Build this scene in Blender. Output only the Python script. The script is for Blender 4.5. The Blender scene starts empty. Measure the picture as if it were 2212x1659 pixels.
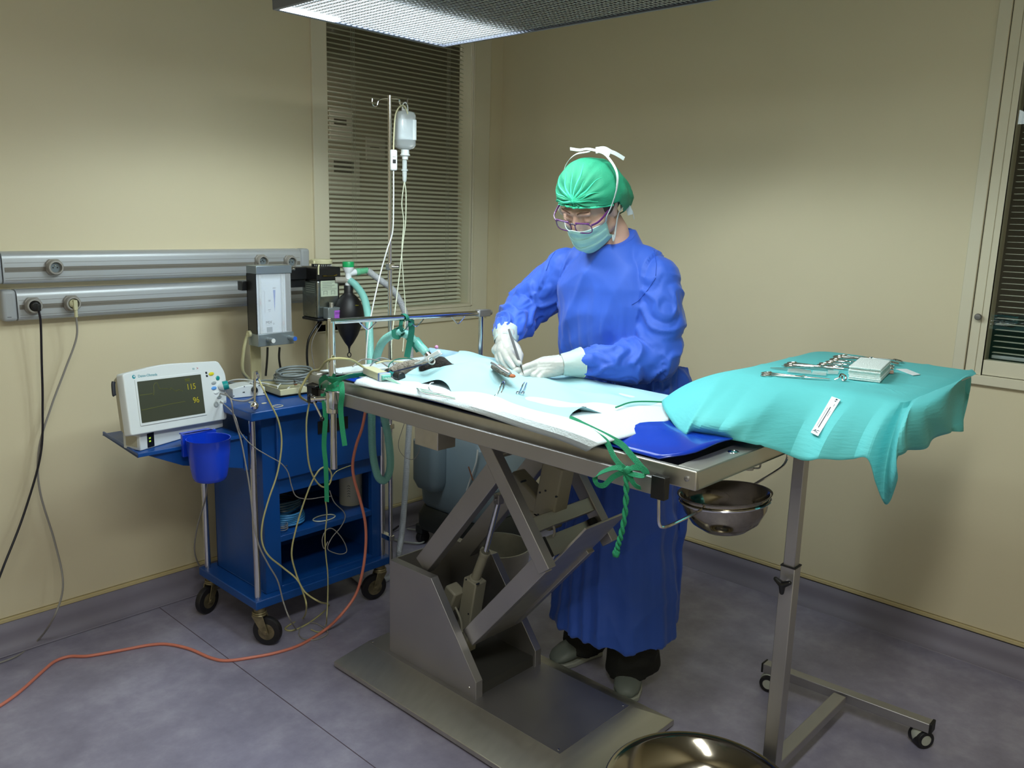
import bpy, bmesh, math, random
from mathutils import Vector, Matrix
from math import sin, cos, pi, radians, sqrt, exp, atan2
random.seed(7)
SC = bpy.context.scene
COL = SC.collection
# ---------------------------------------------------------------- camera
IW, IH, FPX = 2212.0, 1659.0, 1800.85
def _rot(rx, ry, rz):
    return (Matrix.Rotation(rz, 3, 'Z') @ Matrix.Rotation(ry, 3, 'Y') @ Matrix.Rotation(rx, 3, 'X'))
CR = _rot(1.37367033, -0.02617602, -0.81798127)
CAM = Vector((-3.138, -3.028, 1.5))
cd = bpy.data.cameras.new('camera'); co = bpy.data.objects.new('camera', cd); COL.objects.link(co)
cd.sensor_width = 36; cd.sensor_fit = 'HORIZONTAL'; cd.lens = FPX / IW * 36; cd.clip_start = 0.05
co.matrix_world = Matrix.Translation(CAM) @ CR.to_4x4()
SC.camera = co
# ---------------------------------------------------------------- world, exposure
w = bpy.data.worlds.new('world'); SC.world = w; w.use_nodes = True
w.node_tree.nodes['Background'].inputs[0].default_value = (0.75, 0.78, 0.7, 1)
w.node_tree.nodes['Background'].inputs[1].default_value = 0.05
SC.view_settings.view_transform = 'Standard'; SC.view_settings.look = 'None'
SC.view_settings.gamma = 1; SC.view_settings.use_curve_mapping = False
SC.view_settings.exposure = 0.2
# ---------------------------------------------------------------- large lights
def area(name, loc, sx, sy, power, color, rot=(0, 0, 0), spread=180):
    l = bpy.data.lights.new(name, 'AREA'); l.shape = 'RECTANGLE'; l.size = sx; l.size_y = sy
    l.energy = power; l.color = color; l.spread = radians(spread)
    o = bpy.data.objects.new(name, l); o.location = loc; o.rotation_euler = rot; COL.objects.link(o)
    return o
LX0, LX1, LY0, LY1, LZ = -1.825, -1.2, -2.05, -0.885, 2.04      # surgical louvre lamp above the table
area('lamp_light', ((LX0+LX1)/2, (LY0+LY1)/2, LZ-0.012), LX1-LX0-0.06, LY1-LY0-0.06, 8.5, (0.86, 1.0, 1.0))
for lx_, ly_ in ((LX0+0.14, LY0+0.25), (LX0+0.14, LY1-0.25), (LX1-0.16, LY0+0.25), (LX1-0.16, LY1-0.25)):   # the tubes' light, seen under the louvre
    pl_ = bpy.data.lights.new('lamp_tube_light', 'SPOT'); pl_.spot_size = radians(166); pl_.spot_blend = 0.25; pl_.energy = 6.2; pl_.color = (0.86, 1.0, 1.0); pl_.shadow_soft_size = 0.06
    po_ = bpy.data.objects.new('lamp_tube_light', pl_); po_.location = (lx_, ly_, LZ-0.07); COL.objects.link(po_)
area('fill_light', (-2.9, -2.9, 2.62), 1.3, 0.3, 34, (0.96, 1.0, 0.95))  # added fill from behind the camera to brighten walls and room
area('corridor_fill', (-0.7, 1.1, 2.5), 1.0, 0.6, 9, (1.0, 0.9, 0.75))  # added dim fill for the space behind the blind
# ---------------------------------------------------------------- pixel rays (to place things on known planes)
def ray(px, py):
    d = CR @ Vector((px - IW/2, -(py - IH/2), -FPX)); return d.normalized()
def onz(px, py, z): d = ray(px, py); return CAM + d * ((z - CAM.z) / d.z)
def onx(px, py, x): d = ray(px, py); return CAM + d * ((x - CAM.x) / d.x)
def ony(px, py, y): d = ray(px, py); return CAM + d * ((y - CAM.y) / d.y)
VD = Vector((CR @ Vector((0, 0, -1))))
VH = Vector((VD.x, VD.y, 0)).normalized()
def ond(px, py, dist):                      # at horizontal distance 'dist' from the camera along its heading
    d = ray(px, py); return CAM + d * (dist / (d.x*VH.x + d.y*VH.y))
# ---------------------------------------------------------------- materials
def lin(c):
    if isinstance(c, str):
        c = [int(c[i:i+2], 16)/255 for i in (0, 2, 4)]
        c = [x/12.92 if x <= 0.04045 else ((x+0.055)/1.055)**2.4 for x in c]
    return (c[0], c[1], c[2], 1)
MATS = {}
def mat(name, col, rough=0.5, metal=0, bump=0, bscale=60, var=0, vscale=4, stretch=None, emit=0, alpha=1,
        trans=0, spec=0.5, sheen=0, coat=0, aniso=0, sss=0, rvar=0):
    m = bpy.data.materials.new(name); m.use_nodes = True; nt = m.node_tree; b = nt.nodes['Principled BSDF']
    c = lin(col)
    b.inputs['Base Color'].default_value = c; b.inputs['Roughness'].default_value = rough
    b.inputs['Metallic'].default_value = metal; b.inputs['Alpha'].default_value = alpha
    b.inputs['Transmission Weight'].default_value = trans; b.inputs['Specular IOR Level'].default_value = spec
    b.inputs['Sheen Weight'].default_value = sheen; b.inputs['Coat Weight'].default_value = coat
    if sss: b.inputs['Subsurface Weight'].default_value = sss; b.inputs['Subsurface Radius'].default_value = (0.01, 0.005, 0.003)
    if aniso: b.inputs['Anisotropic'].default_value = aniso
    if emit: b.inputs['Emission Color'].default_value = c; b.inputs['Emission Strength'].default_value = emit
    if bump or var or rvar:
        tc = nt.nodes.new('ShaderNodeTexCoord'); mp = nt.nodes.new('ShaderNodeMapping')
        nt.links.new(tc.outputs['Object'], mp.inputs[0])
        if stretch: mp.inputs['Scale'].default_value = stretch
    if var:
        n = nt.nodes.new('ShaderNodeTexNoise'); n.inputs['Scale'].default_value = vscale; n.inputs['Detail'].default_value = 5
        nt.links.new(mp.outputs[0], n.inputs[0])
        r = nt.nodes.new('ShaderNodeValToRGB')
        r.color_ramp.elements[0].position = 0.3; r.color_ramp.elements[1].position = 0.7
        r.color_ramp.elements[0].color = (c[0]*(1-var), c[1]*(1-var), c[2]*(1-var), 1)
        r.color_ramp.elements[1].color = (min(1, c[0]*(1+var)), min(1, c[1]*(1+var)), min(1, c[2]*(1+var)), 1)
        nt.links.new(n.outputs[0], r.inputs[0]); nt.links.new(r.outputs[0], b.inputs['Base Color'])
    if rvar:
        n = nt.nodes.new('ShaderNodeTexNoise'); n.inputs['Scale'].default_value = vscale*2; n.inputs['Detail'].default_value = 4
        nt.links.new(mp.outputs[0], n.inputs[0])
        mr = nt.nodes.new('ShaderNodeMapRange'); mr.inputs['To Min'].default_value = max(0, rough-rvar); mr.inputs['To Max'].default_value = rough+rvar
        nt.links.new(n.outputs[0], mr.inputs[0]); nt.links.new(mr.outputs[0], b.inputs['Roughness'])
    if bump:
        n = nt.nodes.new('ShaderNodeTexNoise'); n.inputs['Scale'].default_value = bscale; n.inputs['Detail'].default_value = 3
        nt.links.new(mp.outputs[0], n.inputs[0])
        bp = nt.nodes.new('ShaderNodeBump'); bp.inputs['Strength'].default_value = bump; bp.inputs['Distance'].default_value = 0.01
        nt.links.new(n.outputs[0], bp.inputs['Height']); nt.links.new(bp.outputs[0], b.inputs['Normal'])
    MATS[name] = m
    return m
# ---------------------------------------------------------------- mesh builder
def wloc(o):
    v = Vector((0, 0, 0))
    while o is not None: v += o.location; o = o.parent
    return v
def frame(d):
    d = d.normalized(); u = Vector((0, 0, 1)) if abs(d.z) < 0.9 else Vector((1, 0, 0))
    a = d.cross(u).normalized(); b = a.cross(d).normalized(); return a, b
def spline(pts, n=8):                       # Catmull-Rom through the points
    P = [Vector(p) for p in pts]
    if len(P) < 3: return P
    Q = [P[0]*2-P[1]] + P + [P[-1]*2-P[-2]]; out = []
    for i in range(1, len(Q)-2):
        a, b, c, d = Q[i-1], Q[i], Q[i+1], Q[i+2]
        for k in range(n):
            t = k/n
            out.append(0.5*((2*b)+(-a+c)*t+(2*a-5*b+4*c-d)*t*t+(-a+3*b-3*c+d)*t**3))
    out.append(P[-1]); return out
class MB:
    def __init__(s): s.v = []; s.f = []
    def add(s, vs, fs):
        o = len(s.v); s.v += [Vector(v) for v in vs]; s.f += [tuple(i+o for i in f) for f in fs]; return s
    def box(s, a, b, rz=0, c=None, m=None):  # a,b opposite corners
        x0, y0, z0 = [min(a[i], b[i]) for i in range(3)]; x1, y1, z1 = [max(a[i], b[i]) for i in range(3)]
        vs = [Vector(p) for p in ((x0,y0,z0),(x1,y0,z0),(x1,y1,z0),(x0,y1,z0),(x0,y0,z1),(x1,y0,z1),(x1,y1,z1),(x0,y1,z1))]
        if rz:
            c = Vector(c) if c else Vector(((x0+x1)/2, (y0+y1)/2, 0)); M = Matrix.Rotation(rz, 3, 'Z'); vs = [M@(v-c)+c for v in vs]
        if m is not None: vs = [m@v for v in vs]
        return s.add(vs, [(0,3,2,1),(4,5,6,7),(0,1,5,4),(1,2,6,5),(2,3,7,6),(3,0,4,7)])
    def bar(s, p, q, wa, wb, up=(0, 0, 1)):  # rectangular bar; wa sideways, wb along 'up'
        p = Vector(p); q = Vector(q); d = (q-p).normalized(); a = d.cross(Vector(up)).normalized(); b = a.cross(d).normalized()
        vs = []
        for c in (p, q):
            for i, j in ((-1,-1),(1,-1),(1,1),(-1,1)): vs.append(c+a*(i*wa/2)+b*(j*wb/2))
        return s.add(vs, [(0,1,2,3),(7,6,5,4),(0,4,5,1),(1,5,6,2),(2,6,7,3),(3,7,4,0)])
    def prism(s, pts, off):                  # polygon of 3-D points extruded by vector off
        n = len(pts); off = Vector(off); vs = [Vector(p) for p in pts] + [Vector(p)+off for p in pts]
        return s.add(vs, [tuple(range(n-1, -1, -1)), tuple(range(n, 2*n))] + [(i, (i+1) % n, n+(i+1) % n, n+i) for i in range(n)])
    def cyl(s, p, q, r0, r1=None, n=20, cap=True):
        p = Vector(p); q = Vector(q); r1 = r0 if r1 is None else r1; a, b = frame(q-p); vs = []
        for c, r in ((p, r0), (q, r1)):
            for i in range(n): t = 2*pi*i/n; vs.append(c+a*(r*cos(t))+b*(r*sin(t)))
        fs = [(i, (i+1) % n, n+(i+1) % n, n+i) for i in range(n)]
        if cap: fs += [tuple(range(n-1, -1, -1)), tuple(range(n, 2*n))]
        return s.add(vs, fs)
    def tube(s, pts, r, n=8, sub=6, closed=False, rf=None):
        P = spline(pts, sub) if sub > 1 else [Vector(p) for p in pts]
        a = None; vs = []; L = len(P)
        for i, c in enumerate(P):
            d = (P[min(i+1, L-1)]-P[max(i-1, 0)])
            if d.length < 1e-9: d = Vector((0, 0, 1))
            d.normalize()
            if a is None: a, b = frame(d)
            else:
                a = (a - d*a.dot(d)); a = a.normalized() if a.length > 1e-6 else frame(d)[0]; b = a.cross(d).normalized()
            rr = r*(rf(i/(L-1)) if rf else 1)
            for k in range(n): t = 2*pi*k/n; vs.append(c+a*(rr*cos(t))+b*(rr*sin(t)))
        fs = [(i*n+k, i*n+(k+1) % n, (i+1)*n+(k+1) % n, (i+1)*n+k) for i in range(L-1) for k in range(n)]
        fs += [tuple(range(n-1, -1, -1)), tuple(range((L-1)*n, L*n))]
        return s.add(vs, fs)
    def strip(s, pts, wdt, up, sub=6, t=0.0015, wf=None, tw=0):   # flat ribbon along a path, width along 'up' dir
        P = spline(pts, sub) if sub > 1 else [Vector(p) for p in pts]; L = len(P); vs = []
        for i, c in enumerate(P):
            d = (P[min(i+1, L-1)]-P[max(i-1, 0)]).normalized(); u = Vector(up)
            if tw: u = Matrix.Rotation(tw*i/(L-1), 3, d) @ u
            u = (u-d*u.dot(d)).normalized(); nn = d.cross(u); ww = wdt*(wf(i/(L-1)) if wf else 1)/2
            vs += [c-u*ww-nn*t/2, c+u*ww-nn*t/2, c+u*ww+nn*t/2, c-u*ww+nn*t/2]
        fs = [(i*4+k, i*4+(k+1) % 4, (i+1)*4+(k+1) % 4, (i+1)*4+k) for i in range(L-1) for k in range(4)]
        fs += [(3, 2, 1, 0), tuple((L-1)*4+k for k in range(4))]
        return s.add(vs, fs)
    def lathe(s, prof, c=(0, 0, 0), ax=(0, 0, 1), n=32, sx=1, sy=1):  # prof: (radius, height)
        c = Vector(c); ax = Vector(ax).normalized(); a, b = frame(ax); vs = []; L = len(prof)
        for r, h in prof:
            for k in range(n): t = 2*pi*k/n; vs.append(c+ax*h+a*(r*sx*cos(t))+b*(r*sy*sin(t)))
        fs = [(i*n+k, i*n+(k+1) % n, (i+1)*n+(k+1) % n, (i+1)*n+k) for i in range(L-1) for k in range(n)]
        if prof[0][0] > 1e-6: fs.append(tuple(range(n-1, -1, -1)))
        if prof[-1][0] > 1e-6: fs.append(tuple(range((L-1)*n, L*n)))
        return s.add(vs, fs)
    def ball(s, c, r, n=16, sx=1, sy=1, sz=1, M=None):
        vs = []; fs = []; m = max(6, n//2+2); c = Vector(c)
        for i in range(m+1):
            ph = pi*i/m
            for k in range(n):
                t = 2*pi*k/n; v = Vector((r*sx*sin(ph)*cos(t), r*sy*sin(ph)*sin(t), r*sz*cos(ph)))
                if M is not None: v = M @ v
                vs.append(c+v)
        fs = [(i*n+k, (i+1)*n+k, (i+1)*n+(k+1) % n, i*n+(k+1) % n) for i in range(m) for k in range(n)]
        return s.add(vs, fs)
    def caps(s, p, q, r0, r1, n=14):         # closed capsule with two radii
        p = Vector(p); q = Vector(q); d = q-p
        if d.length < 1e-6: return s.ball(p, r0, n)
        L = d.length; d.normalize(); prof = []
        for i in range(5): t = pi/2*i/4; prof.append((max(r0*sin(t), 1e-5), -r0*cos(t)))
        for i in range(5): t = pi/2*i/4; prof.append((max(r1*cos(t), 1e-5), L+r1*sin(t)))
        return s.lathe(prof, p, d, n)
    def chain(s, pts, rs, n=14):
        for i in range(len(pts)-1): s.caps(pts[i], pts[i+1], rs[i], rs[i+1], n)
        return s
    def loft(s, rings, cap=True, closed=True):
        n = len(rings[0]); vs = [p for r in rings for p in r]; L = len(rings); kk = n if closed else n-1
        fs = [(i*n+k, i*n+(k+1) % n, (i+1)*n+(k+1) % n, (i+1)*n+k) for i in range(L-1) for k in range(kk)]
        if cap and closed: fs += [tuple(range(n-1, -1, -1)), tuple(range((L-1)*n, L*n))]
        return s.add(vs, fs)
    def grid(s, fn, nu, nv):
        vs = [fn(i/nu, j/nv) for j in range(nv+1) for i in range(nu+1)]; k = nu+1
        return s.add(vs, [(j*k+i, j*k+i+1, (j+1)*k+i+1, (j+1)*k+i) for j in range(nv) for i in range(nu)])
    def build(s, name, m, parent=None, bevel=0, solid=0, soff=0, sub=0, remesh=0, smooth=0, flat=False, ang=35,
              disp=None, loc=None, dec=0, bseg=2):
        o_off = wloc(parent) if parent is not None else (Vector(loc) if loc else Vector((0, 0, 0)))
        me = bpy.data.meshes.new(name); me.from_pydata([tuple(v-o_off) for v in s.v], [], s.f)
        bm = bmesh.new(); bm.from_mesh(me)
        bmesh.ops.remove_doubles(bm, verts=bm.verts, dist=1e-5)
        bmesh.ops.dissolve_degenerate(bm, dist=1e-6, edges=bm.edges)
        if not solid: bmesh.ops.recalc_face_normals(bm, faces=bm.faces)
        bm.to_mesh(me); bm.free()
        ob = bpy.data.objects.new(name, me); COL.objects.link(ob)
        if parent is not None: ob.parent = parent
        elif loc: ob.location = loc
        for mm in (m if isinstance(m, (list, tuple)) else [m]): me.materials.append(mm)
        if not flat:
            me.shade_smooth()
            if not remesh: me.set_sharp_from_angle(angle=radians(ang))
        if solid: k = ob.modifiers.new('s', 'SOLIDIFY'); k.thickness = solid; k.offset = soff
        if remesh:
            k = ob.modifiers.new('r', 'REMESH'); k.mode = 'VOXEL'; k.voxel_size = remesh; k.use_smooth_shade = True
        if smooth: k = ob.modifiers.new('sm', 'SMOOTH'); k.factor = 0.5; k.iterations = smooth
        if disp:
            for (ty, size, st) in disp:
                tx = bpy.data.textures.new(name+'_tx', ty); tx.noise_scale = size
                k = ob.modifiers.new('d', 'DISPLACE'); k.texture = tx; k.strength = st; k.mid_level = 0.5; k.texture_coords = 'LOCAL'
        if bevel: k = ob.modifiers.new('b', 'BEVEL'); k.width = bevel; k.segments = bseg; k.limit_method = 'ANGLE'; k.angle_limit = radians(40)
        if sub: k = ob.modifiers.new('ss', 'SUBSURF'); k.levels = sub; k.render_levels = sub
        return ob
def thing(name, label, cat, loc=(0, 0, 0), group=None, rz=0):
    o = bpy.data.objects.new(name, None); COL.objects.link(o); o.location = loc; o.rotation_euler = (0, 0, rz); o.empty_display_size = 0.05
    o['label'] = label; o['category'] = cat
    if group: o['group'] = group
    return o
def tag(o, label, cat, group=None, kind=None):
    o['label'] = label; o['category'] = cat
    if group: o['group'] = group
    if kind: o['kind'] = kind
    return o
def struct(o): o['kind'] = 'structure'; return o
def copy_tree(o, parent=None):
    c = o.copy(); COL.objects.link(c)
    if parent is not None: c.parent = parent
    for ch in [k for k in bpy.data.objects if k.parent == o]: copy_tree(ch, c)
    return c
def text(body, size, m, parent, M, name='lettering', align='CENTER', ext=0.0004):
    """real lettering turned into a thin mesh; M places it in the parent's space"""
    cu = bpy.data.curves.new(name, 'FONT'); cu.body = body; cu.size = size; cu.align_x = align; cu.align_y = 'CENTER'; cu.extrude = ext
    to = bpy.data.objects.new(name, cu); COL.objects.link(to)
    dg = bpy.context.evaluated_depsgraph_get(); dg.update()
    me = bpy.data.meshes.new_from_object(to.evaluated_get(dg)); me.transform(M)
    bpy.data.objects.remove(to); bpy.data.curves.remove(cu)
    ob = bpy.data.objects.new(name, me); COL.objects.link(ob); me.materials.clear(); me.materials.append(m)
    if parent is not None: ob.parent = parent
    return ob
def basis(o, x, y):                          # matrix with origin o, text direction x, up y
    x = Vector(x).normalized(); y = Vector(y); y = (y-x*y.dot(x)).normalized(); z = x.cross(y)
    return Matrix(((x.x, y.x, z.x, o[0]), (x.y, y.y, z.y, o[1]), (x.z, y.z, z.z, o[2]), (0, 0, 0, 1)))
# ================================================================ materials
m_wall = mat('wall_panel', 'DCD1B2', 0.55, var=0.02, vscale=2, bump=0.03, bscale=300)
m_ceil = mat('ceiling_paint', 'A5A397', 0.8, var=0.02)
m_frame = mat('frame_paint', 'DCD5BD', 0.45, var=0.015)
m_trim = mat('beige_trim', 'C9B98C', 0.5, var=0.06, vscale=6)
m_dark = mat('dark_gap', '2B2A26', 0.8)
m_vinyl = mat('cove_vinyl', '858090', 0.6, var=0.06, vscale=5, rvar=0.08)
m_steel = mat('brushed_steel', 'C6C3BA', 0.44, 1, var=0.05, vscale=3, stretch=(1, 14, 14), rvar=0.06)
m_steeld = mat('dull_steel', 'AEACAE', 0.5, 1, var=0.08, vscale=4, rvar=0.08)
m_chrome = mat('chrome', 'D8D8DA', 0.12, 1, rvar=0.03)
m_alu = mat('anodised_aluminium', 'B8BCC0', 0.42, 0.35, var=0.02, vscale=3)
m_alup = mat('grey_plastic', 'A3A7AB', 0.45, var=0.02)
m_slot = mat('slot_grey', '77736B', 0.6)
m_sock = mat('socket_grey', '98958F', 0.45, var=0.03)
m_black = mat('black_plastic', '121214', 0.35, var=0.1)
m_blackm = mat('black_matte', '0D0D0F', 0.6)
m_rubber = mat('black_rubber', '17161A', 0.5, var=0.15, vscale=20)
m_white = mat('white_plastic', 'D9DCDC', 0.35, var=0.02)
m_cream = mat('cream_plastic', 'C8C4A0', 0.45, var=0.04)
m_creamp = mat('cream_painted_steel', 'C9C29A', 0.45, var=0.04)
m_blue = mat('blue_painted_steel', '0C468F', 0.35, var=0.08, vscale=5, rvar=0.1)
m_bluecup = mat('translucent_blue_plastic', '1547E0', 0.25, trans=0.25, spec=0.6)
m_teal = mat('teal_plastic', '0E8C8C', 0.35)
m_green = mat('green_plastic', '12A070', 0.35)
def thin_glass():
    m = bpy.data.materials.new('window_glass'); m.use_nodes = True; nt = m.node_tree; nt.nodes.clear()
    o = nt.nodes.new('ShaderNodeOutputMaterial'); mx = nt.nodes.new('ShaderNodeMixShader'); t = nt.nodes.new('ShaderNodeBsdfTransparent')
    g = nt.nodes.new('ShaderNodeBsdfGlossy'); g.inputs['Roughness'].default_value = 0.015
    t.inputs[0].default_value = (0.96, 0.98, 0.97, 1)
    lw = nt.nodes.new('ShaderNodeLayerWeight'); lw.inputs[0].default_value = 0.5
    pw = nt.nodes.new('ShaderNodeMath'); pw.operation = 'POWER'; pw.inputs[1].default_value = 5
    ma = nt.nodes.new('ShaderNodeMath'); ma.operation = 'MULTIPLY_ADD'; ma.inputs[1].default_value = 0.95; ma.inputs[2].default_value = 0.045
    nt.links.new(lw.outputs['Facing'], pw.inputs[0]); nt.links.new(pw.outputs[0], ma.inputs[0]); nt.links.new(ma.outputs[0], mx.inputs[0])
    nt.links.new(t.outputs[0], mx.inputs[1]); nt.links.new(g.outputs[0], mx.inputs[2]); nt.links.new(mx.outputs[0], o.inputs[0])
    return m
m_glass = thin_glass()
# floor vinyl: mottled purple grey, with a welded seam
def floor_mat():
    m = mat('marbled_vinyl_floor', '7F7C90', 0.38, rvar=0.07, bump=0.02, bscale=200)
    nt = m.node_tree; b = nt.nodes['Principled BSDF']; tc = nt.nodes.new('ShaderNodeTexCoord')
    n1 = nt.nodes.new('ShaderNodeTexNoise'); n1.inputs['Scale'].default_value = 9; n1.inputs['Detail'].default_value = 8; n1.inputs['Roughness'].default_value = 0.65
    n2 = nt.nodes.new('ShaderNodeTexNoise'); n2.inputs['Scale'].default_value = 2.2; n2.inputs['Detail'].default_value = 4
    nt.links.new(tc.outputs['Object'], n1.inputs[0]); nt.links.new(tc.outputs['Object'], n2.inputs[0])
    r = nt.nodes.new('ShaderNodeValToRGB'); e = r.color_ramp.elements
    e[0].position = 0.32; e[0].color = lin('7C788C'); e[1].position = 0.68; e[1].color = lin('A6A3B6')
    e2 = e.new(0.5); e2.color = lin('908CA1')
    mx = nt.nodes.new('ShaderNodeMix'); mx.data_type = 'FLOAT'; mx.inputs[0].default_value = 0.35
    nt.links.new(n1.outputs[0], mx.inputs[2]); nt.links.new(n2.outputs[0], mx.inputs[3]); nt.links.new(mx.outputs[0], r.inputs[0])
    nt.links.new(r.outputs[0], b.inputs['Base Color'])
    return m
m_floor = floor_mat()
# ================================================================ the room
RX, RY, RH = -4.3, -4.3, 2.75
struct(MB().box((RX-0.1, RY-0.1, -0.1), (0.0, 0.0, 0)).build('floor', m_floor, flat=True))
struct(MB().box((RX-0.1, RY-0.1, RH), (0.1, 0.1, RH+0.1)).build('ceiling', m_ceil, flat=True))
W1X0, W1X1, W1Z0, W1Z1 = -1.045, -0.209, 1.072, 2.5      # left wall window opening
W2Y0, W2Y1, W2Z0, W2Z1 = -2.298, -3.3, 1.07, 2.5         # right wall window opening
wl = MB()
wl.box((RX-0.1, 0, 0.12), (W1X0-0.01, 0.1, RH)).box((W1X1+0.01, 0, 0.12), (0.1, 0.1, RH))
wl.box((W1X0-0.01, 0, 0.12), (W1X1+0.01, 0.1, W1Z0-0.01)).box((W1X0-0.01, 0, W1Z1), (W1X1+0.01, 0.1, RH))
struct(wl.build('wall_left', m_wall, flat=True))
wr = MB()
wr.box((0, 0.0, 0.12), (0.1, W2Y0+0.01, RH)).box((0, W2Y1-0.01, 0.12), (0.1, RY-0.1, RH))
wr.box((0, W2Y0+0.01, 0.12), (0.1, W2Y1-0.01, W2Z0-0.01)).box((0, W2Y0+0.01, W2Z1), (0.1, W2Y1-0.01, RH))
struct(wr.build('wall_right', m_wall, flat=True))
struct(MB().box((RX-0.1, RY-0.1, 0), (RX, 0.1, RH)).build('wall_back', m_wall, flat=True))
struct(MB().box((RX, RY-0.1, 0), (0.1, RY, RH)).build('wall_front', m_wall, flat=True))
# vinyl turned up the wall with a rounded cove, and its beige strip
def cove(sec_pts, a, b, axis):
    def fn(u, v):
        k = v*(len(sec_pts)-1); i = min(int(k), len(sec_pts)-2); f = k-i
        d = sec_pts[i][0]*(1-f)+sec_pts[i+1][0]*f; z = sec_pts[i][1]*(1-f)+sec_pts[i+1][1]*f
        t = a+(b-a)*u
        return Vector((t, -d, z)) if axis == 'x' else Vector((-d, t, z))
    return MB().grid(fn, 1, 14)
cs = [(0.004, 0.103), (0.004, 0.05)]+[(0.004+0.042*(1-cos(t)), 0.001+0.046*(1-sin(t))) for t in [pi/2*i/9 for i in range(10)]]
struct(cove(cs, RX, -0.002, 'x').build('baseboard_left', m_vinyl, solid=0.003, soff=-1, ang=80))
struct(cove(cs, RY, -0.002, 'y').build('baseboard_right', m_vinyl, solid=0.003, soff=-1, ang=80))
struct(MB().box((RX, -0.008, 0.104), (0.0, 0.05, 0.118)).build('trim_1', m_trim, bevel=0.002))
struct(MB().box((-0.008, RY, 0.104), (0.05, -0.0081, 0.118)).build('trim_2', m_trim, bevel=0.002))
struct(MB().box((RX, -0.0045, 0.100), (0.0, 0.0, 0.104)).box((-0.0045, RY, 0.100), (0.0, -0.0046, 0.104)).build('trim_3', m_dark))
seam_a, seam_b = onz(367, 1329, 0.0006), onz(760, 1621, 0.0006)
sd = (seam_b-seam_a).normalized()
struct(MB().bar(seam_a-sd*0.15, seam_b+sd*1.6, 0.0022, 0.001).build('trim_4', mat('seam_weld', '5B4C58', 0.5)))
# ---------------------------------------------------------------- window in the left wall
m_slat = mat('blind_slat', 'DCDCCB', 0.4, var=0.02)
m_cord = mat('blind_cord', 'B5B3A4', 0.6)
wn = thing('window_1', 'tall internal window with closed-in venetian blind beside the corner', 'window', (W1X0, 0, W1Z0)); struct(wn)
fx0, fx1, fz0 = -1.118, -0.094, 0.994
fr = MB()
fr.box((fx0, -0.012, fz0), (W1X0, 0.004, 2.62)).box((W1X1, -0.012, fz0), (fx1, 0.004, 2.62))
fr.box((W1X0, -0.012, fz0), (W1X1, 0.004, W1Z0)).box((W1X0, -0.012, W1Z1-0.02), (W1X1, 0.004, 2.62))
fr.box((W1X0-0.008, 0.002, W1Z0-0.008), (W1X0, 0.09, W1Z1)).box((W1X1, 0.002, W1Z0-0.008), (W1X1+0.008, 0.09, W1Z1))
fr.box((W1X0, 0.002, W1Z0-0.008), (W1X1, 0.09, W1Z0))
fr.box((W1X0, -0.016, W1Z0-0.012), (W1X1, -0.006, W1Z0)).box((W1X1, -0.016, W1Z0-0.012), (W1X1+0.012, -0.006, W1Z1))
fr.build('window_frame', m_frame, wn, bevel=0.002)
MB().box((W1X0, 0.008, W1Z0), (W1X1, 0.0105, W1Z1)).build('window_pane', m_glass, wn, flat=True)
MB().box((W1X0, 0.078, W1Z0), (W1X1, 0.0805, W1Z1)).build('window_pane', m_glass, wn, flat=True)
bl = thing('venetian_blind', 'beige venetian blind between the panes of the tall left window', 'blind', (-0.63, 0.045, W1Z0+0.02))
sm_ = MB(); z = W1Z0+0.028; tl = radians(27); hw = 0.0118
while z < W1Z1-0.01:
    dy, dz = hw*cos(tl), hw*sin(tl)
    pts = [(W1X0+0.004, 0.045-dy, z-dz), (W1X0+0.004, 0.045, z+0.0012), (W1X0+0.004, 0.045+dy, z+dz), (W1X0+0.004, 0.045, z+0.0006)]
    sm_.prism(pts, (W1X1-W1X0-0.026, 0, 0)); z += 0.0195
sm_.build('slats', m_slat, bl, flat=True)
MB().box((W1X0+0.003, 0.036, W1Z0+0.003), (W1X1-0.02, 0.054, W1Z0+0.015)).build('bottom_rail', m_slat, bl, bevel=0.002)
cds = MB()
for cx in (onx_ := (ony(762, 300, 0.04).x, ony(966, 300, 0.04).x)):
    for dx in (-0.009, 0.0, 0.009):
        cds.cyl((cx+dx, 0.034, W1Z0+0.01), (cx+dx, 0.034, W1Z1), 0.0007, n=6)
cds.build('ladder_cord', m_cord, bl)
# corridor seen through the slats
m_corr = mat('corridor_wall', '8E8774', 0.7, var=0.05)
struct(MB().box((-3.2, 1.6, 0), (1.2, 1.7, RH)).box((1.2, 0.1, 0), (1.3, 1.7, RH)).box((-3.3, 0.1, 0), (-3.2, 1.7, RH)).build('wall_corridor', m_corr, flat=True))
struct(MB().box((-3.3, 0.1, -0.05), (1.3, 1.7, 0.0)).build('floor_corridor', m_floor, flat=True))
struct(MB().box((-3.3, 0.1, RH), (1.3, 1.7, RH+0.05)).build('ceiling_corridor', m_ceil, flat=True))
pm = mat('poster_paper', 'B9B4A8', 0.6); pk = mat('poster_ink', '3A322C', 0.6)
po = thing('notice_board', 'pinned paper notices on the corridor wall behind the blind', 'notice', (0.3, 1.59, 1.5))
for (a, b, c, d) in ((712, 240, 760, 300), (712, 330, 775, 420), (790, 300, 830, 345)):
    p = ony(a, d, 1.598); q = ony(c, b, 1.598)
    s_ = MB().box((p.x, 1.59, p.z), (q.x, 1.598, q.z)).build('sheet', pm, po)
    MB().box((p.x+0.03, 1.588, p.z+(q.z-p.z)*0.5), (q.x-0.05, 1.59, q.z-0.06)).build('print', pk, s_)
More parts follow.
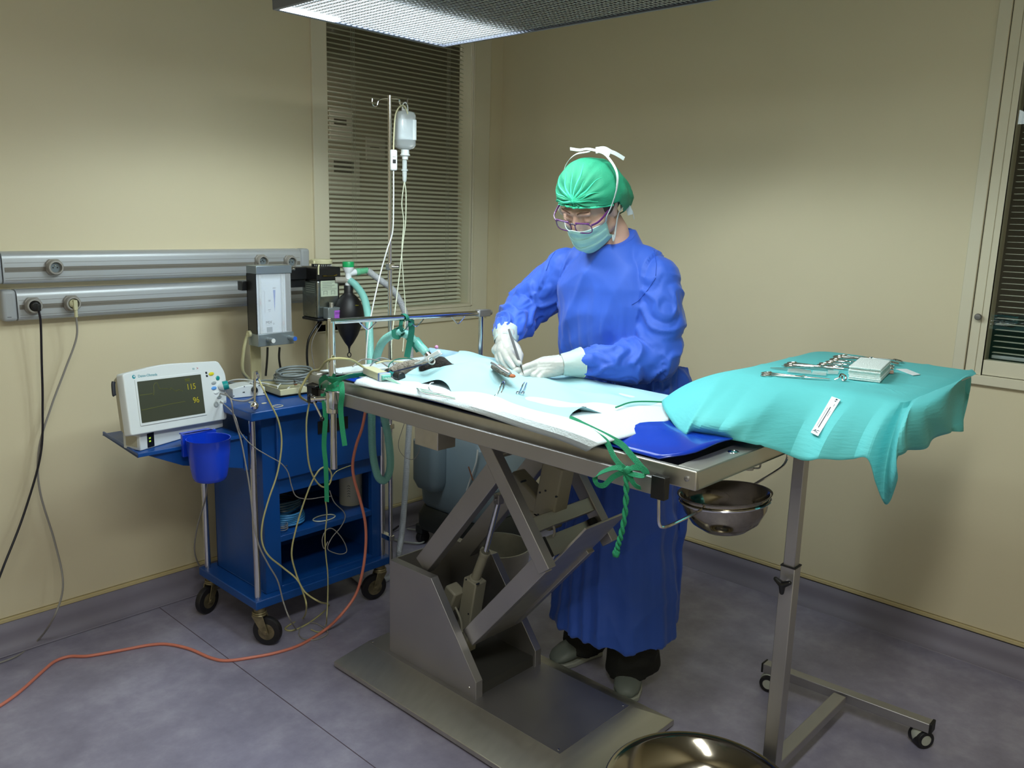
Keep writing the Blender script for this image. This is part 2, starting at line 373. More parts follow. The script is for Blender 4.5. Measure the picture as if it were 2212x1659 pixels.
# ---------------------------------------------------------------- window in the right wall
wn2 = thing('window_2', 'window with a round knob and thin blind in the right wall', 'window', (0, -2.3, 1.07)); struct(wn2)
f2 = MB()
ya, yb, yc = -2.205, -2.243, -2.30
f2.box((-0.014, ya, 1.018), (0.004, yb, 2.62))                                        # outer architrave
f2.box((-0.006, yb-0.002, 1.018), (0.02, -2.275, 2.6))                                 # casing
f2.box((-0.010, -2.2765, 1.018), (0.02, W2Y0, 2.6)).box((-0.010, W2Y0, 1.018), (0.02, W2Y1, W2Z0))
f2.box((-0.010, W2Y0, W2Z1-0.02), (0.02, W2Y1, 2.6)).box((-0.010, W2Y1, 1.018), (0.02, W2Y1-0.1, 2.6))
f2.box((-0.020, ya, 0.985), (0.004, W2Y1-0.12, 1.017))
f2.build('window_frame', m_frame, wn2, bevel=0.002)
MB().box((-0.002, W2Y0, W2Z0), (0.001, W2Y1, W2Z1)).build('window_pane', m_glass, wn2, flat=True)
MB().box((-0.003, yb+0.0005, 1.018), (0.0, yb-0.003, 2.6)).build('dark_line', m_dark, wn2)  # dark line between architrave and casing
kp = onx(2115, 684, -0.012)
MB().lathe([(0.004, 0), (0.004, 0.012), (0.0105, 0.014), (0.0115, 0.020), (0.009, 0.0245), (0.0, 0.026)], (-0.006, kp.y, kp.z), (-1, 0, 0), 24).build('knob', mat('satin_knob', '7D7A76', 0.5, 0.6), wn2)
bl2 = thing('venetian_blind', 'thin slatted blind behind the glass of the right window', 'blind', (0.05, -2.8, 1.09))
s2 = MB(); z = W2Z0+0.022
while z < W2Z1-0.02:
    s2.box((0.036, W2Y0-0.012, z), (0.062, W2Y1+0.01, z+0.0012)); z += 0.0195
s2.build('slats', m_slat, bl2, flat=True)
MB().box((0.036, W2Y0-0.012, W2Z0+0.002), (0.062, W2Y1+0.01, W2Z0+0.014)).build('bottom_rail', m_alu, bl2, bevel=0.002)
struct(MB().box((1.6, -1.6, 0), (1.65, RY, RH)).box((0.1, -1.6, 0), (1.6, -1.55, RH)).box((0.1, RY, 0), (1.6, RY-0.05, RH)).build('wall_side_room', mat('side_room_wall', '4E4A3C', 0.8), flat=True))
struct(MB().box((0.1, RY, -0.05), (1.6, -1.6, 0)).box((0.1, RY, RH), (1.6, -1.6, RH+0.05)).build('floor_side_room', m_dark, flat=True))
# ================================================================ louvre lamp
lp = thing('surgical_ceiling_lamp', 'large rectangular louvred fluorescent lamp hanging above the operating table', 'lamp', ((LX0+LX1)/2, (LY0+LY1)/2, LZ))
m_lampf = mat('lamp_frame', '7E8390', 0.4, 0.6)
m_refl = mat('louvre_metal', 'A2A3A4', 0.35, 0.7)
m_tube = mat('fluorescent_tube', (0.85, 1.0, 1.0), 0.5, emit=16)
LH = 0.09
h = MB()
t_ = 0.012
h.box((LX0, LY0, LZ-0.004), (LX0+t_, LY1, LZ+LH)).box((LX1-t_, LY0, LZ-0.004), (LX1, LY1, LZ+LH))
h.box((LX0+t_, LY0, LZ-0.004), (LX1-t_, LY0+t_, LZ+LH)).box((LX0+t_, LY1-t_, LZ-0.004), (LX1-t_, LY1, LZ+LH))
h.box((LX0, LY0, LZ+LH), (LX1, LY1, LZ+LH+0.01))
h.build('housing', m_lampf, lp, bevel=0.002)
MB().box((LX0+t_+0.002, LY1-t_-0.034, LZ-0.0035), (LX0+0.19, LY1-t_-0.004, LZ-0.0005)).build('end_diffuser', mat('glow_panel', (0.9, 1.0, 1.0), 0.5, emit=6), lp)
g = MB()
nx, ny = 30, 84
for i in range(1, nx):
    x = LX0+t_+(LX1-LX0-2*t_)*i/nx; g.box((x-0.0028, LY0+t_, LZ), (x+0.0028, LY1-t_, LZ+0.0032))
for j in range(1, ny):
    y = LY0+t_+(LY1-LY0-2*t_)*j/ny; g.box((LX0+t_, y-0.0022, LZ+0.0002), (LX1-t_, y+0.0022, LZ+0.0034))
g.build('louvre_grid', m_refl, lp, flat=True)
MB().box((LX0+t_, -1.235, LZ+0.018), (LX1-t_, LY1-t_, LZ+0.020)).build('glow_panel', mat('mirrored_tube_glow', (0.85, 0.95, 1.0), 0.5, emit=11.0), lp)  # added glowing panel standing in for tubes mirrored in the louvre blades
MB().box((LX0+t_, LY0+t_, LZ+0.018), (LX1-t_, -1.24, LZ+0.020)).build('reflector', mat('dark_reflector', '6E7684', 0.25, 1, bump=0.6, bscale=60), lp)  # darker metal for the half where the blades mirror no tubes
for x in (LX0+0.14, LX1-0.16):
    MB().cyl((x, LY0+0.03, LZ+0.045), (x, LY1-0.03, LZ+0.045), 0.013, n=14).build('tube', m_tube, lp)
for (x, y) in ((LX0+0.1, LY0+0.15), (LX1-0.1, LY0+0.15), (LX0+0.1, LY1-0.15), (LX1-0.1, LY1-0.15)):
    MB().cyl((x, y, LZ+LH+0.01), (x, y, RH), 0.004, n=8).build('hanger', m_chrome, lp)
# invented batten housing for the added fill light, unseen behind the camera
bt = thing('fill_light_batten', 'invented ceiling batten housing for the added fill light behind the viewer', 'lamp', (-2.9, -2.9, 2.7))
MB().box((-3.6, -3.07, 2.64), (-2.2, -2.73, 2.75)).build('housing', m_white, bt, bevel=0.004)
# ================================================================ aluminium cable trunking on the left wall
def trunking(x0, x1, z0, z1, label, yf=-0.05):
    t = thing('cable_trunking', label, 'trunking', (x0, 0, z0))
    def prof(x):
        r = 0.014; P = [(0, z0), ]
        for i in range(5): a = pi/2*i/4; P.append((yf+r*(1-cos(a)) if False else yf+r-r*sin(a), z0+r-r*cos(a)))
        P.append((yf, z0+r))
        for i in range(7): a = pi/2*i/6; P.append((yf+0.022-0.022*cos(a), z1-0.022+0.022*sin(a)))
        P.append((0, z1))
        return [(x, p[0], p[1]) for p in P]
    b = MB(); b.prism(prof(x0+0.045), (x1-x0-0.09, 0, 0)); b.build('channel', m_alu, t, ang=50)
    zc = (z0+z1)/2-0.006
    g = MB()
    for dz in (0.022, -0.026, -0.033): g.box((x0+0.05, yf-0.0006, zc+dz), (x1-0.05, yf+0.001, zc+dz+0.0008))
    g.build('groove', m_slot, t)
    MB().box((x0+0.05, yf-0.0008, zc-0.007), (x1-0.048, yf+0.001, zc+0.008)).box((x0+0.05, yf-0.002, zc-0.0005), (x1-0.048, yf+0.001, zc+0.0015)).build('slot_strip', m_slot, t)
    MB().box((x0, yf-0.0015, z0+0.0), (x0+0.044, 0, z1+0.001)).build('end_cap', m_alup, t, bevel=0.012, bseg=4)
    MB().box((x1-0.044, yf-0.0015, z0), (x1, 0, z1+0.001)).build('end_cap', m_alup, t, bevel=0.012, bseg=4)
    MB().box((x0+0.012, yf-0.0018, z0+0.014), (x0+0.024, yf-0.0012, z0+0.0155)).build('marking', m_dark, t)
    return t
trunking(-2.345, -1.170, 1.250, 1.352, 'upper brushed aluminium trunking rail on the left wall')
trunking(-2.312, -1.105, 1.131, 1.231, 'lower brushed aluminium trunking rail on the left wall')
def socket(px, py, label, yf=-0.078):
    c = ony(px, py, yf); t = thing('wall_socket', label, 'socket', (c.x, -0.05, c.z), 'sockets clipped on the trunking')
    MB().prism([(c.x+0.024*sx_, -0.05, c.z+0.026*sz_) for sx_, sz_ in ((-1,-.55),(-.6,-1),(.6,-1),(1,-.55),(1,.55),(.6,1),(-.6,1),(-1,.55))], (0, -0.012, 0)).build('collar', m_sock, t, bevel=0.003)
    MB().lathe([(0.024, 0), (0.0245, 0.012), (0.022, 0.0165), (0.0175, 0.017), (0.0165, 0.004), (0, 0.004)], (c.x, -0.061, c.z), (0, -1, 0), 32).build('socket_body', m_sock, t)
    MB().lathe([(0.016, 0), (0, 0.0005)], (c.x, -0.066, c.z), (0, -1, 0), 24).build('socket_face', mat('socket_face', '6F7A80', 0.4), t)
    h_ = MB()
    for dx in (-0.0065, 0.0065): h_.cyl((c.x+dx, -0.0668, c.z-0.001), (c.x+dx, -0.064, c.z-0.001), 0.0024, n=12)
    h_.build('pin_hole', m_dark, t); MB().cyl((c.x, -0.071, c.z+0.006), (c.x, -0.064, c.z+0.006), 0.0022, n=12).build('earth_pin', m_chrome, t)
    return c
s1 = socket(122, 578, 'empty round grey socket on the upper trunking')
s2_ = socket(76, 661, 'round grey socket holding the black plug')
s3 = socket(160, 656, 'round grey socket holding the cream plug')
s4 = socket(570, 565, 'grey socket behind the left of the gas flowmeter')
s5 = socket(632, 566, 'grey socket beside the top right of the gas flowmeter')
m_cabk = mat('black_cable', '14121F', 0.45); m_cabg = mat('grey_cable', '8E8A86', 0.5); m_cabc = mat('cream_cable', 'B9B48C', 0.5)
def cable(pts, r, m, label, cat='cable', group=None, n=8, name='cable', sub=8):
    o = MB().tube(pts, r, n, sub).build(name, m, ang=80)
    return tag(o, label, cat, group)
def flr(x, y, r): p = onz(x, y, r); return p
pc = thing('plugged_power_cord', 'black plug and black cord hanging from the leftmost lower socket', 'power cord', (s2_.x, -0.07, s2_.z))
MB().lathe([(0.015, 0), (0.015, 0.012), (0.012, 0.018), (0, 0.019)], (s2_.x, -0.068, s2_.z), (0, -1, 0), 24).box((s2_.x+0.002, -0.088, s2_.z-0.016), (s2_.x+0.014, -0.07, s2_.z+0.006)).build('plug', m_black, pc, bevel=0.002)
MB().tube([(s2_.x+0.009, -0.079, s2_.z-0.014), ony(88, 700, -0.075), ony(90, 780, -0.06), ony(92, 870, -0.05), ony(88, 980, -0.05), ony(55, 1100, -0.07), ony(15, 1205, -0.12), ony(-40, 1330, -0.2), flr(-120, 1420, 0.004), flr(-220, 1480, 0.004)], 0.0036, 10, 10).build('cord', m_cabk, pc, ang=80)
pc = thing('plugged_power_cord', 'cream plug with grey cord hanging down the left wall', 'power cord', (s3.x, -0.07, s3.z))
MB().lathe([(0.014, 0), (0.014, 0.006), (0.008, 0.012), (0, 0.013)], (s3.x, -0.068, s3.z), (0, -1, 0), 24).box((s3.x-0.004, -0.086, s3.z-0.022), (s3.x+0.009, -0.07, s3.z+0.012)).build('plug', m_cream, pc, bevel=0.002)
MB().tube([(s3.x+0.003, -0.080, s3.z-0.02), (s3.x+0.003, -0.080, s3.z-0.045)], 0.0052, 10, 6, rf=lambda t: 1+0.12*sin(t*40)).build('strain_relief', m_cream, pc)
MB().tube([(s3.x+0.003, -0.080, s3.z-0.04), ony(165, 730, -0.07), ony(140, 800, -0.055), ony(110, 880, -0.045), ony(84, 970, -0.04), ony(86, 1060, -0.045), ony(118, 1170, -0.06), ony(136, 1260, -0.12), ony(118, 1330, -0.2), flr(80, 1385, 0.01), flr(30, 1420, 0.004), flr(-40, 1440, 0.004), flr(-150, 1450, 0.004)], 0.0032, 10, 10).build('cord', m_cabg, pc, ang=80)
# ================================================================ blue anaesthetic cart
cx0, cx1, cy0, cy1 = -1.766, -1.172, -0.578, -0.165
ct = thing('anaesthetic_cart', 'blue steel wheeled anaesthetic cart with chrome corner posts', 'cart', ((cx0+cx1)/2, (cy0+cy1)/2, 0))
MB().box((cx0, cy0, 0.141), (cx1, cy1, 0.172)).build('base', m_blue, ct, bevel=0.003)
MB().box((cx0-0.006, cy0-0.022, 0.819), (cx1+0.006, cy1, 0.850)).build('top', m_blue, ct, bevel=0.004)
bx0, bx1, by0, by1 = -1.706, -1.190, -0.545, -0.20
b = MB()
b.box((bx0, by0, 0.172), (bx0+0.003, by1, 0.819)).box((bx1-0.003, by0, 0.172), (bx1, by1, 0.819)).box((bx0, by1-0.003, 0.172), (bx1, by1, 0.819))
b.box((bx0, by0, 0.172), (-1.642, by0+0.02, 0.819)).box((-1.241, by0, 0.172), (bx1, by0+0.02, 0.819))
b.box((-1.642, by0, 0.528), (-1.241, by0+0.02, 0.60)).box((-1.642, by0, 0.172), (-1.241, by0+0.02, 0.184))
b.box((bx0, by0+0.02, 0.60), (bx1, by1, 0.604)).box((bx0, by0+0.02, 0.172), (bx1, by1, 0.176))
b.build('cabinet_body', m_blue, ct, bevel=0.0015)
MB().box((-1.642, by0+0.002, 0.348), (-1.241, by1, 0.371)).build('shelf', m_blue, ct, bevel=0.002)
dr = MB().box((-1.655, by0-0.014, 0.585), (-1.205, by0, 0.812)).build('drawer', m_blue, ct, bevel=0.003)
MB().box((-1.49, by0-0.017, 0.722), (-1.36, by0-0.0135, 0.768)).build('recessed_handle', m_blackm, dr, bevel=0.001)
MB().lathe([(0.003, 0), (0.003, 0.001), (0, 0.0018)], (-1.62, by0-0.014, 0.63), (0, -1, 0), 12).build('rivet', m_chrome, dr)
for (x, y) in ((-1.742, -0.551), (-1.742, -0.19), (-1.196, -0.19), (-1.196, -0.551)):
    MB().cyl((x, y, 0.172), (x, y, 0.819), 0.0115, n=24).build('post', m_chrome, ct)
m_rust = mat('worn_caster_steel', '8C8266', 0.45, 0.8, var=0.35, vscale=40)
def caster(x, y, ang_, D=0.105):
    r = D/2; ca, sa = cos(ang_), sin(ang_); ox, oy = 0.028*ca, 0.028*sa; wx, wy = x+ox, y+oy; nx_, ny_ = -sa, ca
    c = MB(); c.cyl((x, y, 0.125), (x, y, 0.141), 0.02, n=20)
    c.lathe([(0.024, 0), (0.026, 0.004), (0.022, 0.008), (0.026, 0.012), (0.024, 0.016)], (x, y, 0.109), n=20)
    for s_ in (-1, 1):
        px, py = nx_*0.017*s_, ny_*0.017*s_
        c.prism([(x-ca*0.022+px, y-sa*0.022+py, 0.112), (x+ca*0.02+px, y+sa*0.02+py, 0.112), (wx+ca*0.012+px, wy+sa*0.012+py, r-0.008), (wx-ca*0.012+px, wy-sa*0.012+py, r-0.008)], (nx_*0.0025*s_, ny_*0.0025*s_, 0))
        c.cyl((wx+px, wy+py, r), (wx+px*1.35, wy+py*1.35, r), 0.007, n=12)
    k = c.build('caster', m_rust, ct, bevel=0.0008)
    w_ = [(0.0165, -0.0125), (r-0.012, -0.0125), (r-0.003, -0.011), (r, -0.005), (r, 0.005), (r-0.003, 0.011), (r-0.012, 0.0125), (0.0165, 0.0125)]
    MB().lathe(w_, (wx, wy, r+0.0003), (nx_, ny_, 0), 36).build('wheel', m_rubber, k)
    MB().lathe([(0.0, -0.0128), (0.010, -0.0135), (0.030, -0.0128), (0.031, 0), (0.030, 0.0128), (0.010, 0.0135), (0.0, 0.0128)], (wx, wy, r), (nx_, ny_, 0), 28).build('hub', m_rust, k)
caster(-1.74, -0.553, radians(-55)); caster(-1.735, -0.20, radians(200)); caster(-1.21, -0.553, radians(170)); caster(-1.21, -0.20, radians(120))
# side tray for the monitor and its sloping bracket
sd_ = MB().prism([(-2.124, -0.552, 0.757), (-1.772, -0.552, 0.757), (-1.772, -0.225, 0.757), (-2.10, -0.225, 0.757)], (0, 0, 0.006))
sd_.box((-2.124, -0.5535, 0.757), (-1.772, -0.549, 0.769)).prism([(-2.124, -0.552, 0.757), (-2.10, -0.225, 0.757), (-2.095, -0.225, 0.757), (-2.118, -0.552, 0.757)], (0, 0, 0.013))
sd_.build('side_tray', m_blue, ct, bevel=0.001)
br = MB()
for y in (-0.54, -0.25):
    br.prism([(-2.095, y, 0.757), (-1.772, y, 0.757), (-1.772, y, 0.648), (-1.98, y, 0.70)], (0, 0.003, 0))
br.box((-1.772, -0.545, 0.64), (-1.757, -0.20, 0.758))
br.build('tray_bracket', m_blue, ct, bevel=0.001)
# uprights that carry the gas equipment
for x in (-1.52, -1.182):
    MB().box((x-0.021, -0.205, 0.83), (x+0.021, -0.199, 1.29)).box((x-0.021, -0.2, 0.6), (x+0.021, -0.164, 0.846)).build('upright', m_creamp, ct, bevel=0.001)
    MB().cyl((x, -0.2055, 0.90), (x, -0.2085, 0.90), 0.005, n=12).build('upright_screw', m_steel, ct)
MB().box((-1.565, -0.232, 1.215), (-1.12, -0.205, 1.245)).build('back_bar', m_black, ct, bevel=0.002)
# IV pole rising from the front right post
pt = thing('drip_pole', 'tall chrome drip pole with hooks clamped beside the cart', 'pole', (-1.196, -0.60, 0.85))
ivx, ivy = -1.193, -0.60
MB().cyl((ivx, ivy, 0.15), (ivx, ivy, 1.32), 0.0082, n=20).cyl((ivx, ivy, 1.32), (ivx, ivy, 1.908), 0.0068, n=20).lathe([(0.0075, 0), (0.0075, 0.006), (0, 0.008)], (ivx, ivy, 1.904)).build('pole', m_chrome, pt)
for zc_ in (0.70, 0.25): MB().box((ivx-0.012, ivy-0.01, zc_), (ivx+0.012, ivy+0.045, zc_+0.02)).build('clamp', m_chrome, pt, bevel=0.002)
def P6(px, py, y=-0.60): return ony(px, py, y)
MB().tube([(ivx, ivy, 1.900), P6(828, 213), P6(818, 217), P6(814, 228), P6(808, 229), P6(804, 222), P6(804, 213)], 0.0024, 8, 6).build('hook', m_chrome, pt)
MB().tube([(ivx, ivy, 1.900), P6(856, 213), P6(863, 216), P6(866, 226), P6(872, 231), P6(878, 226), P6(881, 212)], 0.0024, 8, 6).build('hook', m_chrome, pt)
MB().tube([(ivx, ivy, 1.900), P6(856, 214, -.585), P6(862, 214, -.58), P6(863, 222, -.58), P6(868, 230, -.585)], 0.0024, 8, 6).build('hook', m_chrome, pt)
MB().box((ivx-0.012, ivy-0.012, 1.30), (ivx+0.012, ivy+0.012, 1.325)).cyl((ivx, ivy-0.01, 1.312), (ivx+0.02, ivy-0.03, 1.312), 0.004).build('height_clamp', m_chrome, pt, bevel=0.003)
# fluid bottle and giving set
m_bot = mat('clear_plastic_bottle', 'E4EAEE', 0.15, trans=0.55, alpha=0.72)
m_fluid = mat('bottle_label', 'DFE6EA', 0.4)
iv = thing('drip_bottle', 'clear soft plastic infusion bottle hanging upside down from the hook', 'bottle', (-1.125, -0.60, 1.87))
bc = P6(875, 282)
def rr(hw_, hd, n=28, p=4):
    o = []
    for i in range(n):
        t = 2*pi*i/n; c, s_ = cos(t), sin(t)
        o.append((hw_*(abs(c)**(2/p))*(1 if c > 0 else -1), hd*(abs(s_)**(2/p))*(1 if s_ > 0 else -1)))
    return o
zt, zb_ = P6(875, 240).z, P6(878, 324).z
rings = []
for f_, wv, dv in ((0, .020, .012), (.04, .032, .020), (.12, .0355, .024), (.5, .0345, .024), (.88, .0355, .024), (.95, .030, .02), (1.0, .015, .013)):
    z = zt+(zb_-zt)*f_; rings.append([Vector((bc.x+a*0.92+b_*0.3, bc.y-a*0.38+b_, z)) for a, b_ in rr(wv, dv)])
MB().loft(rings).build('bottle_body', m_bot, iv, ang=60)
MB().loft([[Vector((bc.x+0.003+(p.x-bc.x)*1.03, bc.y+(p.y-bc.y)*1.03, zt+(zb_-zt)*f2)) for p in rings[3]] for f2 in (0.22, 0.74)], cap=False).build('bottle_label', m_fluid, iv, ang=60)
MB().lathe([(0.015, 0), (0.015, -0.014), (0.018, -0.016), (0.018, -0.020), (0.011, -0.024), (0.011, -0.034)], (bc.x, bc.y, zb_), (0, 0, 1), 24).build('neck', m_white, iv)
MB().tube([(bc.x-0.012, bc.y, zt+0.004), (bc.x-0.011, bc.y, zt+0.02), (bc.x, bc.y, zt+0.03), (bc.x+0.011, bc.y, zt+0.02), (bc.x+0.012, bc.y, zt+0.004)], 0.0022, 8, 6).box((bc.x-0.014, bc.y-0.002, zt-0.004), (bc.x+0.014, bc.y+0.002, zt+0.008)).build('hanging_loop', m_white, iv)
m_tub = mat('clear_tubing', 'D9DEC8', 0.2, alpha=0.85); m_clr = mat('clear_chamber', 'E6EEF0', 0.1, alpha=0.5)
gs = thing('giving_set', 'drip chamber and clear tubing running down from the bottle', 'tubing', (bc.x, bc.y, zb_-0.05))
zc_ = P6(874, 350).z
MB().lathe([(0.004, 0), (0.0085, -0.004), (0.0085, -0.035), (0.012, -0.036), (0.012, -0.041), (0.0085, -0.042), (0.0075, -0.075), (0.003, -0.082)], (bc.x-0.002, bc.y, zc_+0.01), (0, 0, 1), 20).build('drip_chamber', m_clr, gs)
MB().tube([(bc.x-0.002, bc.y, zc_-0.07), P6(877, 420), P6(876, 480), P6(871, 520), P6(862, 600, -.62), P6(851, 690, -.66), P6(846, 740, -.7), P6(846, 775, -.78)], 0.0021, 8, 8).build('tube', m_tub, gs, ang=80)
MB().tube([(bc.x-0.004, bc.y, zc_-0.07), P6(868, 440), P6(872, 480), P6(868, 540), P6(871, 600), P6(876, 680, -.62), P6(870, 760, -.7)], 0.0019, 8, 8).build('tube', m_tub, gs, ang=80)
sw = thing('inline_switch', 'white inline switch with black button hanging beside the drip pole', 'switch', P6(850, 345))
c = P6(850, 346, -0.625)
def tl(P, a=radians(-22)): return Matrix.Translation(P) @ Matrix.Rotation(a, 4, 'Z')
Mw = tl(c)
def bxm(a, b, M): m3 = MB().box(a, b); m3.v = [M@v for v in m3.v]; return m3
bxm((-0.0125, -0.009, -0.036), (0.0125, 0.009, 0.036), Mw).build('switch_body', m_white, sw, bevel=0.006, bseg=4)
bxm((-0.0055, -0.0115, -0.011), (0.0055, -0.008, 0.002), Mw).build('button', m_blackm, sw, bevel=0.001)
bxm((-0.006, -0.0096, 0.010), (0.006, -0.0088, 0.0115), Mw).build('marking', m_slot, sw)
MB().tube([c+Vector((0, 0, 0.034)), P6(851, 290, -.625), P6(854, 250, -.62), P6(862, 232, -.61), P6(872, 228, -.605), P6(879, 240, -.62), P6(881, 250, -.62)], 0.0026, 8, 8).build('cord', m_cream, sw, ang=80)
MB().tube([c+Vector((0, 0, -0.034)), P6(850, 440, -.625), P6(848, 500, -.62), P6(836, 540, -.62), P6(822, 590, -.62), P6(808, 650, -.64), P6(795, 720, -.66), P6(790, 790, -.68)], 0.0026, 8, 8).build('cord', m_white, sw, ang=80)
# ================================================================ gas flowmeter
m_fm = mat('flowmeter_alloy', '8D979C', 0.35, 0.6, var=0.02)
m_fmp = mat('flowmeter_scale', 'D6E0EE', 0.35); m_ink = mat('dark_ink', '1B2230', 0.5); m_inkb = mat('blue_ink', '2C63C8', 0.4); m_red = mat('red_float', 'B2203C', 0.35)
fm = thing('gas_flowmeter', 'two-tube gas flowmeter with white scale marked MIX on the left upright', 'flowmeter', (-1.495, -0.26, 1.02))
fx0_, fx1_, fy, fyb, fz0_, fz1_ = -1.566, -1.421, -0.302, -0.236, 1.022, 1.306
MB().box((fx0_, fy-0.003, fz1_-0.030), (fx1_+0.002, fyb, fz1_)).build('top_block', m_fm, fm, bevel=0.002)
MB().box((fx0_, fy-0.003, fz0_-0.01), (fx1_+0.004, fyb, fz0_+0.036)).build('valve_block', m_fm, fm, bevel=0.002)
MB().box((fx0_, fy+0.004, fz0_+0.036), (fx0_+0.004, fyb, fz1_-0.03)).box((fx1_-0.004, fy+0.004, fz0_+0.036), (fx1_, fyb, fz1_-0.03)).box((fx0_, fyb-0.004, fz0_+0.036), (fx1_, fyb, fz1_-0.03)).build('side_panel', m_black, fm)
MB().box((fx0_+0.004, fy+0.018, fz0_+0.036), (fx1_-0.014, fy+0.021, fz1_-0.03)).build('scale_plate', m_fmp, fm)
MB().box((fx0_+0.002, fy, fz0_+0.036), (fx1_-0.002, fy+0.0015, fz1_-0.03)).build('front_window', mat('clear_cover', 'F2F6FA', 0.05, alpha=0.22), fm)
for x, zf in ((fx0_+0.022, 1.165), (fx1_-0.031, 1.085)):
    MB().cyl((x, fy+0.011, fz0_+0.036), (x, fy+0.011, fz1_-0.03), 0.0048, n=16).build('gas_tube', mat('tube_glass', 'E8F0F6', 0.05, alpha=0.45), fm)
    MB().cyl((x, fy+0.011, zf), (x, fy+0.011, zf+0.011), 0.0038, n=14).build('float', m_red, fm)
    tk = MB()
    for i in range(22): tk.box((x+0.0055, fy+0.0172, fz0_+0.045+i*0.0088), (x+0.009+0.002*(i % 5 == 0), fy+0.0179, fz0_+0.0458+i*0.0088))
    tk.build('scale_ticks', m_ink, fm)
yt = fy+0.0174
def wall_text(s, sz, m, par, x, z, y, name='lettering', al='CENTER'): return text(s, sz, m, par, basis(Vector((x, y, z))-wloc(par), (1, 0, 0), (0, 0, 1)), name, al)
wall_text('MIX', 0.0155, m_ink, fm, -1.508, 1.096, yt); wall_text('2', 0.009, m_ink, fm, -1.4885, 1.090, yt)
MB().box((-1.519, yt, 1.0865), (-1.497, yt+0.0004, 1.0872)).build('underline', m_ink, fm)
MB().prism([(-1.487, yt, 1.215), (-1.4775, yt, 1.215), (-1.4822, yt, 1.135)], (0, 0.0005, 0)).build('blue_wedge', m_inkb, fm)
wall_text('N2O', 0.006, m_ink, fm, -1.482, 1.222, yt); wall_text('CE', 0.008, m_ink, fm, -1.5035, 1.176, yt)
MB().box((-1.518, yt-0.0004, 1.060), (-1.4945, yt+0.0002, 1.079)).build('badge', mat('badge_grey', '6E8092', 0.4), fm, bevel=0.0002)
MB().box((-1.523, yt, 1.132), (-1.5225, yt+0.0003, 1.212)).box((-1.527, yt, 1.212), (-1.5225, yt+0.0003, 1.2126)).box((-1.51, yt, 1.142), (-1.499, yt+0.0003, 1.1435)).box((-1.508, yt, 1.136), (-1.501, yt+0.0003, 1.137)).build('printed_lines', m_ink, fm)
for x, mm in ((fx0_+0.040, m_white), (fx1_-0.014, m_inkb)):
    k = MB().lathe([(0.0095, 0), (0.0095, 0.008), (0.008, 0.010), (0.008, 0.013), (0.0095, 0.015), (0.0098, 0.033), (0.0085, 0.036), (0, 0.0362)], (x, fy-0.003, fz0_+0.014), (0, -1, 0), 24).build('control_knob', m_fm, fm)
    MB().cyl((x, fy-0.0392, fz0_+0.014), (x, fy-0.0404, fz0_+0.014), 0.0082, n=24).build('knob_cap', mm, k)
MB().tube([(-1.565, -0.25, 1.055), (-1.575, -0.25, 1.055)], 0.012, 16, 1).build('side_port', m_cream, fm)
MB().cyl((fx1_, -0.285, 1.290), (fx1_+0.018, -0.285, 1.290), 0.006, n=16).cyl((fx1_+0.018, -0.285, 1.290), (fx1_+0.024, -0.285, 1.290), 0.008, n=16).build('outlet', m_chrome, fm)
MB().box((-1.585, -0.238, 1.213), (-1.556, -0.205, 1.247)).build('rail_clamp', m_black, fm, bevel=0.002)
cable([(-1.575, -0.25, 1.055), ony(531, 735, -.24), ony(526, 760, -.235), ony(524, 800, -.22), (-1.55, -0.2, 0.875), (-1.545, -0.2, 0.856)], 0.0062, m_cabc, 'cream gas hose looping down left of the flowmeter', 'hose', name='gas_hose')
for (a, b_) in ((578, 574), (604, 609)):
    cable([ony(a, 750, -0.27), ony(a-1, 775, -0.27), ony(b_, 812, -0.27)], 0.0042, m_black, ('left' if a < 590 else 'right')+' black hose dropping from under the gas flowmeter', 'hose', 'black hoses under the flowmeter', name='gas_hose')
# ================================================================ vaporiser
m_vs = mat('vaporiser_steel', '8C918F', 0.28, 1, var=0.04, vscale=3, rvar=0.05)
vp = thing('vaporiser', 'square steel anaesthetic vaporiser with black head and cream dial', 'vaporiser', (-1.258, -0.26, 1.09))
vx0, vx1, vy0, vy1 = -1.315, -1.209, -0.312, -0.205
MB().box((vx0, vy0, 1.098), (vx1, vy1, 1.246)).build('body', m_vs, vp, bevel=0.010, bseg=4)
MB().box((vx0-0.001, vy0-0.001, 1.088), (vx1+0.001, vy1, 1.099)).build('foot_plate', m_blackm, vp, bevel=0.004)
MB().prism([(vx0-0.002, vy0-0.003, 1.243), (vx1+0.002, vy0-0.003, 1.243), (vx1+0.002, vy1, 1.243), (vx0-0.002, vy1, 1.243)], (0, 0, 0.052)).build('head', m_black, vp, bevel=0.006, bseg=3)
MB().box((-1.395, -0.245, 1.245), (vx0+0.01, -0.195, 1.292)).build('back_arm', m_black, vp, bevel=0.003)
MB().lathe([(0.038, 0), (0.038, 0.012)], (-1.258, -0.26, 1.294), n=40).build('dial_scale', m_black, vp)
ds = MB()
for i in range(16):
    a = -2.9+i*0.19; ds.box((-1.258+0.0384*cos(a)-0.0006, -0.26+0.0384*sin(a)-0.0006, 1.297), (-1.258+0.0384*cos(a)+0.0006, -0.26+0.0384*sin(a)+0.0006, 1.303))
ds.build('dial_marks', m_white, vp)
MB().lathe([(0.041, 0), (0.0415, 0.002), (0.0415, 0.014), (0.040, 0.016), (0, 0.0165)], (-1.258, -0.26, 1.306), n=28).box((-1.305, -0.275, 1.306), (-1.285, -0.245, 1.318)).build('dial', m_cream, vp, ang=20)
MB().tube([(-1.306, -0.317, 1.302), (-1.312, -0.320, 1.300), (-1.313, -0.320, 1.268)], 0.0032, 8, 4).build('locking_lever', m_cream, vp)
m_brass = mat('brass', '8E7A3A', 0.35, 1)
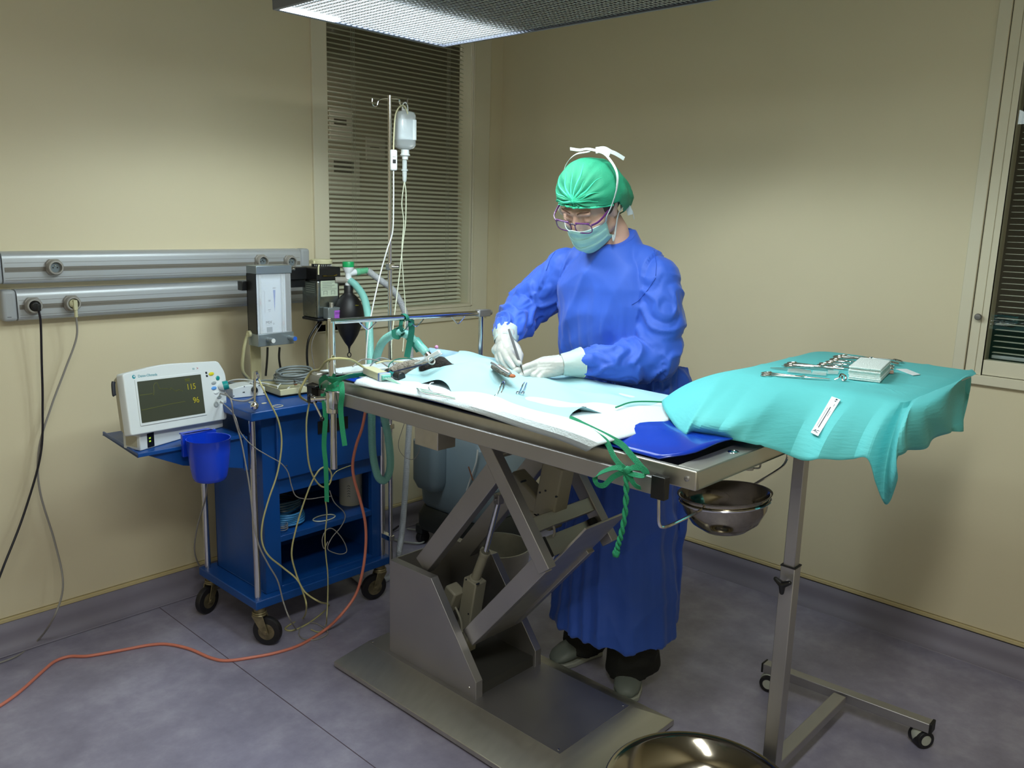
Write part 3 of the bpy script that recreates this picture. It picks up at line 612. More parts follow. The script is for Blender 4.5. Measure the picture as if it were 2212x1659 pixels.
MB().cyl((-1.292, vy0-0.006, 1.262), (-1.277, vy0-0.006, 1.262), 0.0026).cyl((-1.277, vy0-0.006, 1.261), (-1.24, vy0-0.006, 1.262), 0.0012).cyl((-1.24, vy0-0.006, 1.262), (-1.228, vy0-0.006, 1.265), 0.0024).build('filler_pin', m_brass, vp)
m_lab = mat('pale_label', 'B7C2AE', 0.5)
l_ = MB().box((-1.299, vy0-0.0012, 1.183), (-1.222, vy0, 1.243)).build('label', m_lab, vp)
tx = MB()
for i in range(4): tx.box((-1.293, vy0-0.0016, 1.238-i*0.0062), (-1.236-(i % 2)*0.012, vy0-0.001, 1.2368-i*0.0062))
tx.box((-1.296, vy0-0.0016, 1.2125), (-1.226, vy0-0.001, 1.2133)).box((-1.296, vy0-0.0016, 1.208), (-1.226, vy0-0.001, 1.2086))
for x in (-1.287, -1.252): tx.box((x, vy0-0.0016, 1.189), (x+0.001, vy0-0.001, 1.203)).box((x+0.016, vy0-0.0016, 1.189), (x+0.017, vy0-0.001, 1.203)).box((x, vy0-0.0016, 1.203), (x+0.017, vy0-0.001, 1.204)).box((x+0.004, vy0-0.0016, 1.193), (x+0.012, vy0-0.001, 1.1936))
tx.build('label_print', m_ink, l_)
l2 = MB().box((vx0-0.0012, -0.30, 1.187), (vx0, -0.222, 1.236)).build('label', mat('dark_label', '4E5650', 0.4), vp)
tx = MB()
for i in range(5): tx.box((vx0-0.0016, -0.296, 1.231-i*0.008), (vx0-0.001, -0.24, 1.2295-i*0.008))
tx.build('label_print', mat('silver_ink', '9AA296', 0.5), l2)
MB().box((-1.290, vy0-0.034, 1.098), (-1.235, vy0, 1.142)).build('filler_block', m_fm, vp, bevel=0.002)
for za, zb2 in ((1.128, 1.142), (1.098, 1.106)): MB().box((-1.235, vy0-0.034, za), (-1.221, vy0-0.015, zb2)).build('filler_lug', m_fm, vp, bevel=0.001)
MB().cyl((-1.262, vy0-0.016, 1.14), (-1.262, vy0-0.016, 1.160), 0.0085, n=20).build('filler_screw', m_steel, vp, bevel=0.001)
MB().cyl((-1.285, vy0-0.03, 1.098), (-1.285, vy0-0.046, 1.098), 0.0075, n=20).build('drain_screw', m_chrome, vp, bevel=0.001)
MB().box((-1.262, vy0-0.0355, 1.097), (-1.234, vy0-0.034, 1.131)).build('purple_label', mat('purple_label', 'A85CC8', 0.5), vp)
MB().box((-1.259, vy0-0.0360, 1.122), (-1.237, vy0-0.0355, 1.1232)).box((-1.259, vy0-0.0360, 1.117), (-1.237, vy0-0.0355, 1.1182)).build('label_print', m_ink, vp)
cable([(-1.29, -0.29, 1.089), ony(665, 740, -0.29), ony(667, 803, -0.28), (-1.30, -0.28, 0.853)], 0.0046, m_black, 'thick black hose dropping from under the vaporiser', 'hose', name='gas_hose')
cable([(-1.272, -0.29, 1.09), ony(674, 740, -0.27), ony(680, 795, -0.26), (-1.27, -0.26, 0.853)], 0.0013, m_cabg, 'thin grey wire hanging beside the vaporiser hose', 'wire', name='wire')
# wall outlet plate partly hidden behind the vaporiser
so = thing('wall_plate', 'square cream outlet plate low on the left wall behind the vaporiser', 'wall plate', ony(700, 700, -0.01))
a, b_ = ony(682, 718, -0.01), ony(735, 640, -0.01)
MB().box((a.x, -0.012, a.z), (b_.x, 0.0, b_.z)).build('plate', m_frame, so, bevel=0.002)
MB().box((a.x+0.03, -0.014, a.z+0.03), (b_.x-0.005, -0.011, b_.z-0.02)).build('cover', mat('yellowed_cover', 'CDBF94', 0.5), so, bevel=0.001)
# ================================================================ breathing bag, valve and hoses
hx, hy = -1.183, -0.33
bg = thing('breathing_bag', 'black rubber breathing bag hanging beside the vaporiser', 'bag', (hx, hy, 1.2))
pf = [(0.0001, 0.958), (0.003, 0.958), (0.0034, 0.972), (0.006, 0.982), (0.018, 0.998), (0.036, 1.030), (0.053, 1.075), (0.060, 1.105), (0.057, 1.135), (0.045, 1.163), (0.030, 1.182), (0.019, 1.191), (0.0175, 1.196), (0.0178, 1.222), (0.016, 1.2235), (0.0001, 1.2235)]
MB().lathe([(r*(1+0.0), z) for r, z in pf], (hx, hy, 0), n=48).build('bag_body', m_rubber, bg, ang=60)
MB().tube([(hx+0.0065*cos(a_), hy-0.0065*0.4*cos(a_), 0.948+0.009*sin(a_)) for a_ in [2*pi*i/16 for i in range(17)]], 0.002, 8, 1).build('hanging_ring', m_rubber, bg)
wall_text('2 litres', 0.006, mat('yellow_ink', 'A8A020', 0.5), bg, hx, 1.150, hy-0.054, 'size_marking')
m_wp = mat('white_valve', 'E8ECF2', 0.3); m_gcap = mat('green_cap', '12A25E', 0.35)
m_hose_t = mat('corrugated_teal_hose', '8FD4CC', 0.25, alpha=0.8); m_hose_w = mat('corrugated_clear_hose', 'CDD0D6', 0.25, alpha=0.8)
m_cg = mat('clear_green_connector', '6FD0A0', 0.15, alpha=0.7)
vl = thing('exhaust_valve', 'white exhaust valve with bright green cap above the black bag', 'valve', (hx, hy, 1.23))
MB().lathe([(0.013, 1.222), (0.0135, 1.245), (0.012, 1.248), (0.012, 1.268), (0.014, 1.275), (0.021, 1.285), (0.0215, 1.297)], (hx, hy, 0), n=28).build('valve_body', m_wp, vl)
MB().lathe([(0.0225, 1.295), (0.0225, 1.312), (0.021, 1.315), (0, 1.3155)], (hx, hy, 0), n=36).build('cap', m_gcap, vl)
sdv = Vector((0.86, -0.1, 0.10)).normalized(); o_ = Vector((hx, hy, 1.270))
MB().cyl(o_, o_+sdv*0.045, 0.0125, 0.013).build('side_arm', m_wp, vl)
MB().lathe([(0.0145, 0.032), (0.0145, 0.048), (0.0125, 0.05), (0.012, 0.085), (0.011, 0.086)], o_, sdv, 24).build('connector', m_cg, vl)
MB().lathe([(0.0125, 0), (0.0135, 0.02), (0.0135, 0.03)], (hx, hy, 1.218), (0, 0, 1), 24).cyl((hx-0.05, hy+0.02, 1.245), (hx+0.01, hy, 1.243), 0.0125).build('manifold', mat('smoky_plastic', 'A9A49A', 0.2, alpha=0.75), vl)
e_ = o_+sdv*0.085
def corr(pts, r, m, label, cat='hose', pitch=0.0042, amp=0.10, n=14, tapers=None):
    P = spline(pts, 24); L = sum((P[i+1]-P[i]).length for i in range(len(P)-1)); N = int(L/pitch)*4
    # resample evenly
    out = [P[0]]; acc = 0; step = L/N; i = 0; pos = 0
    cum = [0]
    for k in range(len(P)-1): cum.append(cum[-1]+(P[k+1]-P[k]).length)
    out = []; j = 0
    for k in range(N+1):
        t = L*k/N
        while j < len(cum)-2 and cum[j+1] < t: j += 1
        f = (t-cum[j])/max(1e-9, cum[j+1]-cum[j]); out.append(P[j].lerp(P[j+1], f))
    o = MB().tube(out, r, n, 1, rf=lambda u: 1+amp*sin(2*pi*u*N/4)).build('breathing_hose', m, ang=180)
    return tag(o, label, cat)
corr([e_, ony(820, 604, -.36), ony(850, 628, -.38), ony(872, 668, -.40), ony(884, 715, -.42), ony(887, 780, -.42), ony(885, 860, -.42), ony(884, 920, -.42), ony(879, 1000, -.42), ony(874, 1080, -.42), ony(868, 1150, -.43), ony(862, 1195, -.46), flr(862, 1232, 0.02), flr(800, 1262, 0.014), flr(760, 1240, 0.014)],
     0.0125, m_hose_w, 'white corrugated exhaust hose curving from the valve down to the floor')
TQ = -0.70
corr([(hx-0.0, hy-0.01, 1.243), ony(770, 618, -.37), ony(787, 645, -.45), ony(796, 690, -.55), ony(799, 740, -.62), ony(800, 800, -.68), ony(803, 860, TQ), ony(803, 930, TQ), ony(806, 985, TQ), ony(817, 1030, TQ-.01), ony(833, 1036, TQ-.01), ony(843, 1005, TQ-.02), ony(838, 940, -.74), ony(822, 870, -.75), ony(812, 820, -.76), ony(812, 780, -.78), ony(826, 740, -.82), ony(851, 722, -.87), ony(877, 722, -.92), ony(905, 745, -.96), ony(921, 762, -1.0)],
     0.0135, m_hose_t, 'pale teal coaxial breathing hose looping over the table end to the patient', amp=0.05)
# ================================================================ patient monitor
A_ = onz(303, 970, 0.7705); B_ = onz(482, 918, 0.7705); mx_ = (B_-A_).normalized(); my_ = Vector((-mx_.y, mx_.x, 0))
MM = Matrix(((mx_.x, my_.x, 0, A_.x), (mx_.y, my_.y, 0, A_.y), (0, 0, 1, 0.7635), (0, 0, 0, 1)))   # local: x along, y back, z up
TI = radians(12); tan_ = math.tan(TI)
def mp(x, z, d=0.0):                        # on the leaning face, d in front of it
    return MM @ Vector((x, -0.012+(z-0.06)*tan_-d*cos(TI)+0.0, z-0+d*sin(TI)))
mo = thing('patient_monitor', 'white patient monitor with dark screen reading 115 and 96 on the side tray', 'monitor', tuple(MM @ Vector((0.17, 0.06, 0))))
m_case = mat('monitor_case', 'D6DCDE', 0.35, var=0.01)
m_case2 = mat('monitor_case_side', 'B9B5A0', 0.45, var=0.03)
W_ = 0.352
b = MB(); b.v = []; b.box((0, 0, 0), (W_, 0.072, 0.052)); b.v = [MM@v for v in b.v]; b.build('base_module', m_case, mo, bevel=0.003)
b = MB(); b.box((0.008, 0.004, 0.052), (W_-0.01, 0.068, 0.062)); b.v = [MM@v for v in b.v]; b.build('base_gap', m_slot, mo)
def rpoly(pts, r, n=6):                      # rounded polygon in 2-D
    out = []; L = len(pts)
    for i in range(L):
        p = Vector(pts[i]); a = Vector(pts[i-1]); c = Vector(pts[(i+1) % L]); rr_ = r[i] if isinstance(r, (list, tuple)) else r
        u = (a-p).normalized(); v = (c-p).normalized(); q0 = p+u*rr_; q1 = p+v*rr_
        for k in range(n+1):
            t = k/n; out.append((q0*(1-t)**2+p*2*t*(1-t)+q1*t*t))
    return out
face = rpoly([(-0.047, 0.060), (-0.030, 0.244), (0.12, 0.252), (0.362, 0.228), (0.385, 0.180), (0.366, 0.100), (0.348, 0.030)], [.008, .008, .05, .014, .02, .03, .01])
fr_ = [mp(x, z+0.004*0, 0.0) for x, z in face]
cx_m, cz_m = 0.16, 0.15
def shr(x, z, k): return (cx_m+(x-cx_m)*k, cz_m+(z-cz_m)*k)
rings = [[mp(*shr(x, z, 0.985), d=0.006) for x, z in face], [mp(x, z, 0.0) for x, z in face], [mp(x, z, -0.022) for x, z in face]]
MB().loft(rings).build('bezel', m_case, mo, bevel=0.002, ang=50)
MB().loft([[mp(*shr(x, z, 0.97), d=-0.022) for x, z in face], [mp(*shr(x, z, 0.96), d=-0.030) for x, z in face], [mp(*shr(x, z, 0.86), d=-0.068) for x, z in face]]).build('rear_case', m_case2, mo, ang=50)
scr = rpoly([(0.000, 0.089), (0.014, 0.213), (0.268, 0.196), (0.254, 0.070)], 0.002, 2)
brd = rpoly([(-0.006, 0.081), (0.008, 0.220), (0.276, 0.203), (0.262, 0.062)], 0.003, 2)
MB().loft([[mp(x, z, 0.0055) for x, z in brd], [mp(x, z, 0.0085) for x, z in brd]]).build('screen_surround', m_case, mo, bevel=0.001)
m_scr = mat('lcd_screen', '3C4034', 0.25, var=0.02, emit=0.12)
sc_ = MB().loft([[mp(x, z, 0.008) for x, z in scr], [mp(x, z, 0.0092) for x, z in scr]]).build('screen', m_scr, mo)
m_lcd = mat('lcd_yellow', '8C8418', 0.5, emit=0.45); m_lcdd = mat('lcd_dim', '5F6216', 0.5, emit=0.3)
xa = (mp(0.254, 0.1)-mp(0.0, 0.118)).normalized(); ya_ = (mp(0.01, 0.2)-mp(0.0, 0.1)).normalized()
def lcd(s, sz, x, z, m, par, name='reading', al='CENTER', d=0.0096): return text(s, sz, m, par, basis(mp(x, z, d)-wloc(par), xa, ya_), name, al, 0.0002)
lcd('115', 0.027, 0.217, 0.163, m_lcd, sc_); lcd('96', 0.027, 0.226, 0.1175, m_lcd, sc_)
lcd('ooooo', 0.008, 0.207, 0.190, m_lcdd, sc_); lcd('ooooo', 0.007, 0.207, 0.185, m_lcdd, sc_)
def trace(pts): return MB().tube([mp(x, z, 0.0097) for x, z in pts], 0.00055, 4, 1)
trace([(0.012, 0.172), (0.05, 0.169), (0.060, 0.169), (0.064, 0.163), (0.068, 0.175), (0.072, 0.193), (0.078, 0.198), (0.086, 0.198), (0.090, 0.178), (0.12, 0.174), (0.13, 0.168), (0.135, 0.174), (0.15, 0.160), (0.165, 0.163), (0.18, 0.155)]).build('waveform', m_lcdd, sc_)
trace([(0.008, 0.127), (0.06, 0.126), (0.12, 0.125), (0.18, 0.122)]).build('waveform', m_lcdd, sc_)
m_tealtxt = mat('teal_print', '1F8FA0', 0.4)
lcd('Datex-Ohmeda', 0.0115, 0.060, 0.2255, m_tealtxt, mo, 'maker_name', d=0.0064)
MB().loft([[mp(0.0085+0.006*cos(t), 0.229+0.006*sin(t), 0.0062) for t in [2*pi*i/16 for i in range(16)]], [mp(0.0085+0.006*cos(t), 0.229+0.006*sin(t), 0.0066) for t in [2*pi*i/16 for i in range(16)]]]).build('maker_mark', m_tealtxt, mo)
MB().loft([[mp(0.0095+0.0028*cos(t), 0.230+0.0028*sin(t), 0.0066) for t in [2*pi*i/12 for i in range(12)]], [mp(0.0095+0.0028*cos(t), 0.230+0.0028*sin(t), 0.0069) for t in [2*pi*i/12 for i in range(12)]]]).build('maker_mark', m_case, mo)
lcd('S/5', 0.008, 0.245, 0.2175, m_tealtxt, mo, 'model_name', d=0.0064); lcd('>', 0.013, 0.262, 0.2165, mat('red_print', 'B83040', 0.4), mo, 'chevron', d=0.0064)
def key(x, z, w_, h_, m, name='key'):
    o = MB().loft([[mp(x+w_*cos(t)*k, z+h_*sin(t)*k, d) for t in [2*pi*i/20 for i in range(20)]] for k, d in ((1, 0.005), (1, 0.008), (0.8, 0.0092))]).build(name, m, mo, ang=50); return o
m_kgrey = mat('grey_key', '9AA2A4', 0.4); m_kyel = mat('yellow_key', 'D2C82A', 0.4); m_kblue = mat('pale_blue_key', '5E9AE0', 0.4)
key(0.316, 0.190, 0.0115, 0.0058, m_kyel); key(0.341, 0.172, 0.0085, 0.0075, m_teal); key(0.319, 0.159, 0.0105, 0.005, m_kgrey)
key(0.315, 0.142, 0.0115, 0.0058, m_kblue); key(0.322, 0.126, 0.011, 0.005, m_case); key(0.330, 0.109, 0.0105, 0.005, m_kgrey); key(0.343, 0.091, 0.011, 0.005, m_case)
key(0.310, 0.088, 0.010, 0.0095, m_kgrey, 'round_key'); key(0.310, 0.088, 0.0085, 0.008, m_case, 'round_key')
for z in (0.1935, 0.183): MB().prism([mp(0.292+a, z+c, 0.0058) for a, c in ((0, 0), (0.0075, -0.0006), (0.0075, 0.0065), (0, 0.007))], mp(0, 0, 0.001)-mp(0, 0, 0)).build('indicator', m_ink, mo)
kd = (mp(0, 0, 1)-mp(0, 0, 0)).normalized(); kd2 = (kd*0.7+mx_*0.72+Vector((0, 0, 0.08))).normalized()
MB().lathe([(0.007, 0), (0.015, 0.012), (0.016, 0.016)], mp(0.338, 0.142, 0.004), kd2, 24).build('knob_base', m_case, mo)
MB().lathe([(0.0155, 0.015), (0.0150, 0.032), (0.013, 0.034), (0, 0.0345)], mp(0.338, 0.142, 0.004), kd2, 24).build('trim_knob', m_teal, mo)
def bmp(x, z, d=0): return MM @ Vector((x, -d, z))
pl = MB().loft([[bmp(x, z, d) for x, z in ((0.028, 0.004), (0.054, 0.004), (0.054, 0.049), (0.028, 0.049))] for d in (0.0, 0.0012)]).build('power_panel', m_black, mo)
for z in (0.031, 0.021):
    t_o = MB().loft([[bmp(x, z+c, d) for x, c in ((0.034, 0), (0.041, 0), (0.041, 0.005), (0.034, 0.005))] for d in (0.0013, 0.0016)]).build('power_symbol', mat('green_led', '9FC23A', 0.5, emit=0.5), pl)
b = MB(); b.box((-0.0005, 0.012, 0.01), (0.0, 0.06, 0.045)); b.v = [MM@v for v in b.v]; b.build('side_cover', m_case2, mo)
MB().tube([mp(-0.036, 0.225, -0.03), mp(-0.040, 0.215, -0.03), mp(-0.044, 0.19, -0.03), mp(-0.043, 0.185, -0.03)], 0.006, 8, 6).build('handle_slot', m_ink, mo)
# ================================================================ translucent blue cup on the tray edge
cc = Vector((-1.936, -0.628, 0))
cu = thing('hanging_cup', 'translucent blue plastic cup hung on the front of the side tray', 'cup', (cc.x, cc.y, 0.67))
def cup_ring(r, z, k=1.0): return [Vector((cc.x+r*cos(t), cc.y+min(r*sin(t), r*0.98 if k else r), z)) for t in [2*pi*i/40 for i in range(40)]]
rings = [cup_ring(r, z) for r, z in ((0.0001, 0.664), (0.040, 0.664), (0.048, 0.668), (0.053, 0.680), (0.058, 0.71), (0.0635, 0.760), (0.0655, 0.800), (0.0668, 0.801), (0.0645, 0.8005), (0.062, 0.760), (0.0565, 0.71), (0.051, 0.682), (0.046, 0.671), (0.0001, 0.668))]
MB().loft(rings, cap=False).build('cup_body', m_bluecup, cu, ang=60)
MB().box((cc.x-0.055, -0.568, 0.735), (cc.x+0.058, -0.5545, 0.808)).box((cc.x-0.05, -0.568, 0.803), (cc.x+0.05, -0.5345, 0.808)).build('hook_plate', m_bluecup, cu, bevel=0.002)
# ================================================================ things on the cart top
ZT = 0.8503
# white power supply with arched top
pb = thing('power_supply', 'white arched power supply box with black inlet on the cart top', 'power supply', (-1.68, -0.41, ZT))
pa = onz(503, 858, ZT+0.005); pb_ = onz(573, 851, ZT+0.005); xd = (pb_-pa).normalized(); yd = Vector((-xd.y, xd.x, 0))
L_ = (pb_-pa).length
arc = [(0, 0), (L_, 0), (L_, 0.030)] + [(L_*(1-k/10), 0.030+0.012*sin(pi*(0.1+0.8*k/10))) for k in range(1, 10)] + [(0, 0.033)]
MB().prism([pa+xd*x+Vector((0, 0, z-0.0045)) for x, z in arc], yd*0.075).build('case', m_case, pb, bevel=0.002)
c = pa+xd*(L_*0.66)+Vector((0, 0, 0.02)); MB().cyl(c+yd*0.002, c-yd*0.014, 0.0125, 0.010, n=8).build('inlet_plug', m_black, pb, bevel=0.002)
c = pa+xd*(L_*0.30)+Vector((0, 0, 0.014)); MB().bar(c, c+xd*0.008, 0.002, 0.003).build('indicator', m_ink, pb)
sx_ = MB()
for (x, z) in ((0.03, 0.004), (0.36, 0.034), (0.82, 0.033), (0.95, 0.005)):
    q = pa+xd*(L_*x)+Vector((0, 0, z)); sx_.cyl(q+yd*0.001, q-yd*0.0008, 0.002, n=10)
sx_.build('case_screws', m_ink, pb)
# cream tray with coiled cables
tr_ = thing('instrument_tray', 'cream plastic tray with black base full of cables on the cart top', 'tray', (-1.50, -0.42, ZT))
ta, tb_, tc_ = onz(606, 858, ZT+0.003), onz(566, 823, ZT+0.02), onz(690, 846, ZT+0.003)
e1 = (tc_-ta); e1.z = 0; e1 = e1.normalized()*0.235; e2 = (Vector((-e1.y, e1.x, 0))).normalized()*0.19
def tp(u, v, z): return Vector((ta.x, ta.y, 0))+e1*u+e2*v+Vector((0, 0, z))
MB().prism([tp(0.02, 0.03, ZT), tp(0.98, 0.03, ZT), tp(0.98, 0.97, ZT), tp(0.02, 0.97, ZT)], (0, 0, 0.007)).build('tray_foot', m_blackm, tr_, bevel=0.002)
zz = ZT+0.007
tb = MB()
tb.prism([tp(0, 0, zz), tp(1, 0, zz), tp(1, 1, zz), tp(0, 1, zz)], (0, 0, 0.004))
for q in (((0, 0), (1, 0), (1, 0.03), (0, 0.03)), ((0, .97), (1, .97), (1, 1), (0, 1)), ((0, .03), (.02, .03), (.02, .97), (0, .97)), ((.98, .03), (1, .03), (1, .97), (.98, .97))):
    tb.prism([tp(u, v, zz+0.004) for u, v in q], (0, 0, 0.018))
tb.build('tray_body', m_cream, tr_, bevel=0.0015)
m_hg = mat('grey_hose', '7E878A', 0.35, var=0.05)
cc_ = onz(632, 822, 0.885); pts = []
for k in range(0, 92):
    a = 2*pi*k/20; r = 0.072+0.006*sin(k*0.7); pts.append(Vector((cc_.x+r*cos(a)*1.0+0.01, cc_.y+r*sin(a)*0.85, 0.884+0.0045*(k/20.0)*2.0+0.004*sin(a*1.0+1))))
tag(MB().tube(pts, 0.0043, 8, 3).build('coiled_hose', m_hg, ang=80), 'thick grey hose coiled several turns in the cream tray', 'hose')
cable([tp(0.9, 0.6, 0.90), onz(690, 833, 0.90), onz(676, 840, 0.905), onz(655, 830, 0.90), onz(625, 818, 0.895), onz(600, 822, 0.89), onz(570, 822, 0.885), onz(540, 826, 0.88), onz(515, 828, 0.875), onz(480, 824, 0.87)], 0.0036, m_hg, 'grey cable running left over the cart top from the coil', n=8)
cable([onz(486, 848, 0.89), onz(500, 862, 0.865), onz(530, 866, 0.857), onz(552, 854, 0.86), onz(556, 838, 0.875), onz(540, 828, 0.893)], 0.0030, m_cabg, 'grey lead arching from the black inlet of the white power supply', n=8)
cable([onz(470, 835, 0.86), onz(500, 822, 0.89), onz(530, 820, 0.90), onz(560, 826, 0.905), onz(580, 830, 0.88), onz(600, 834, 0.885)], 0.003, m_white, 'white cable lying over the back of the white power supply', n=8)
ec = thing('clip_lead', 'white lead with orange tag and black clip in the cream tray', 'lead', tp(0.45, 0.3, 0.875))
MB().tube([tp(0.05, 0.25, 0.872), tp(0.18, 0.38, 0.885), tp(0.4, 0.42, 0.889), tp(0.62, 0.3, 0.878), tp(0.45, 0.18, 0.872), tp(0.22, 0.2, 0.871), tp(0.3, 0.3, 0.873)], 0.0018, 8, 8).build('lead', m_white, ec)
MB().bar(tp(0.36, 0.25, 0.884), tp(0.48, 0.34, 0.889), 0.012, 0.010).build('orange_tag', mat('orange_tag', 'B4501E', 0.5), ec, bevel=0.001)
MB().bar(tp(0.58, 0.42, 0.888), tp(0.78, 0.22, 0.884), 0.007, 0.008).bar(tp(0.52, 0.52, 0.892), tp(0.64, 0.30, 0.882), 0.006, 0.003).build('black_clip', m_black, ec, bevel=0.001)
# chrome ball hook
bh = thing('ball_hook', 'chrome hook with polished ball hanging at the cart front corner', 'hook', (-1.757, -0.606, 0.87))
bt_, bb_ = ony(551, 809, -0.606), ony(550, 877, -0.606)
m_ball = mat('polished_ball', 'E8E8EA', 0.04, 1)
MB().ball(bb_, 0.0135, 28).build('ball', m_ball, bh)
MB().tube([bb_, bt_, bt_+Vector((0.002, 0, 0.004)), bt_+Vector((0.008, 0.0, 0.001)), bt_+Vector((0.011, 0, -0.012)), bt_+Vector((0.010, 0.03, -0.03))], 0.0038, 10, 4).build('hook_arm', m_chrome, bh)
MB().cyl((bt_.x+0.01, -0.58, 0.851), (bt_.x+0.01, -0.58, bt_.z-0.02), 0.003).build('hook_stem', m_chrome, bh)
def band(px, py, r, lab, sq=1.0):
    c = onz(px, py, ZT+0.0014)
    o = MB().tube([c+Vector((r*cos(t)*(1+0.12*cos(3*t)), r*sq*sin(t)*(1+0.15*sin(2*t+1)), 0)) for t in [2*pi*i/14 for i in range(15)]], 0.0011, 6, 4).build('rubber_band', mat('cream_rubber', 'D8D2B4', 0.5))
    tag(o, lab, 'rubber band')
band(600, 877, 0.017, 'cream rubber band lying right of the polished ball'); band(545, 869, 0.013, 'cream rubber band lying behind the polished ball', 0.7)
band(570, 871, 0.009, 'small cream rubber band between the two larger ones', 0.5)
# items on the cart shelf
m_hb = mat('blue_air_hose', '3C86C0', 0.3, var=0.1)
ch = Vector((-1.56, -0.44, 0)); pts = []
for k in range(0, 120):
    a = 2*pi*k/20+0.5; r = 0.066+0.004*sin(k*0.9); pts.append(Vector((ch.x+r*cos(a), ch.y+r*sin(a)*0.95, 0.378+0.0078*(k/20.0)+0.001*sin(a))))
tag(MB().tube(pts, 0.0042, 8, 2).build('coiled_hose', m_hb, ang=80), 'pale blue air hose coiled on the left of the cart shelf', 'hose')
pts = []
for k in range(0, 84):
    a = 2*pi*k/20+2.5; r = 0.062+0.004*sin(k*1.3); pts.append(Vector((ch.x-0.006+r*cos(a), ch.y+0.004+r*sin(a)*0.95, 0.436+0.009*(k/20.0))))
tag(MB().tube(pts, 0.0036, 8, 2).build('coiled_hose', mat('dark_hose', '1E3440', 0.4)), 'dark hose coiled on top of the pale blue hose', 'hose')
tn = thing('white_canister', 'tall white paper canister with small green print on the cart shelf', 'canister', (-1.33, -0.43, 0.3713))
k0 = ony(757, 1020, -0.42)
MB().lathe([(0.044, 0), (0.045, 0.003), (0.045, 0.118), (0.046, 0.120), (0.046, 0.130), (0.044, 0.132), (0, 0.132)], (k0.x, -0.42, 0.3713), n=36).build('canister_body', mat('canister_white', 'B9B8AC', 0.5), tn)
def onc(a, z, r=0.0453): return Vector((k0.x+r*cos(a), -0.42+r*sin(a), z))
for (a0, z0_, z1_, mm) in ((-1.35, 0.382, 0.408, m_ink), (-2.5, 0.41, 0.462, m_ink), (-1.15, 0.435, 0.470, mat('green_print', '1E6A3C', 0.5))):
    q = MB()
    for j in range(5 if mm is m_ink else 2):
        zz_ = z0_+(z1_-z0_)*j/5; q.loft([[onc(a0, zz_), onc(a0+0.13, zz_+0.004), onc(a0+0.26, zz_)], [onc(a0, zz_+0.002), onc(a0+0.13, zz_+0.006), onc(a0+0.26, zz_+0.0025)]], closed=False)
    q.build('print', mm, tn)
tag(MB().tube([Vector((-1.43, -0.5, 0.3745))+Vector((0.045*cos(t), 0.028*sin(t), 0.0)) for t in [2*pi*i/14 for i in range(15)]], 0.0022, 6, 4).build('tubing_loop', m_tub), 'thin pale tubing loop beside the white canister', 'tubing')
tag(MB().tube([Vector((-1.61, -0.505, 0.374))+Vector((0.018*cos(t), 0.02*sin(t), 0.002+0.0012*t)) for t in [2*pi*i/14 for i in range(46)]], 0.0013, 6, 2).build('thin_wire', m_cabg), 'small bundle of thin grey wire at the shelf front corner', 'wire')
# ================================================================ loose cables hanging before the cart
F = -0.63
def C(p, y=F): return ony(p[0], p[1], p[2] if len(p) > 2 else y)
def fl(p, r=0.003): return onz(p[0], p[1], r)
yl = mat('yellowed_cable', 'B6B07C', 0.45, var=0.05)
cable([onz(556, 812, .965), C((566, 835)), C((583, 870)), C((600, 905)), C((608, 945)), C((606, 985)), C((597, 1030)), C((580, 1080)), C((567, 1130)), C((566, 1170)), C((580, 1200)), C((610, 1225)), C((640, 1250, -.66)), C((660, 1280, -.68)), C((690, 1300, -.72)), fl((711, 1307)), fl((695, 1325)), fl((660, 1350)), fl((630, 1362)), fl((616, 1358)), fl((630, 1347)), fl((655, 1335)), C((662, 1310, -.70)), C((655, 1280, -.66)), C((640, 1240)), C((630, 1195)), C((640, 1140)), C((655, 1090)), C((672, 1045)), C((690, 1015)), C((706, 1010)), C((716, 1025)), C((712, 1045)), C((697, 1052)), C((680, 1035)), C((668, 1005)), C((663, 960)), C((662, 910)), C((668, 870)), onz(671, 845, .93)], 0.0030, yl, 'long yellowed cable looping from the ball hook down to the floor and back', n=8)
cable([mp(0.36, 0.12, -0.02), C((497, 860)), C((505, 900)), C((520, 950)), C((530, 1000)), C((540, 1060)), C((548, 1130)), C((560, 1180)), C((580, 1220)), C((600, 1255)), C((612, 1300)), C((625, 1335, -.68)), fl((640, 1360)), fl((652, 1378)), fl((680, 1382)), fl((708, 1368)), fl((690, 1350)), fl((670, 1345)), fl((650, 1355)), fl((645, 1372))], 0.0026, m_cabg, 'pale grey lead hanging from the monitor to the floor', n=8)
cable([mp(0.36, 0.10, -0.03), C((505, 895)), C((520, 935)), C((548, 965)), C((580, 985)), C((606, 1000)), C((622, 1020)), C((630, 1050)), C((640, 1072)), C((665, 1078)), C((695, 1074)), C((715, 1072))], 0.0018, m_cabg, 'thin grey lead sweeping right from the monitor across the drawer', n=6)
cable([C((702, 1075)), C((706, 1110)), C((702, 1160)), C((704, 1200)), C((708, 1240)), C((708, 1290)), C((706, 1330, -.68)), fl((704, 1350)), fl((690, 1365)), fl((672, 1360))], 0.0024, yl, 'yellowed lead hanging straight down below the green ribbon', n=6)
cable([C((712, 1040)), C((725, 1020)), C((745, 1010)), C((760, 1005))], 0.0018, yl, 'short thin cable end right of the green ribbon', n=6)
cable([C((712, 1060)), C((722, 1085)), C((742, 1105)), C((745, 1120)), C((735, 1140)), C((718, 1160)), C((708, 1180)), C((712, 1190)), C((735, 1197)), C((749, 1190)), C((740, 1165)), C((720, 1143)), C((705, 1145)), C((696, 1165)), C((700, 1185)), C((708, 1170))], 0.0018, m_cabg, 'thin grey lead tangled in loops before the lower compartment', n=6)
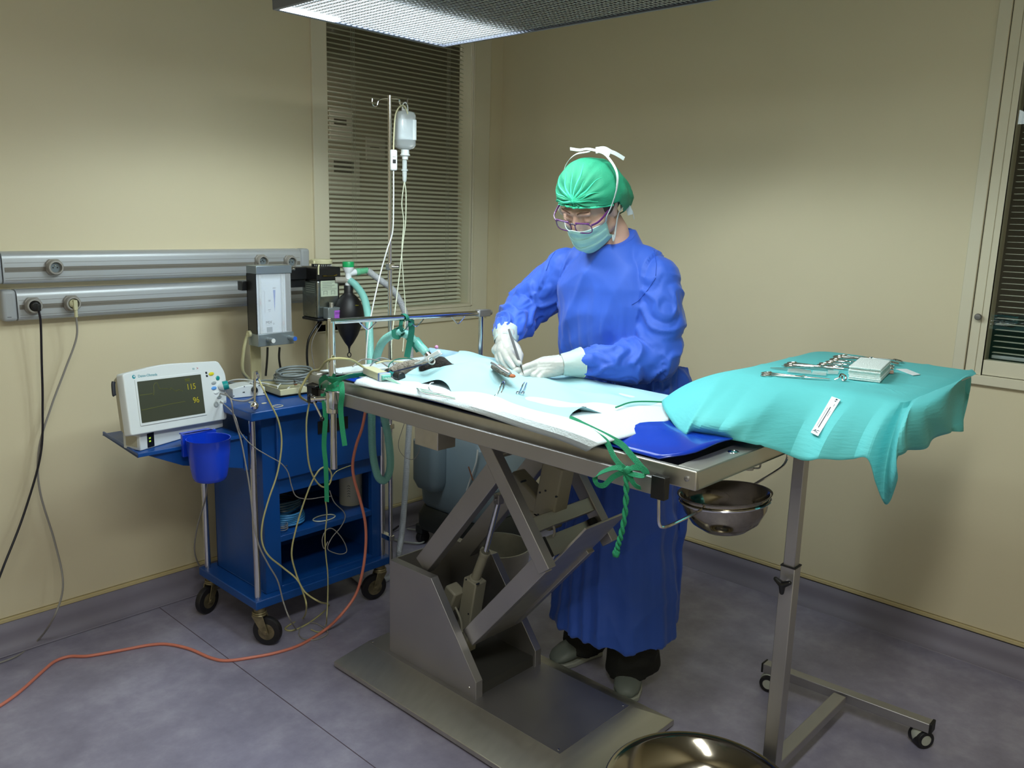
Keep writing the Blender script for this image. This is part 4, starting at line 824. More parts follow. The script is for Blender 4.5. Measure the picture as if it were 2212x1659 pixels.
cable([C((450, 1035, -.3)), C((443, 1080, -.25)), C((428, 1130, -.2)), C((420, 1180, -.16)), C((425, 1210, -.12)), C((440, 1235, -.09)), onz(460, 1250, 0.06)], 0.003, m_cabg, 'grey cord hanging behind the left rear cart post', n=8)
m_grn = mat('green_cotton_tape', '1E8A60', 0.8, bump=0.3, bscale=400)
m_grnd = mat('dark_teal_tape', '17705E', 0.8, bump=0.3, bscale=400)
# ================================================================ red hose along the floor
m_redh = mat('coral_rubber_hose', 'CE7A66', 0.4, var=0.04)
RR = 0.0052
cable([ony(791, 880, -0.72), ony(782, 925, -0.72), ony(770, 960, -0.72), ony(762, 1000, -0.72), ony(765, 1035, -.72), ony(778, 1080, -.72), ony(789, 1130, -.72), ony(790, 1180, -.72), ony(783, 1235, -.72), ony(768, 1285, -.70), ony(735, 1330, -.69), onz(700, 1362, RR+0.004), onz(650, 1392, RR), onz(600, 1409, RR), onz(545, 1420, RR), onz(490, 1427, RR), onz(455, 1421, RR), onz(410, 1402, RR), onz(365, 1392, RR), onz(325, 1393, RR), onz(260, 1405, RR), onz(190, 1417, RR), onz(150, 1418, RR), onz(118, 1429, RR), onz(90, 1452, RR), onz(50, 1488, RR), onz(10, 1518, RR), onz(-60, 1560, RR), onz(-200, 1640, RR)], RR, m_redh, 'coral red rubber hose dropping before the cart and winding along the floor', 'hose', n=12, name='floor_hose', sub=10)
cn = thing('hose_connector', 'cream ribbed connector where the red hose meets the table rail', 'connector', ony(792, 886, -0.72))
c = ony(792, 882, -0.72); MB().lathe([(0.008, -0.016), (0.0105, -0.014), (0.0105, -0.009), (0.0095, -0.008), (0.0105, -0.006), (0.0105, -0.001), (0.0095, 0), (0.0105, 0.002), (0.0105, 0.009), (0.008, 0.011)], c, (0, 0, 1), 20).build('connector_body', m_cream, cn)
# ================================================================ operating table
TX0, TX1, TY0, TY1, TZ = -1.672, -1.110, -2.192, -0.782, 0.998
ot = thing('operating_table', 'stainless steel scissor-lift operating table on a wide chamfered base', 'operating table', (-1.385, -1.35, 0))
m_st = m_steel
b = MB()
b.box((TX0, TY0, TZ-0.042), (TX0+0.014, TY1, TZ)).box((TX1-0.014, TY0, TZ-0.042), (TX1, TY1, TZ))
b.box((TX0+0.014, TY0, TZ-0.042), (TX1-0.014, TY0+0.055, TZ)).box((TX0+0.014, TY1-0.03, TZ-0.042), (TX1-0.014, TY1, TZ))
b.box((TX0+0.014, TY0+0.055, TZ-0.04), (TX1-0.014, TY1-0.03, TZ-0.022))
b.build('tabletop', m_st, ot, bevel=0.0025)
MB().box((TX0+0.002, TY1-0.16, TZ-0.085), (TX1-0.002, TY1-0.0, TZ-0.043)).build('head_end_box', m_st, ot, bevel=0.002)
for x in (TX0-0.028, TX1+0.018):
    MB().box((x, -2.108, 0.934), (x+0.010, -0.955, 0.972)).build('side_rail', m_steeld, ot, bevel=0.0015)
    for y in (-1.1, -1.55, -2.0): MB().box((min(x, x+0.01)-0.0+(0.010 if x < -1.4 else -0.018), y-0.02, 0.945), (min(x, x+0.01)+(0.028 if x < -1.4 else 0.0), y+0.02, 0.962)).build('rail_spacer', m_steeld, ot)
    MB().box((x-0.004, -2.138, 0.928), (x+0.016, -2.104, 0.978)).build('rail_end_stop', m_black, ot, bevel=0.002)
for (px, py) in ((1484, 1034),):
    c = onx(px, py, TX0); MB().lathe([(0.006, 0), (0.006, 0.002), (0.0045, 0.003), (0.002, 0.003), (0.002, 0.001), (0, 0.001)], c, (-1, 0, 0), 20).build('screw', m_steeld, ot)
c = onz(1584, 976, TZ); MB().lathe([(0.013, 0), (0.012, 0.0015), (0.005, 0.003), (0.003, 0.001), (0, 0.001)], c, (0, 0, 1), 24).build('drain_plug', m_chrome, ot)
# under-frame
for x in (-1.60, -1.255): MB().box((x, -1.32, 0.842), (x+0.07, -1.22, 0.955)).build('under_block', m_st, ot, bevel=0.002)
b = MB(); b.box((-1.60, -1.75, 0.895), (-1.565, -1.32, 0.955)).box((-1.22, -1.75, 0.895), (-1.185, -1.32, 0.955)).box((-1.60, -1.70, 0.90), (-1.185, -1.66, 0.95)).box((-1.60, -1.45, 0.92), (-1.185, -1.32, 0.95))
b.build('under_frame', m_st, ot, bevel=0.001)
PX0, PX1, PXF0, PXF1 = -1.530, -1.502, -1.262, -1.234
def yz(px, py, X): p = onx(px, py, X); return (p.y, p.z)
poly = [yz(842, 1209, PX0), yz(931, 1249, PX0), yz(1028, 1476, PX0), (yz(1028, 1509, PX0)[0], 0.075), (yz(842, 1400, PX0)[0], 0.075)]
for x in (PX0, PXF0): MB().prism([(x, y, z) for y, z in poly], (PX1-PX0, 0, 0)).build('side_panel', m_steeld, ot, bevel=0.001)
y_b = poly[0][0]
MB().box((PX1, y_b-0.004, 0.075), (PXF0, y_b, poly[0][1])).build('rear_panel', m_st, ot)
MB().box((PX1, poly[3][0]+0.33, 0.075), (PXF0, poly[3][0]+0.01, 0.11)).build('inner_floor', m_dark, ot)
def arm(a, b_, X, wd, th, name, m=m_steeld):
    """flat-sided box arm seen from its long side: a,b_ end centres (y,z), th = thickness in x"""
    a = Vector((0, a[0], a[1])); b_ = Vector((0, b_[0], b_[1])); d = (b_-a).normalized(); n_ = Vector((0, -d.z, d.y))
    return MB().prism([Vector((X, 0, 0))+a+n_*wd/2, Vector((X, 0, 0))+b_+n_*wd/2, Vector((X, 0, 0))+b_-n_*wd/2, Vector((X, 0, 0))+a-n_*wd/2], (th, 0, 0)).build(name, m, ot, bevel=0.002)
def mid(p, q): return ((p[0]+q[0])/2, (p[1]+q[1])/2)
# upper scissor arms
a1 = mid(yz(1030, 954, -1.53), yz(1052, 960, -1.53)); a2 = mid(yz(1164, 1241, -1.53), yz(1185, 1230, -1.53))
a1 = (a1[0]+0.03, a1[1]+0.045)
arm(a1, a2, -1.53, 0.044, 0.032, 'upper_arm'); arm(a1, a2, -1.245, 0.044, 0.032, 'upper_arm')
# lower arms
l0 = mid(yz(895, 1212, -1.49), yz(925, 1232, -1.49)); l1 = mid(yz(1060, 985, -1.49), yz(1090, 1025, -1.49))
arm(l0, l1, -1.492, 0.062, 0.036, 'lifting_arm'); arm(l0, l1, -1.298, 0.062, 0.03, 'lifting_arm')
k0_ = mid(yz(1003, 1362, -1.49), yz(1018, 1394, -1.49)); k1 = mid(yz(1150, 1205, -1.49), yz(1185, 1232, -1.49))
arm(k0_, k1, -1.492, 0.056, 0.03, 'lower_arm'); arm(k0_, k1, -1.30, 0.056, 0.03, 'lower_arm')
q0, q1 = yz(1022, 1392, -1.46), yz(1290, 1172, -1.40)
g0 = Vector((-1.46, k0_[0], k0_[1]-0.035)); g1 = Vector((-1.46, k1[0]-0.13, k1[1]+0.13))
d = (g1-g0).normalized(); n_ = Vector((0, -d.z, d.y))
MB().prism([g0, g1, g1-n_*0.006, g0-n_*0.006], (0.19, 0, 0)).build('lift_plate', m_st, ot, bevel=0.001)
# cross members of the upper arms
ca = Vector((0, a2[0], a2[1])); dv_ = Vector((0, a1[0]-a2[0], a1[1]-a2[1])).normalized()
c1 = ca+dv_*0.125; MB().bar((-1.498, c1.y, c1.z), (-1.245, c1.y, c1.z), 0.032, 0.042, up=dv_).build('cross_member', m_st, ot, bevel=0.002)
c2 = ca+dv_*0.05+Vector((0, 0.012, 0)); MB().bar((-1.47, c2.y, c2.z), (-1.272, c2.y, c2.z), 0.006, 0.058, up=dv_).build('pivot_plate', m_st, ot, bevel=0.001)
for x in (-1.497, -1.273): MB().bar((x, c2.y, c2.z), (x+0.027, c2.y, c2.z), 0.03, 0.060, up=dv_).build('pivot_block', m_blackm, ot, bevel=0.003)
c3 = ca+dv_*0.36; MB().bar((-1.498, c3.y, c3.z), (-1.245, c3.y, c3.z), 0.03, 0.04, up=dv_).build('cross_member', m_st, ot, bevel=0.002)
MB().bar((-1.495, c3.y+0.02, c3.z+0.02), (-1.46, c3.y+0.02, c3.z+0.02), 0.03, 0.075, up=dv_).build('pivot_block', m_blackm, ot, bevel=0.003)
# lower actuator
m_act = mat('actuator_grey', '8D897A', 0.5, var=0.03)
ab = onx(1027, 1300, -1.385); at_ = onx(1078, 1075, -1.385); ad = (at_-ab).normalized()
p0 = onx(1003, 1400, -1.385); pk = onx(1027, 1250, -1.385)
ac = MB().bar(p0, pk, 0.056, 0.05, up=(1, 0, 0)).build('actuator_body', m_act, ot, bevel=0.004)
for (px, py) in ((1007, 1252), (1030, 1262), (984, 1318), (1012, 1326)):
    c = onx(px, py, -1.41); MB().cyl(c+Vector((0.01, 0, 0)), c-Vector((0.0012, 0, 0)), 0.0028, n=10).build('screw', m_ink, ac)
pm_ = onx(1049, 1192, -1.385)
MB().cyl(pk, pk+(pm_-pk).normalized()*0.006, 0.022, 0.020).cyl(pk, pm_, 0.0155).cyl(pm_-(pm_-pk).normalized()*0.012, pm_, 0.0175).build('actuator_sleeve', m_act, ot, bevel=0.001)
MB().cyl(pm_, onx(1076, 1085, -1.385), 0.0085, n=20).build('piston_rod', m_chrome, ot)
c = onx(1078, 1080, -1.385); MB().box((c.x-0.012, c.y-0.01, c.z-0.012), (c.x+0.012, c.y+0.012, c.z+0.02)).cyl((c.x-0.02, c.y, c.z+0.006), (c.x+0.02, c.y, c.z+0.006), 0.005).build('clevis', m_steeld, ot, bevel=0.002)
MB().tube([onx(975, 1300, -1.42), onx(985, 1315, -1.42), onx(995, 1340, -1.42), onx(998, 1365, -1.42)], 0.004, 8, 6).build('actuator_lead', m_act, ot)
MB().bar(onx(985, 1270, -1.42), onx(970, 1310, -1.42), 0.05, 0.05, up=(1, 0, 0)).build('motor_housing', m_act, ot, bevel=0.006)
# upper motor
ua, ub, uc = onx(1208, 1000, -1.38), onx(1185, 1120, -1.38), onx(1120, 1045, -1.38)
MB().bar(ua, ub, 0.075, 0.06, up=(1, 0, 0)).build('upper_actuator', m_act, ot, bevel=0.005)
MB().bar(uc+Vector((0, 0.02, 0.015)), ub+Vector((0, 0.02, 0.02)), 0.07, 0.055, up=(1, 0, 0)).build('upper_motor', m_act, ot, bevel=0.008)
MB().box((-1.41, ub.y-0.03, ub.z-0.025), (-1.35, ub.y+0.06, ub.z+0.02)).build('motor_cover', m_act, ot, bevel=0.006)
for (px, py) in ((1178, 1060), (1201, 1073), (1126, 1041), (1166, 1064), (1162, 1112)):
    c = onx(px, py, -1.4115); MB().cyl(c+Vector((0.02, 0, 0)), c-Vector((0.001, 0, 0)), 0.003, n=10).build('screw', m_ink, ot)
MB().tube([onx(1160, 1125, -1.42), onx(1178, 1122, -1.43), onx(1193, 1132, -1.43), onx(1198, 1150, -1.43), onx(1192, 1165, -1.43)], 0.0035, 8, 6).build('motor_lead', m_cabg, ot)
# base with chamfered edges
bx = [(-1.652, -0.87), (-1.652, -1.86), (-1.118, -1.86), (-1.118, -0.87)]
tpb = [(-1.548, -0.915), (-1.548, -1.767), (-1.222, -1.767), (-1.222, -0.915)]
b = MB(); b.loft([[Vector((x, y, 0.008)) for x, y in bx], [Vector((x, y, 0.024)) for x, y in bx], [Vector((x, y, 0.0745)) for x, y in tpb]])
b.build('base_cover', m_st, ot, bevel=0.0015)
bs = MB().box((-1.547, -1.766, 0.0745), (-1.223, -0.916, 0.0755)).build('base_plate', m_steeld, ot)
for (x, y) in ((-1.535, -1.752), (-1.235, -1.752), (-1.535, -0.93), (-1.235, -0.93)): MB().lathe([(0.0035, 0), (0.003, 0.001), (0, 0.0012)], (x, y, 0.0755), n=12).build('screw', m_chrome, bs)
b = MB(); b.box((-1.63, -1.84, 0.0), (-1.14, -0.89, 0.008)); b.build('base_foot', m_blackm, ot)
c = onx(1013, 1485, PX0); MB().lathe([(0.0035, 0), (0.003, 0.001), (0, 0.0012)], c, (-1, 0, 0), 12).build('screw', m_chrome, ot)
# ================================================================ bowl in its wire bracket under the table end
m_bowl = mat('polished_bowl_steel', '9B9486', 0.12, 1, rvar=0.05)
bcn = Vector((-1.425, -2.128, 0.878)); bax = Vector((-0.02, 0.10, 1)).normalized()
bo = thing('steel_bowl', 'round stainless bowl held in a wire bracket under the table end', 'bowl', tuple(bcn))
pr_ = [(0.0001, -0.094), (0.022, -0.094), (0.05, -0.086), (0.078, -0.066), (0.096, -0.035), (0.103, 0.0), (0.108, 0.001), (0.109, 0.0035), (0.107, 0.004), (0.1015, 0.0015), (0.094, -0.035), (0.076, -0.064), (0.049, -0.0835), (0.02, -0.0915), (0.0001, -0.0915)]
MB().lathe(pr_, bcn, bax, 56).build('bowl_body', m_bowl, bo, ang=60)
wb = thing('wire_bracket', 'bent steel wire bracket plugged under the table end around the bowl', 'bracket', tuple(bcn))
fa, fb = frame(bax)
ringp = [bcn-bax*0.012+fa*(0.104*cos(t))+fb*(0.104*sin(t)) for t in [2*pi*i/40 for i in range(41)]]
MB().tube(ringp, 0.0028, 8, 1).build('ring', m_chrome, wb)
Xr = TX0-0.02
nr = min(ringp, key=lambda p: (p-Vector((-1.60, -2.14, 0.86))).length); fr_p = min(ringp, key=lambda p: (p-Vector((-1.2, -2.14, 0.86))).length)
MB().tube([(Xr, -2.118, 0.93), (Xr, -2.120, 0.90), (Xr+0.002, -2.122, 0.872), (Xr+0.012, -2.126, 0.862), (Xr+0.05, -2.130, 0.862), nr+Vector((-0.01, 0, 0.0)), nr], 0.0036, 10, 8).build('wire', m_chrome, wb)
MB().tube([fr_p, fr_p+Vector((0.02, 0, 0.0)), (TX1-0.05, -2.135, 0.885), (TX1-0.015, -2.137, 0.90), (TX1-0.008, -2.137, 0.925), (TX1-0.008, -2.137, 0.955)], 0.0036, 10, 8).build('wire', m_chrome, wb)
dt = thing('drain_fitting', 'small steel drain fitting with wire loop under the table end', 'drain', (-1.35, -2.15, 0.95))
c = onx(1592, 1018, -1.37); c = Vector((-1.39, -2.165, 0.945))
MB().cyl(c+Vector((0, 0, 0.011)), c-Vector((0, 0, 0.006)), 0.012).build('drain_stub', m_steeld, dt)
MB().tube([c+Vector((0.01, -0.008, -0.003)), c+Vector((0.03, -0.012, -0.006)), c+Vector((0.036, -0.012, 0.0)), c+Vector((0.036, -0.012, 0.012))], 0.0022, 8, 4).build('wire_loop', m_steeld, dt)
# ================================================================ kick bowl at the front
kb = thing('kick_bowl', 'wide shallow steel basin standing on the floor by the table foot', 'basin', (-1.468, -2.151, 0))
kc = Vector((-1.468, -2.151, 0))
pr_ = [(0.0001, 0.022), (0.10, 0.022), (0.16, 0.034), (0.20, 0.070), (0.222, 0.120), (0.236, 0.124), (0.2395, 0.127), (0.2385, 0.131), (0.235, 0.1305), (0.219, 0.126), (0.196, 0.073), (0.158, 0.038), (0.10, 0.026), (0.0001, 0.026)]
MB().lathe(pr_, kc, n=72).build('basin_body', m_bowl, kb, ang=60)
MB().lathe([(0.15, 0.0), (0.155, 0.0), (0.155, 0.030), (0.15, 0.030)], kc, n=48).build('foot_ring', m_chrome, kb)
# ================================================================ chrome screen frame over the head end
gt = thing('screen_frame', 'chrome tube frame with wire hooks over the head end of the table', 'frame', (-1.70, -1.05, 0.93))
gx, gy = -1.712, -1.01
gp = onx(716, 694, gx); gy = gp.y; gz = gp.z
far = Vector((-1.085, ony(1040, 676, gy+0.09).y, 0)); far = onx(1040, 676, -1.085)
MB().cyl((gx, gy, onx(720, 1012, gx).z), (gx, gy, gz), 0.0105, n=24).build('near_post', m_chrome, gt)
MB().cyl((gx-0.008, gy-0.001, gz), (far.x, far.y, far.z), 0.0085, n=24).build('top_bar', m_chrome, gt)
MB().cyl((far.x, far.y, far.z-0.01), (far.x, far.y, 0.94), 0.0095, n=24).build('far_post', m_chrome, gt)
dx_ = (far-gp).normalized()
MB().bar(far-dx_*0.02, far+dx_*0.035, 0.024, 0.024).build('corner_clamp', m_steeld, gt, bevel=0.002)
MB().cyl(far+dx_*0.035, far+dx_*0.048, 0.009, n=10).build('clamp_screw', m_steeld, gt, bevel=0.001)
for (pa_, pb2) in ((775, 815), (880, 905+12), (975, 1005)):
    def on_bar(px):
        best = min([gp.lerp(far, t/400) for t in range(401)], key=lambda q: abs(proj(q)[0]-px)); return best
    def proj(q):
        k = CR.transposed() @ (q-CAM); return (IW/2-k.x/k.z*FPX, IH/2+k.y/k.z*FPX)
    A1, B1 = on_bar(pa_), on_bar(pb2); m_ = (A1+B1)/2
    MB().tube([A1-Vector((0, 0, .006)), A1*0.55+m_*0.45-Vector((0, 0, .020)), m_-Vector((0, 0, .032)), B1*0.55+m_*0.45-Vector((0, 0, .020)), B1-Vector((0, 0, .006))], 0.0022, 8, 4).build('wire_hook', m_chrome, gt)
cl = thing('rail_clamp', 'chrome clamp with tee handle gripping the frame post to the rail', 'clamp', (gx, gy, 0.95))
MB().lathe([(0.020, -0.045), (0.022, -0.043), (0.0225, 0.02), (0.019, 0.024), (0.0135, 0.025), (0.0135, 0.0)], (gx, gy, 0.955), n=28).build('clamp_barrel', m_chrome, cl)
MB().box((gx-0.02, gy-0.030, 0.925), (gx+0.012, gy+0.018, 0.985)).build('clamp_jaw', m_chrome, cl, bevel=0.004)
hd = Vector((-0.62, 0.55, -0.05)).normalized(); h0 = Vector((gx, gy, 0.955))
MB().cyl(h0+hd*0.018, h0+hd*0.055, 0.007).cyl(h0+hd*0.052, h0+hd*0.064, 0.0105).build('clamp_spindle', m_chrome, cl, bevel=0.001)
t0 = h0+hd*0.06; td = Vector((0.25, -0.42, -0.95)).normalized()
MB().cyl(t0-td*0.008, t0+td*0.062, 0.0035).build('tee_bar', m_chrome, cl); MB().ball(t0+td*0.066, 0.0075, 14).ball(t0-td*0.010, 0.0075, 14).build('tee_knob', m_black, cl)
kn = thing('black_knob_clamp', 'black plastic clamp fixed to the head corner of the table', 'clamp', onx(672, 850, TX0-0.01))
c = onx(674, 850, TX0-0.012)
MB().box((c.x-0.010, c.y-0.012, c.z-0.030), (c.x+0.012, c.y+0.014, c.z+0.030)).box((c.x-0.012, c.y-0.034, c.z+0.022), (c.x+0.012, c.y+0.014, c.z+0.030)).build('clamp_block', m_black, kn, bevel=0.002)
MB().ball((c.x-0.02, c.y-0.02, c.z-0.004), 0.0085, 14).build('clamp_knob', m_black, kn)
# ================================================================ sheets and drapes on the table
def H(x, y):
    f = 1/(1+exp((y+1.03)/0.035)) * (1/(1+exp(-(y+1.62)/0.10)))
    z = 1.004+0.050*exp(-((x+1.355)/0.145)**2)*f
    z += 0.038*exp(-(((x+1.335)/0.10)**2+((y+1.12)/0.12)**2))
    z += 0.018*exp(-(((x+1.50)/0.07)**2+((y+1.83)/0.08)**2))
    return z
def coons(bot, right, top, left, nu, nv, zf=None, extra=None):
    """four 3-D boundary polylines; interior heights follow zf"""
    def samp(P, n):
        P = spline(P, 10); L = [0]
        for i in range(len(P)-1): L.append(L[-1]+(P[i+1]-P[i]).length)
        out = []; j = 0
        for k in range(n+1):
            t = L[-1]*k/n
            while j < len(L)-2 and L[j+1] < t: j += 1
            out.append(P[j].lerp(P[j+1], min(1, (t-L[j])/max(1e-9, L[j+1]-L[j]))))
        return out
    b, t, l, r = samp(bot, nu), samp(top, nu), samp(left, nv), samp(right, nv)
    if zf:
        for A in (b, t, l, r):
            for p in A: p.z -= zf(p.x, p.y)
    c00, c10, c01, c11 = b[0], b[-1], t[0], t[-1]
    def fn(u, v):
        i, j = int(round(u*nu)), int(round(v*nv))
        p = b[i]*(1-v)+t[i]*v+l[j]*(1-u)+r[j]*u-(c00*(1-u)*(1-v)+c10*u*(1-v)+c01*(1-u)*v+c11*u*v)
        p = Vector(p)
        if zf: p.z += zf(p.x, p.y)
        if extra: p.z += extra(p.x, p.y, u, v)
        return p
    return MB().grid(fn, nu, nv)
m_mat = mat('blue_mat', '1238B0', 0.22, var=0.05, coat=0.3)
m_pad = mat('white_pad', 'D2DEE4', 0.8, bump=0.25, bscale=220)
m_padb = mat('pad_backing', 'A9CDE4', 0.6)
m_drape = mat('pale_aqua_drape', 'A6CFD6', 0.75, bump=0.12, bscale=500, var=0.015, vscale=12)
# blue mat
nc = onz(1424, 992, 1.001); fc = Vector((-1.13, -2.10, 1.006)); nl = onx(738, 820, -1.655); nl.z = 1.001
mt = coons([nl, Vector((-1.655, -1.4, 1.001)), Vector((-1.655, -1.9, 1.001)), nc], [nc, onz(1500, 982, 1.010), onz(1560, 955, 1.020), onz(1620, 935, 1.016), fc], [Vector((-1.13, -0.90, 1.001)), Vector((-1.13, -1.5, 1.001)), fc], [nl, Vector((-1.4, -0.9, 1.001)), Vector((-1.13, -0.90, 1.001))], 60, 20,
           extra=lambda x, y, u, v: 0.004*sin(v*9)*max(0, u-0.7)*3).build('table_mat', m_mat, solid=0.003, soff=1)
tag(mt, 'glossy blue plastic mat showing at the foot end of the table', 'mat')
# head-end white sheet
hs = coons([Vector((-1.642, -0.80, 1.004)), Vector((-1.60, -1.0, 1.004)), Vector((-1.60, -1.10, 1.0045))], [Vector((-1.60, -1.10, 1.0045)), Vector((-1.15, -1.12, 1.0045))], [Vector((-1.13, -0.80, 1.004)), Vector((-1.15, -1.12, 1.0045))], [Vector((-1.642, -0.80, 1.004)), Vector((-1.13, -0.80, 1.004))], 20, 24, extra=lambda x, y, u, v: 0.003*(1+sin(u*9+v*4))*(u*(1-u))*2).build('head_sheet', m_pad, solid=0.002, soff=1)
tag(hs, 'white sheet under the tubes at the head end of the table', 'sheet')
MBs = MB().tube([(-1.19, -0.82, 1.02), (-1.18, -1.0, 1.022), (-1.17, -1.12, 1.02)], 0.019, 14, 8)
tag(MBs.build('rolled_sheet', m_padb), 'pale blue rolled sheet along the far side of the head end', 'sheet')
# absorbent pad
XN = TX0-0.006
def pn(px, py, x=XN): return onx(px, py, x)
zp = lambda x, y: 1.0075
tipL = onz(765, 830, 1.010); tipL = pn(765, 831)
bot = [tipL, pn(800, 838), pn(860, 850), pn(930, 865), pn(1000, 884), pn(1060, 901), pn(1100, 914), pn(1150, 930), pn(1200, 945), pn(1240, 960), pn(1268, 973)]
topb = [Vector((-1.14, -1.05, 1.010)), Vector((-1.135, -1.4, 1.010)), Vector((-1.135, -1.93, 1.010))]
rgt = [pn(1268, 973), onz(1300, 960, 1.013), onz(1380, 938, 1.012), onz(1440, 912, 1.013), onz(1500, 893, 1.013), Vector((-1.135, -1.93, 1.010))]
lft = [tipL, onz(800, 812, 1.011), Vector((-1.45, -1.00, 1.010)), Vector((-1.14, -1.05, 1.010))]
def lip(x, y, u, v):                         # the pad rolls over the table edge
    return (0.030*math.exp(-((v-0.09)/0.07)**2) if v < 0.09 else 0.0) if False else 0
padm = coons(bot, rgt, topb, lft, 70, 30)
for i, p in enumerate(padm.v):
    if p.x > TX0+0.008: p.z = max(p.z, 1.0095+0.0015*sin(p.y*31+p.x*17))
    elif p.x > TX0-0.004: p.z = max(p.z, 1.004)
pad = padm.build('absorbent_pad', m_pad, solid=0.004, soff=1)
tag(pad, 'white absorbent pad spread under the drape and lapping over the table edge', 'pad')
# aqua surgical drape
a = Vector((-1.615, -1.145, 1.016)); dd = onz(1225, 909, 1.020)
bot = [a, onz(876, 833, 1.014), onz(893, 836, 1.014), onx(915, 828, -1.59), onx(945, 821, -1.585), onx(965, 830, -1.60), onx(986, 860, -1.63), onz(1040, 874, 1.016), onz(1100, 891, 1.016), onz(1160, 903, 1.017), dd]
rgt = [dd, onx(1236, 893, -1.57), onx(1250, 884, -1.545), onx(1263, 880, -1.525), onz(1300, 893, 1.022), onz(1335, 900, 1.018), onz(1390, 884, 1.018), onz(1437, 864, 1.018), Vector((-1.135, -1.80, 1.016))]
tp_ = [Vector((-1.20, -1.05, 1.03)), Vector((-1.13, -1.25, 1.018)), Vector((-1.125, -1.5, 1.016)), Vector((-1.135, -1.80, 1.016))]
lft = [a, onz(880, 806, 1.035), onz(905, 792, 1.052), onz(945, 776, 1.072), onz(985, 765, 1.082), Vector((-1.26, -1.05, 1.062)), Vector((-1.20, -1.05, 1.03))]
def folds(x, y, u, v):
    e = min(u, 1-u, v, 1-v)*8; e = min(1, e)
    f = 0.004*sin(26*(x+1.3)+13*(y+1.4))*e+0.003*sin(41*(x+1.2)-22*y)*e
    f += 0.006*math.exp(-((x+1.44+0.35*(y+1.4))/0.02)**2)*e
    dx, dy = x+1.37, y+1.365; r = sqrt(dx*dx+dy*dy); th = atan2(dy, dx)
    f += 0.006*sin(5*th+0.5)*math.exp(-((r-0.10)/0.06)**2)*e
    f -= 0.028*math.exp(-(r/0.045)**2)
    return f
dr_ = coons(bot, rgt, tp_, lft, 100, 60, zf=lambda x, y: H(x, y)+0.008, extra=folds)
for p in dr_.v: p.z = max(p.z, 1.0165)
drape = dr_.build('surgical_drape', m_drape, solid=0.0012, soff=1, sub=1)
tag(drape, 'pale aqua surgical drape covering the patient on the table', 'drape')
# ================================================================ the patient (small dark animal under the drape)
m_fur = mat('dark_fur', '2A2320', 0.95, bump=1.0, bscale=160, var=0.4, vscale=60)
m_furg = mat('grey_fur', '8F877C', 0.95, bump=1.0, bscale=180, var=0.35, vscale=50)
pa_ = thing('patient_animal', 'small furry animal patient lying under the drape with a tube in its mouth', 'animal', (-1.36, -1.3, 1.01))
b = MB()
b.chain([(-1.345, -1.15, 1.040), (-1.355, -1.25, 1.034), (-1.36, -1.40, 1.024), (-1.37, -1.52, 1.022)], [.026, .022, .016, .014], 20)
hdp = onz(952, 778, 1.075)
b.chain([(-1.345, -1.15, 1.040), (hdp.x+0.01, hdp.y-0.035, 1.050), (hdp.x, hdp.y, 1.060)], [.016, .016, .027], 18)
b.chain([(hdp.x, hdp.y, 1.062), (hdp.x-0.045, hdp.y+0.028, 1.052)], [.024, .014], 16)
b.chain([(-1.38, -1.16, 1.035), (-1.42, -1.12, 1.025), (-1.47, -1.10, 1.022)], [.014, .013, .012], 12)
b.chain([(-1.37, -1.50, 1.020), (-1.45, -1.62, 1.015), (-1.50, -1.74, 1.013)], [.010, .006, .006], 12)
b.chain([(-1.35, -1.50, 1.020), (-1.30, -1.62, 1.014)], [.010, .006], 12)
b.build('body', m_fur, pa_, remesh=0.004, smooth=3)
b = MB(); g0 = onz(862, 801, 1.035)
b.chain([onz(835, 806, 1.026), onz(862, 798, 1.036), onz(893, 792, 1.046), onz(915, 790, 1.046)], [.010, .020, .022, .016], 16)
b.build('grey_foreleg', m_furg, pa_, remesh=0.003, smooth=2, disp=[('CLOUDS', 0.006, 0.008)])
b = MB(); b.chain([onz(1066, 792, 1.082), onz(1080, 797, 1.083), onz(1098, 808, 1.076)], [.008, .012, .010], 12)
b.build('exposed_fur', m_furg, pa_, remesh=0.002, smooth=2, disp=[('CLOUDS', 0.004, 0.006)])
MB().ball(onz(1106, 812, 1.072), 0.009, 12, sy=1.3, sz=0.6).build('skin_at_wound', mat('iodine_skin', 'A85A2C', 0.5), pa_)
# clipped fur / dark hollow by the near right fold
b = MB(); b.chain([onz(1228, 903, 1.014), onz(1244, 892, 1.018), onz(1262, 885, 1.018)], [.008, .014, .008], 12)
b.build('dark_paw', m_fur, pa_, remesh=0.002, smooth=2, disp=[('CLOUDS', 0.004, 0.006)])
# ================================================================ airway and monitoring pieces near the head
aw = thing('airway_connector', 'metal and teal breathing connector at the patient muzzle', 'connector', ony(925, 768, -1.0))
e0 = ony(905, 745, -0.96); e1_ = ony(924, 767, -1.0); ed = (e1_-e0).normalized()
MB().cyl(e0-ed*0.02, e0+ed*0.026, 0.0165, 0.0135).build('cuff', mat('teal_cuff', '6FC4B8', 0.25, alpha=0.85), aw)
MB().cyl(e0+ed*0.026, e0+ed*0.042, 0.0135, 0.012).build('amber_ring', mat('amber_plastic', 'C9A050', 0.25), aw)
MB().cyl(e0+ed*0.042, e0+ed*0.06, 0.0125).build('metal_cuff', m_chrome, aw, bevel=0.001)
cw = thing('white_airway_clip', 'white plastic sensor clip on the tube at the patient muzzle', 'clip', onz(945, 768, 1.09))
p, q = onz(920, 776, 1.085), onz(950, 759, 1.112)
MB().bar(p, q, 0.012, 0.012).bar(p+Vector((0.006, -0.006, -0.008)), q+Vector((0.004, -0.006, -0.006)), 0.006, 0.004).build('clip_body', m_white, cw, bevel=0.002)
MB().ball(onz(943, 750, 1.112), 0.006, 12).build('pink_cap', mat('pink_cap', 'C88AB8', 0.4), cw)
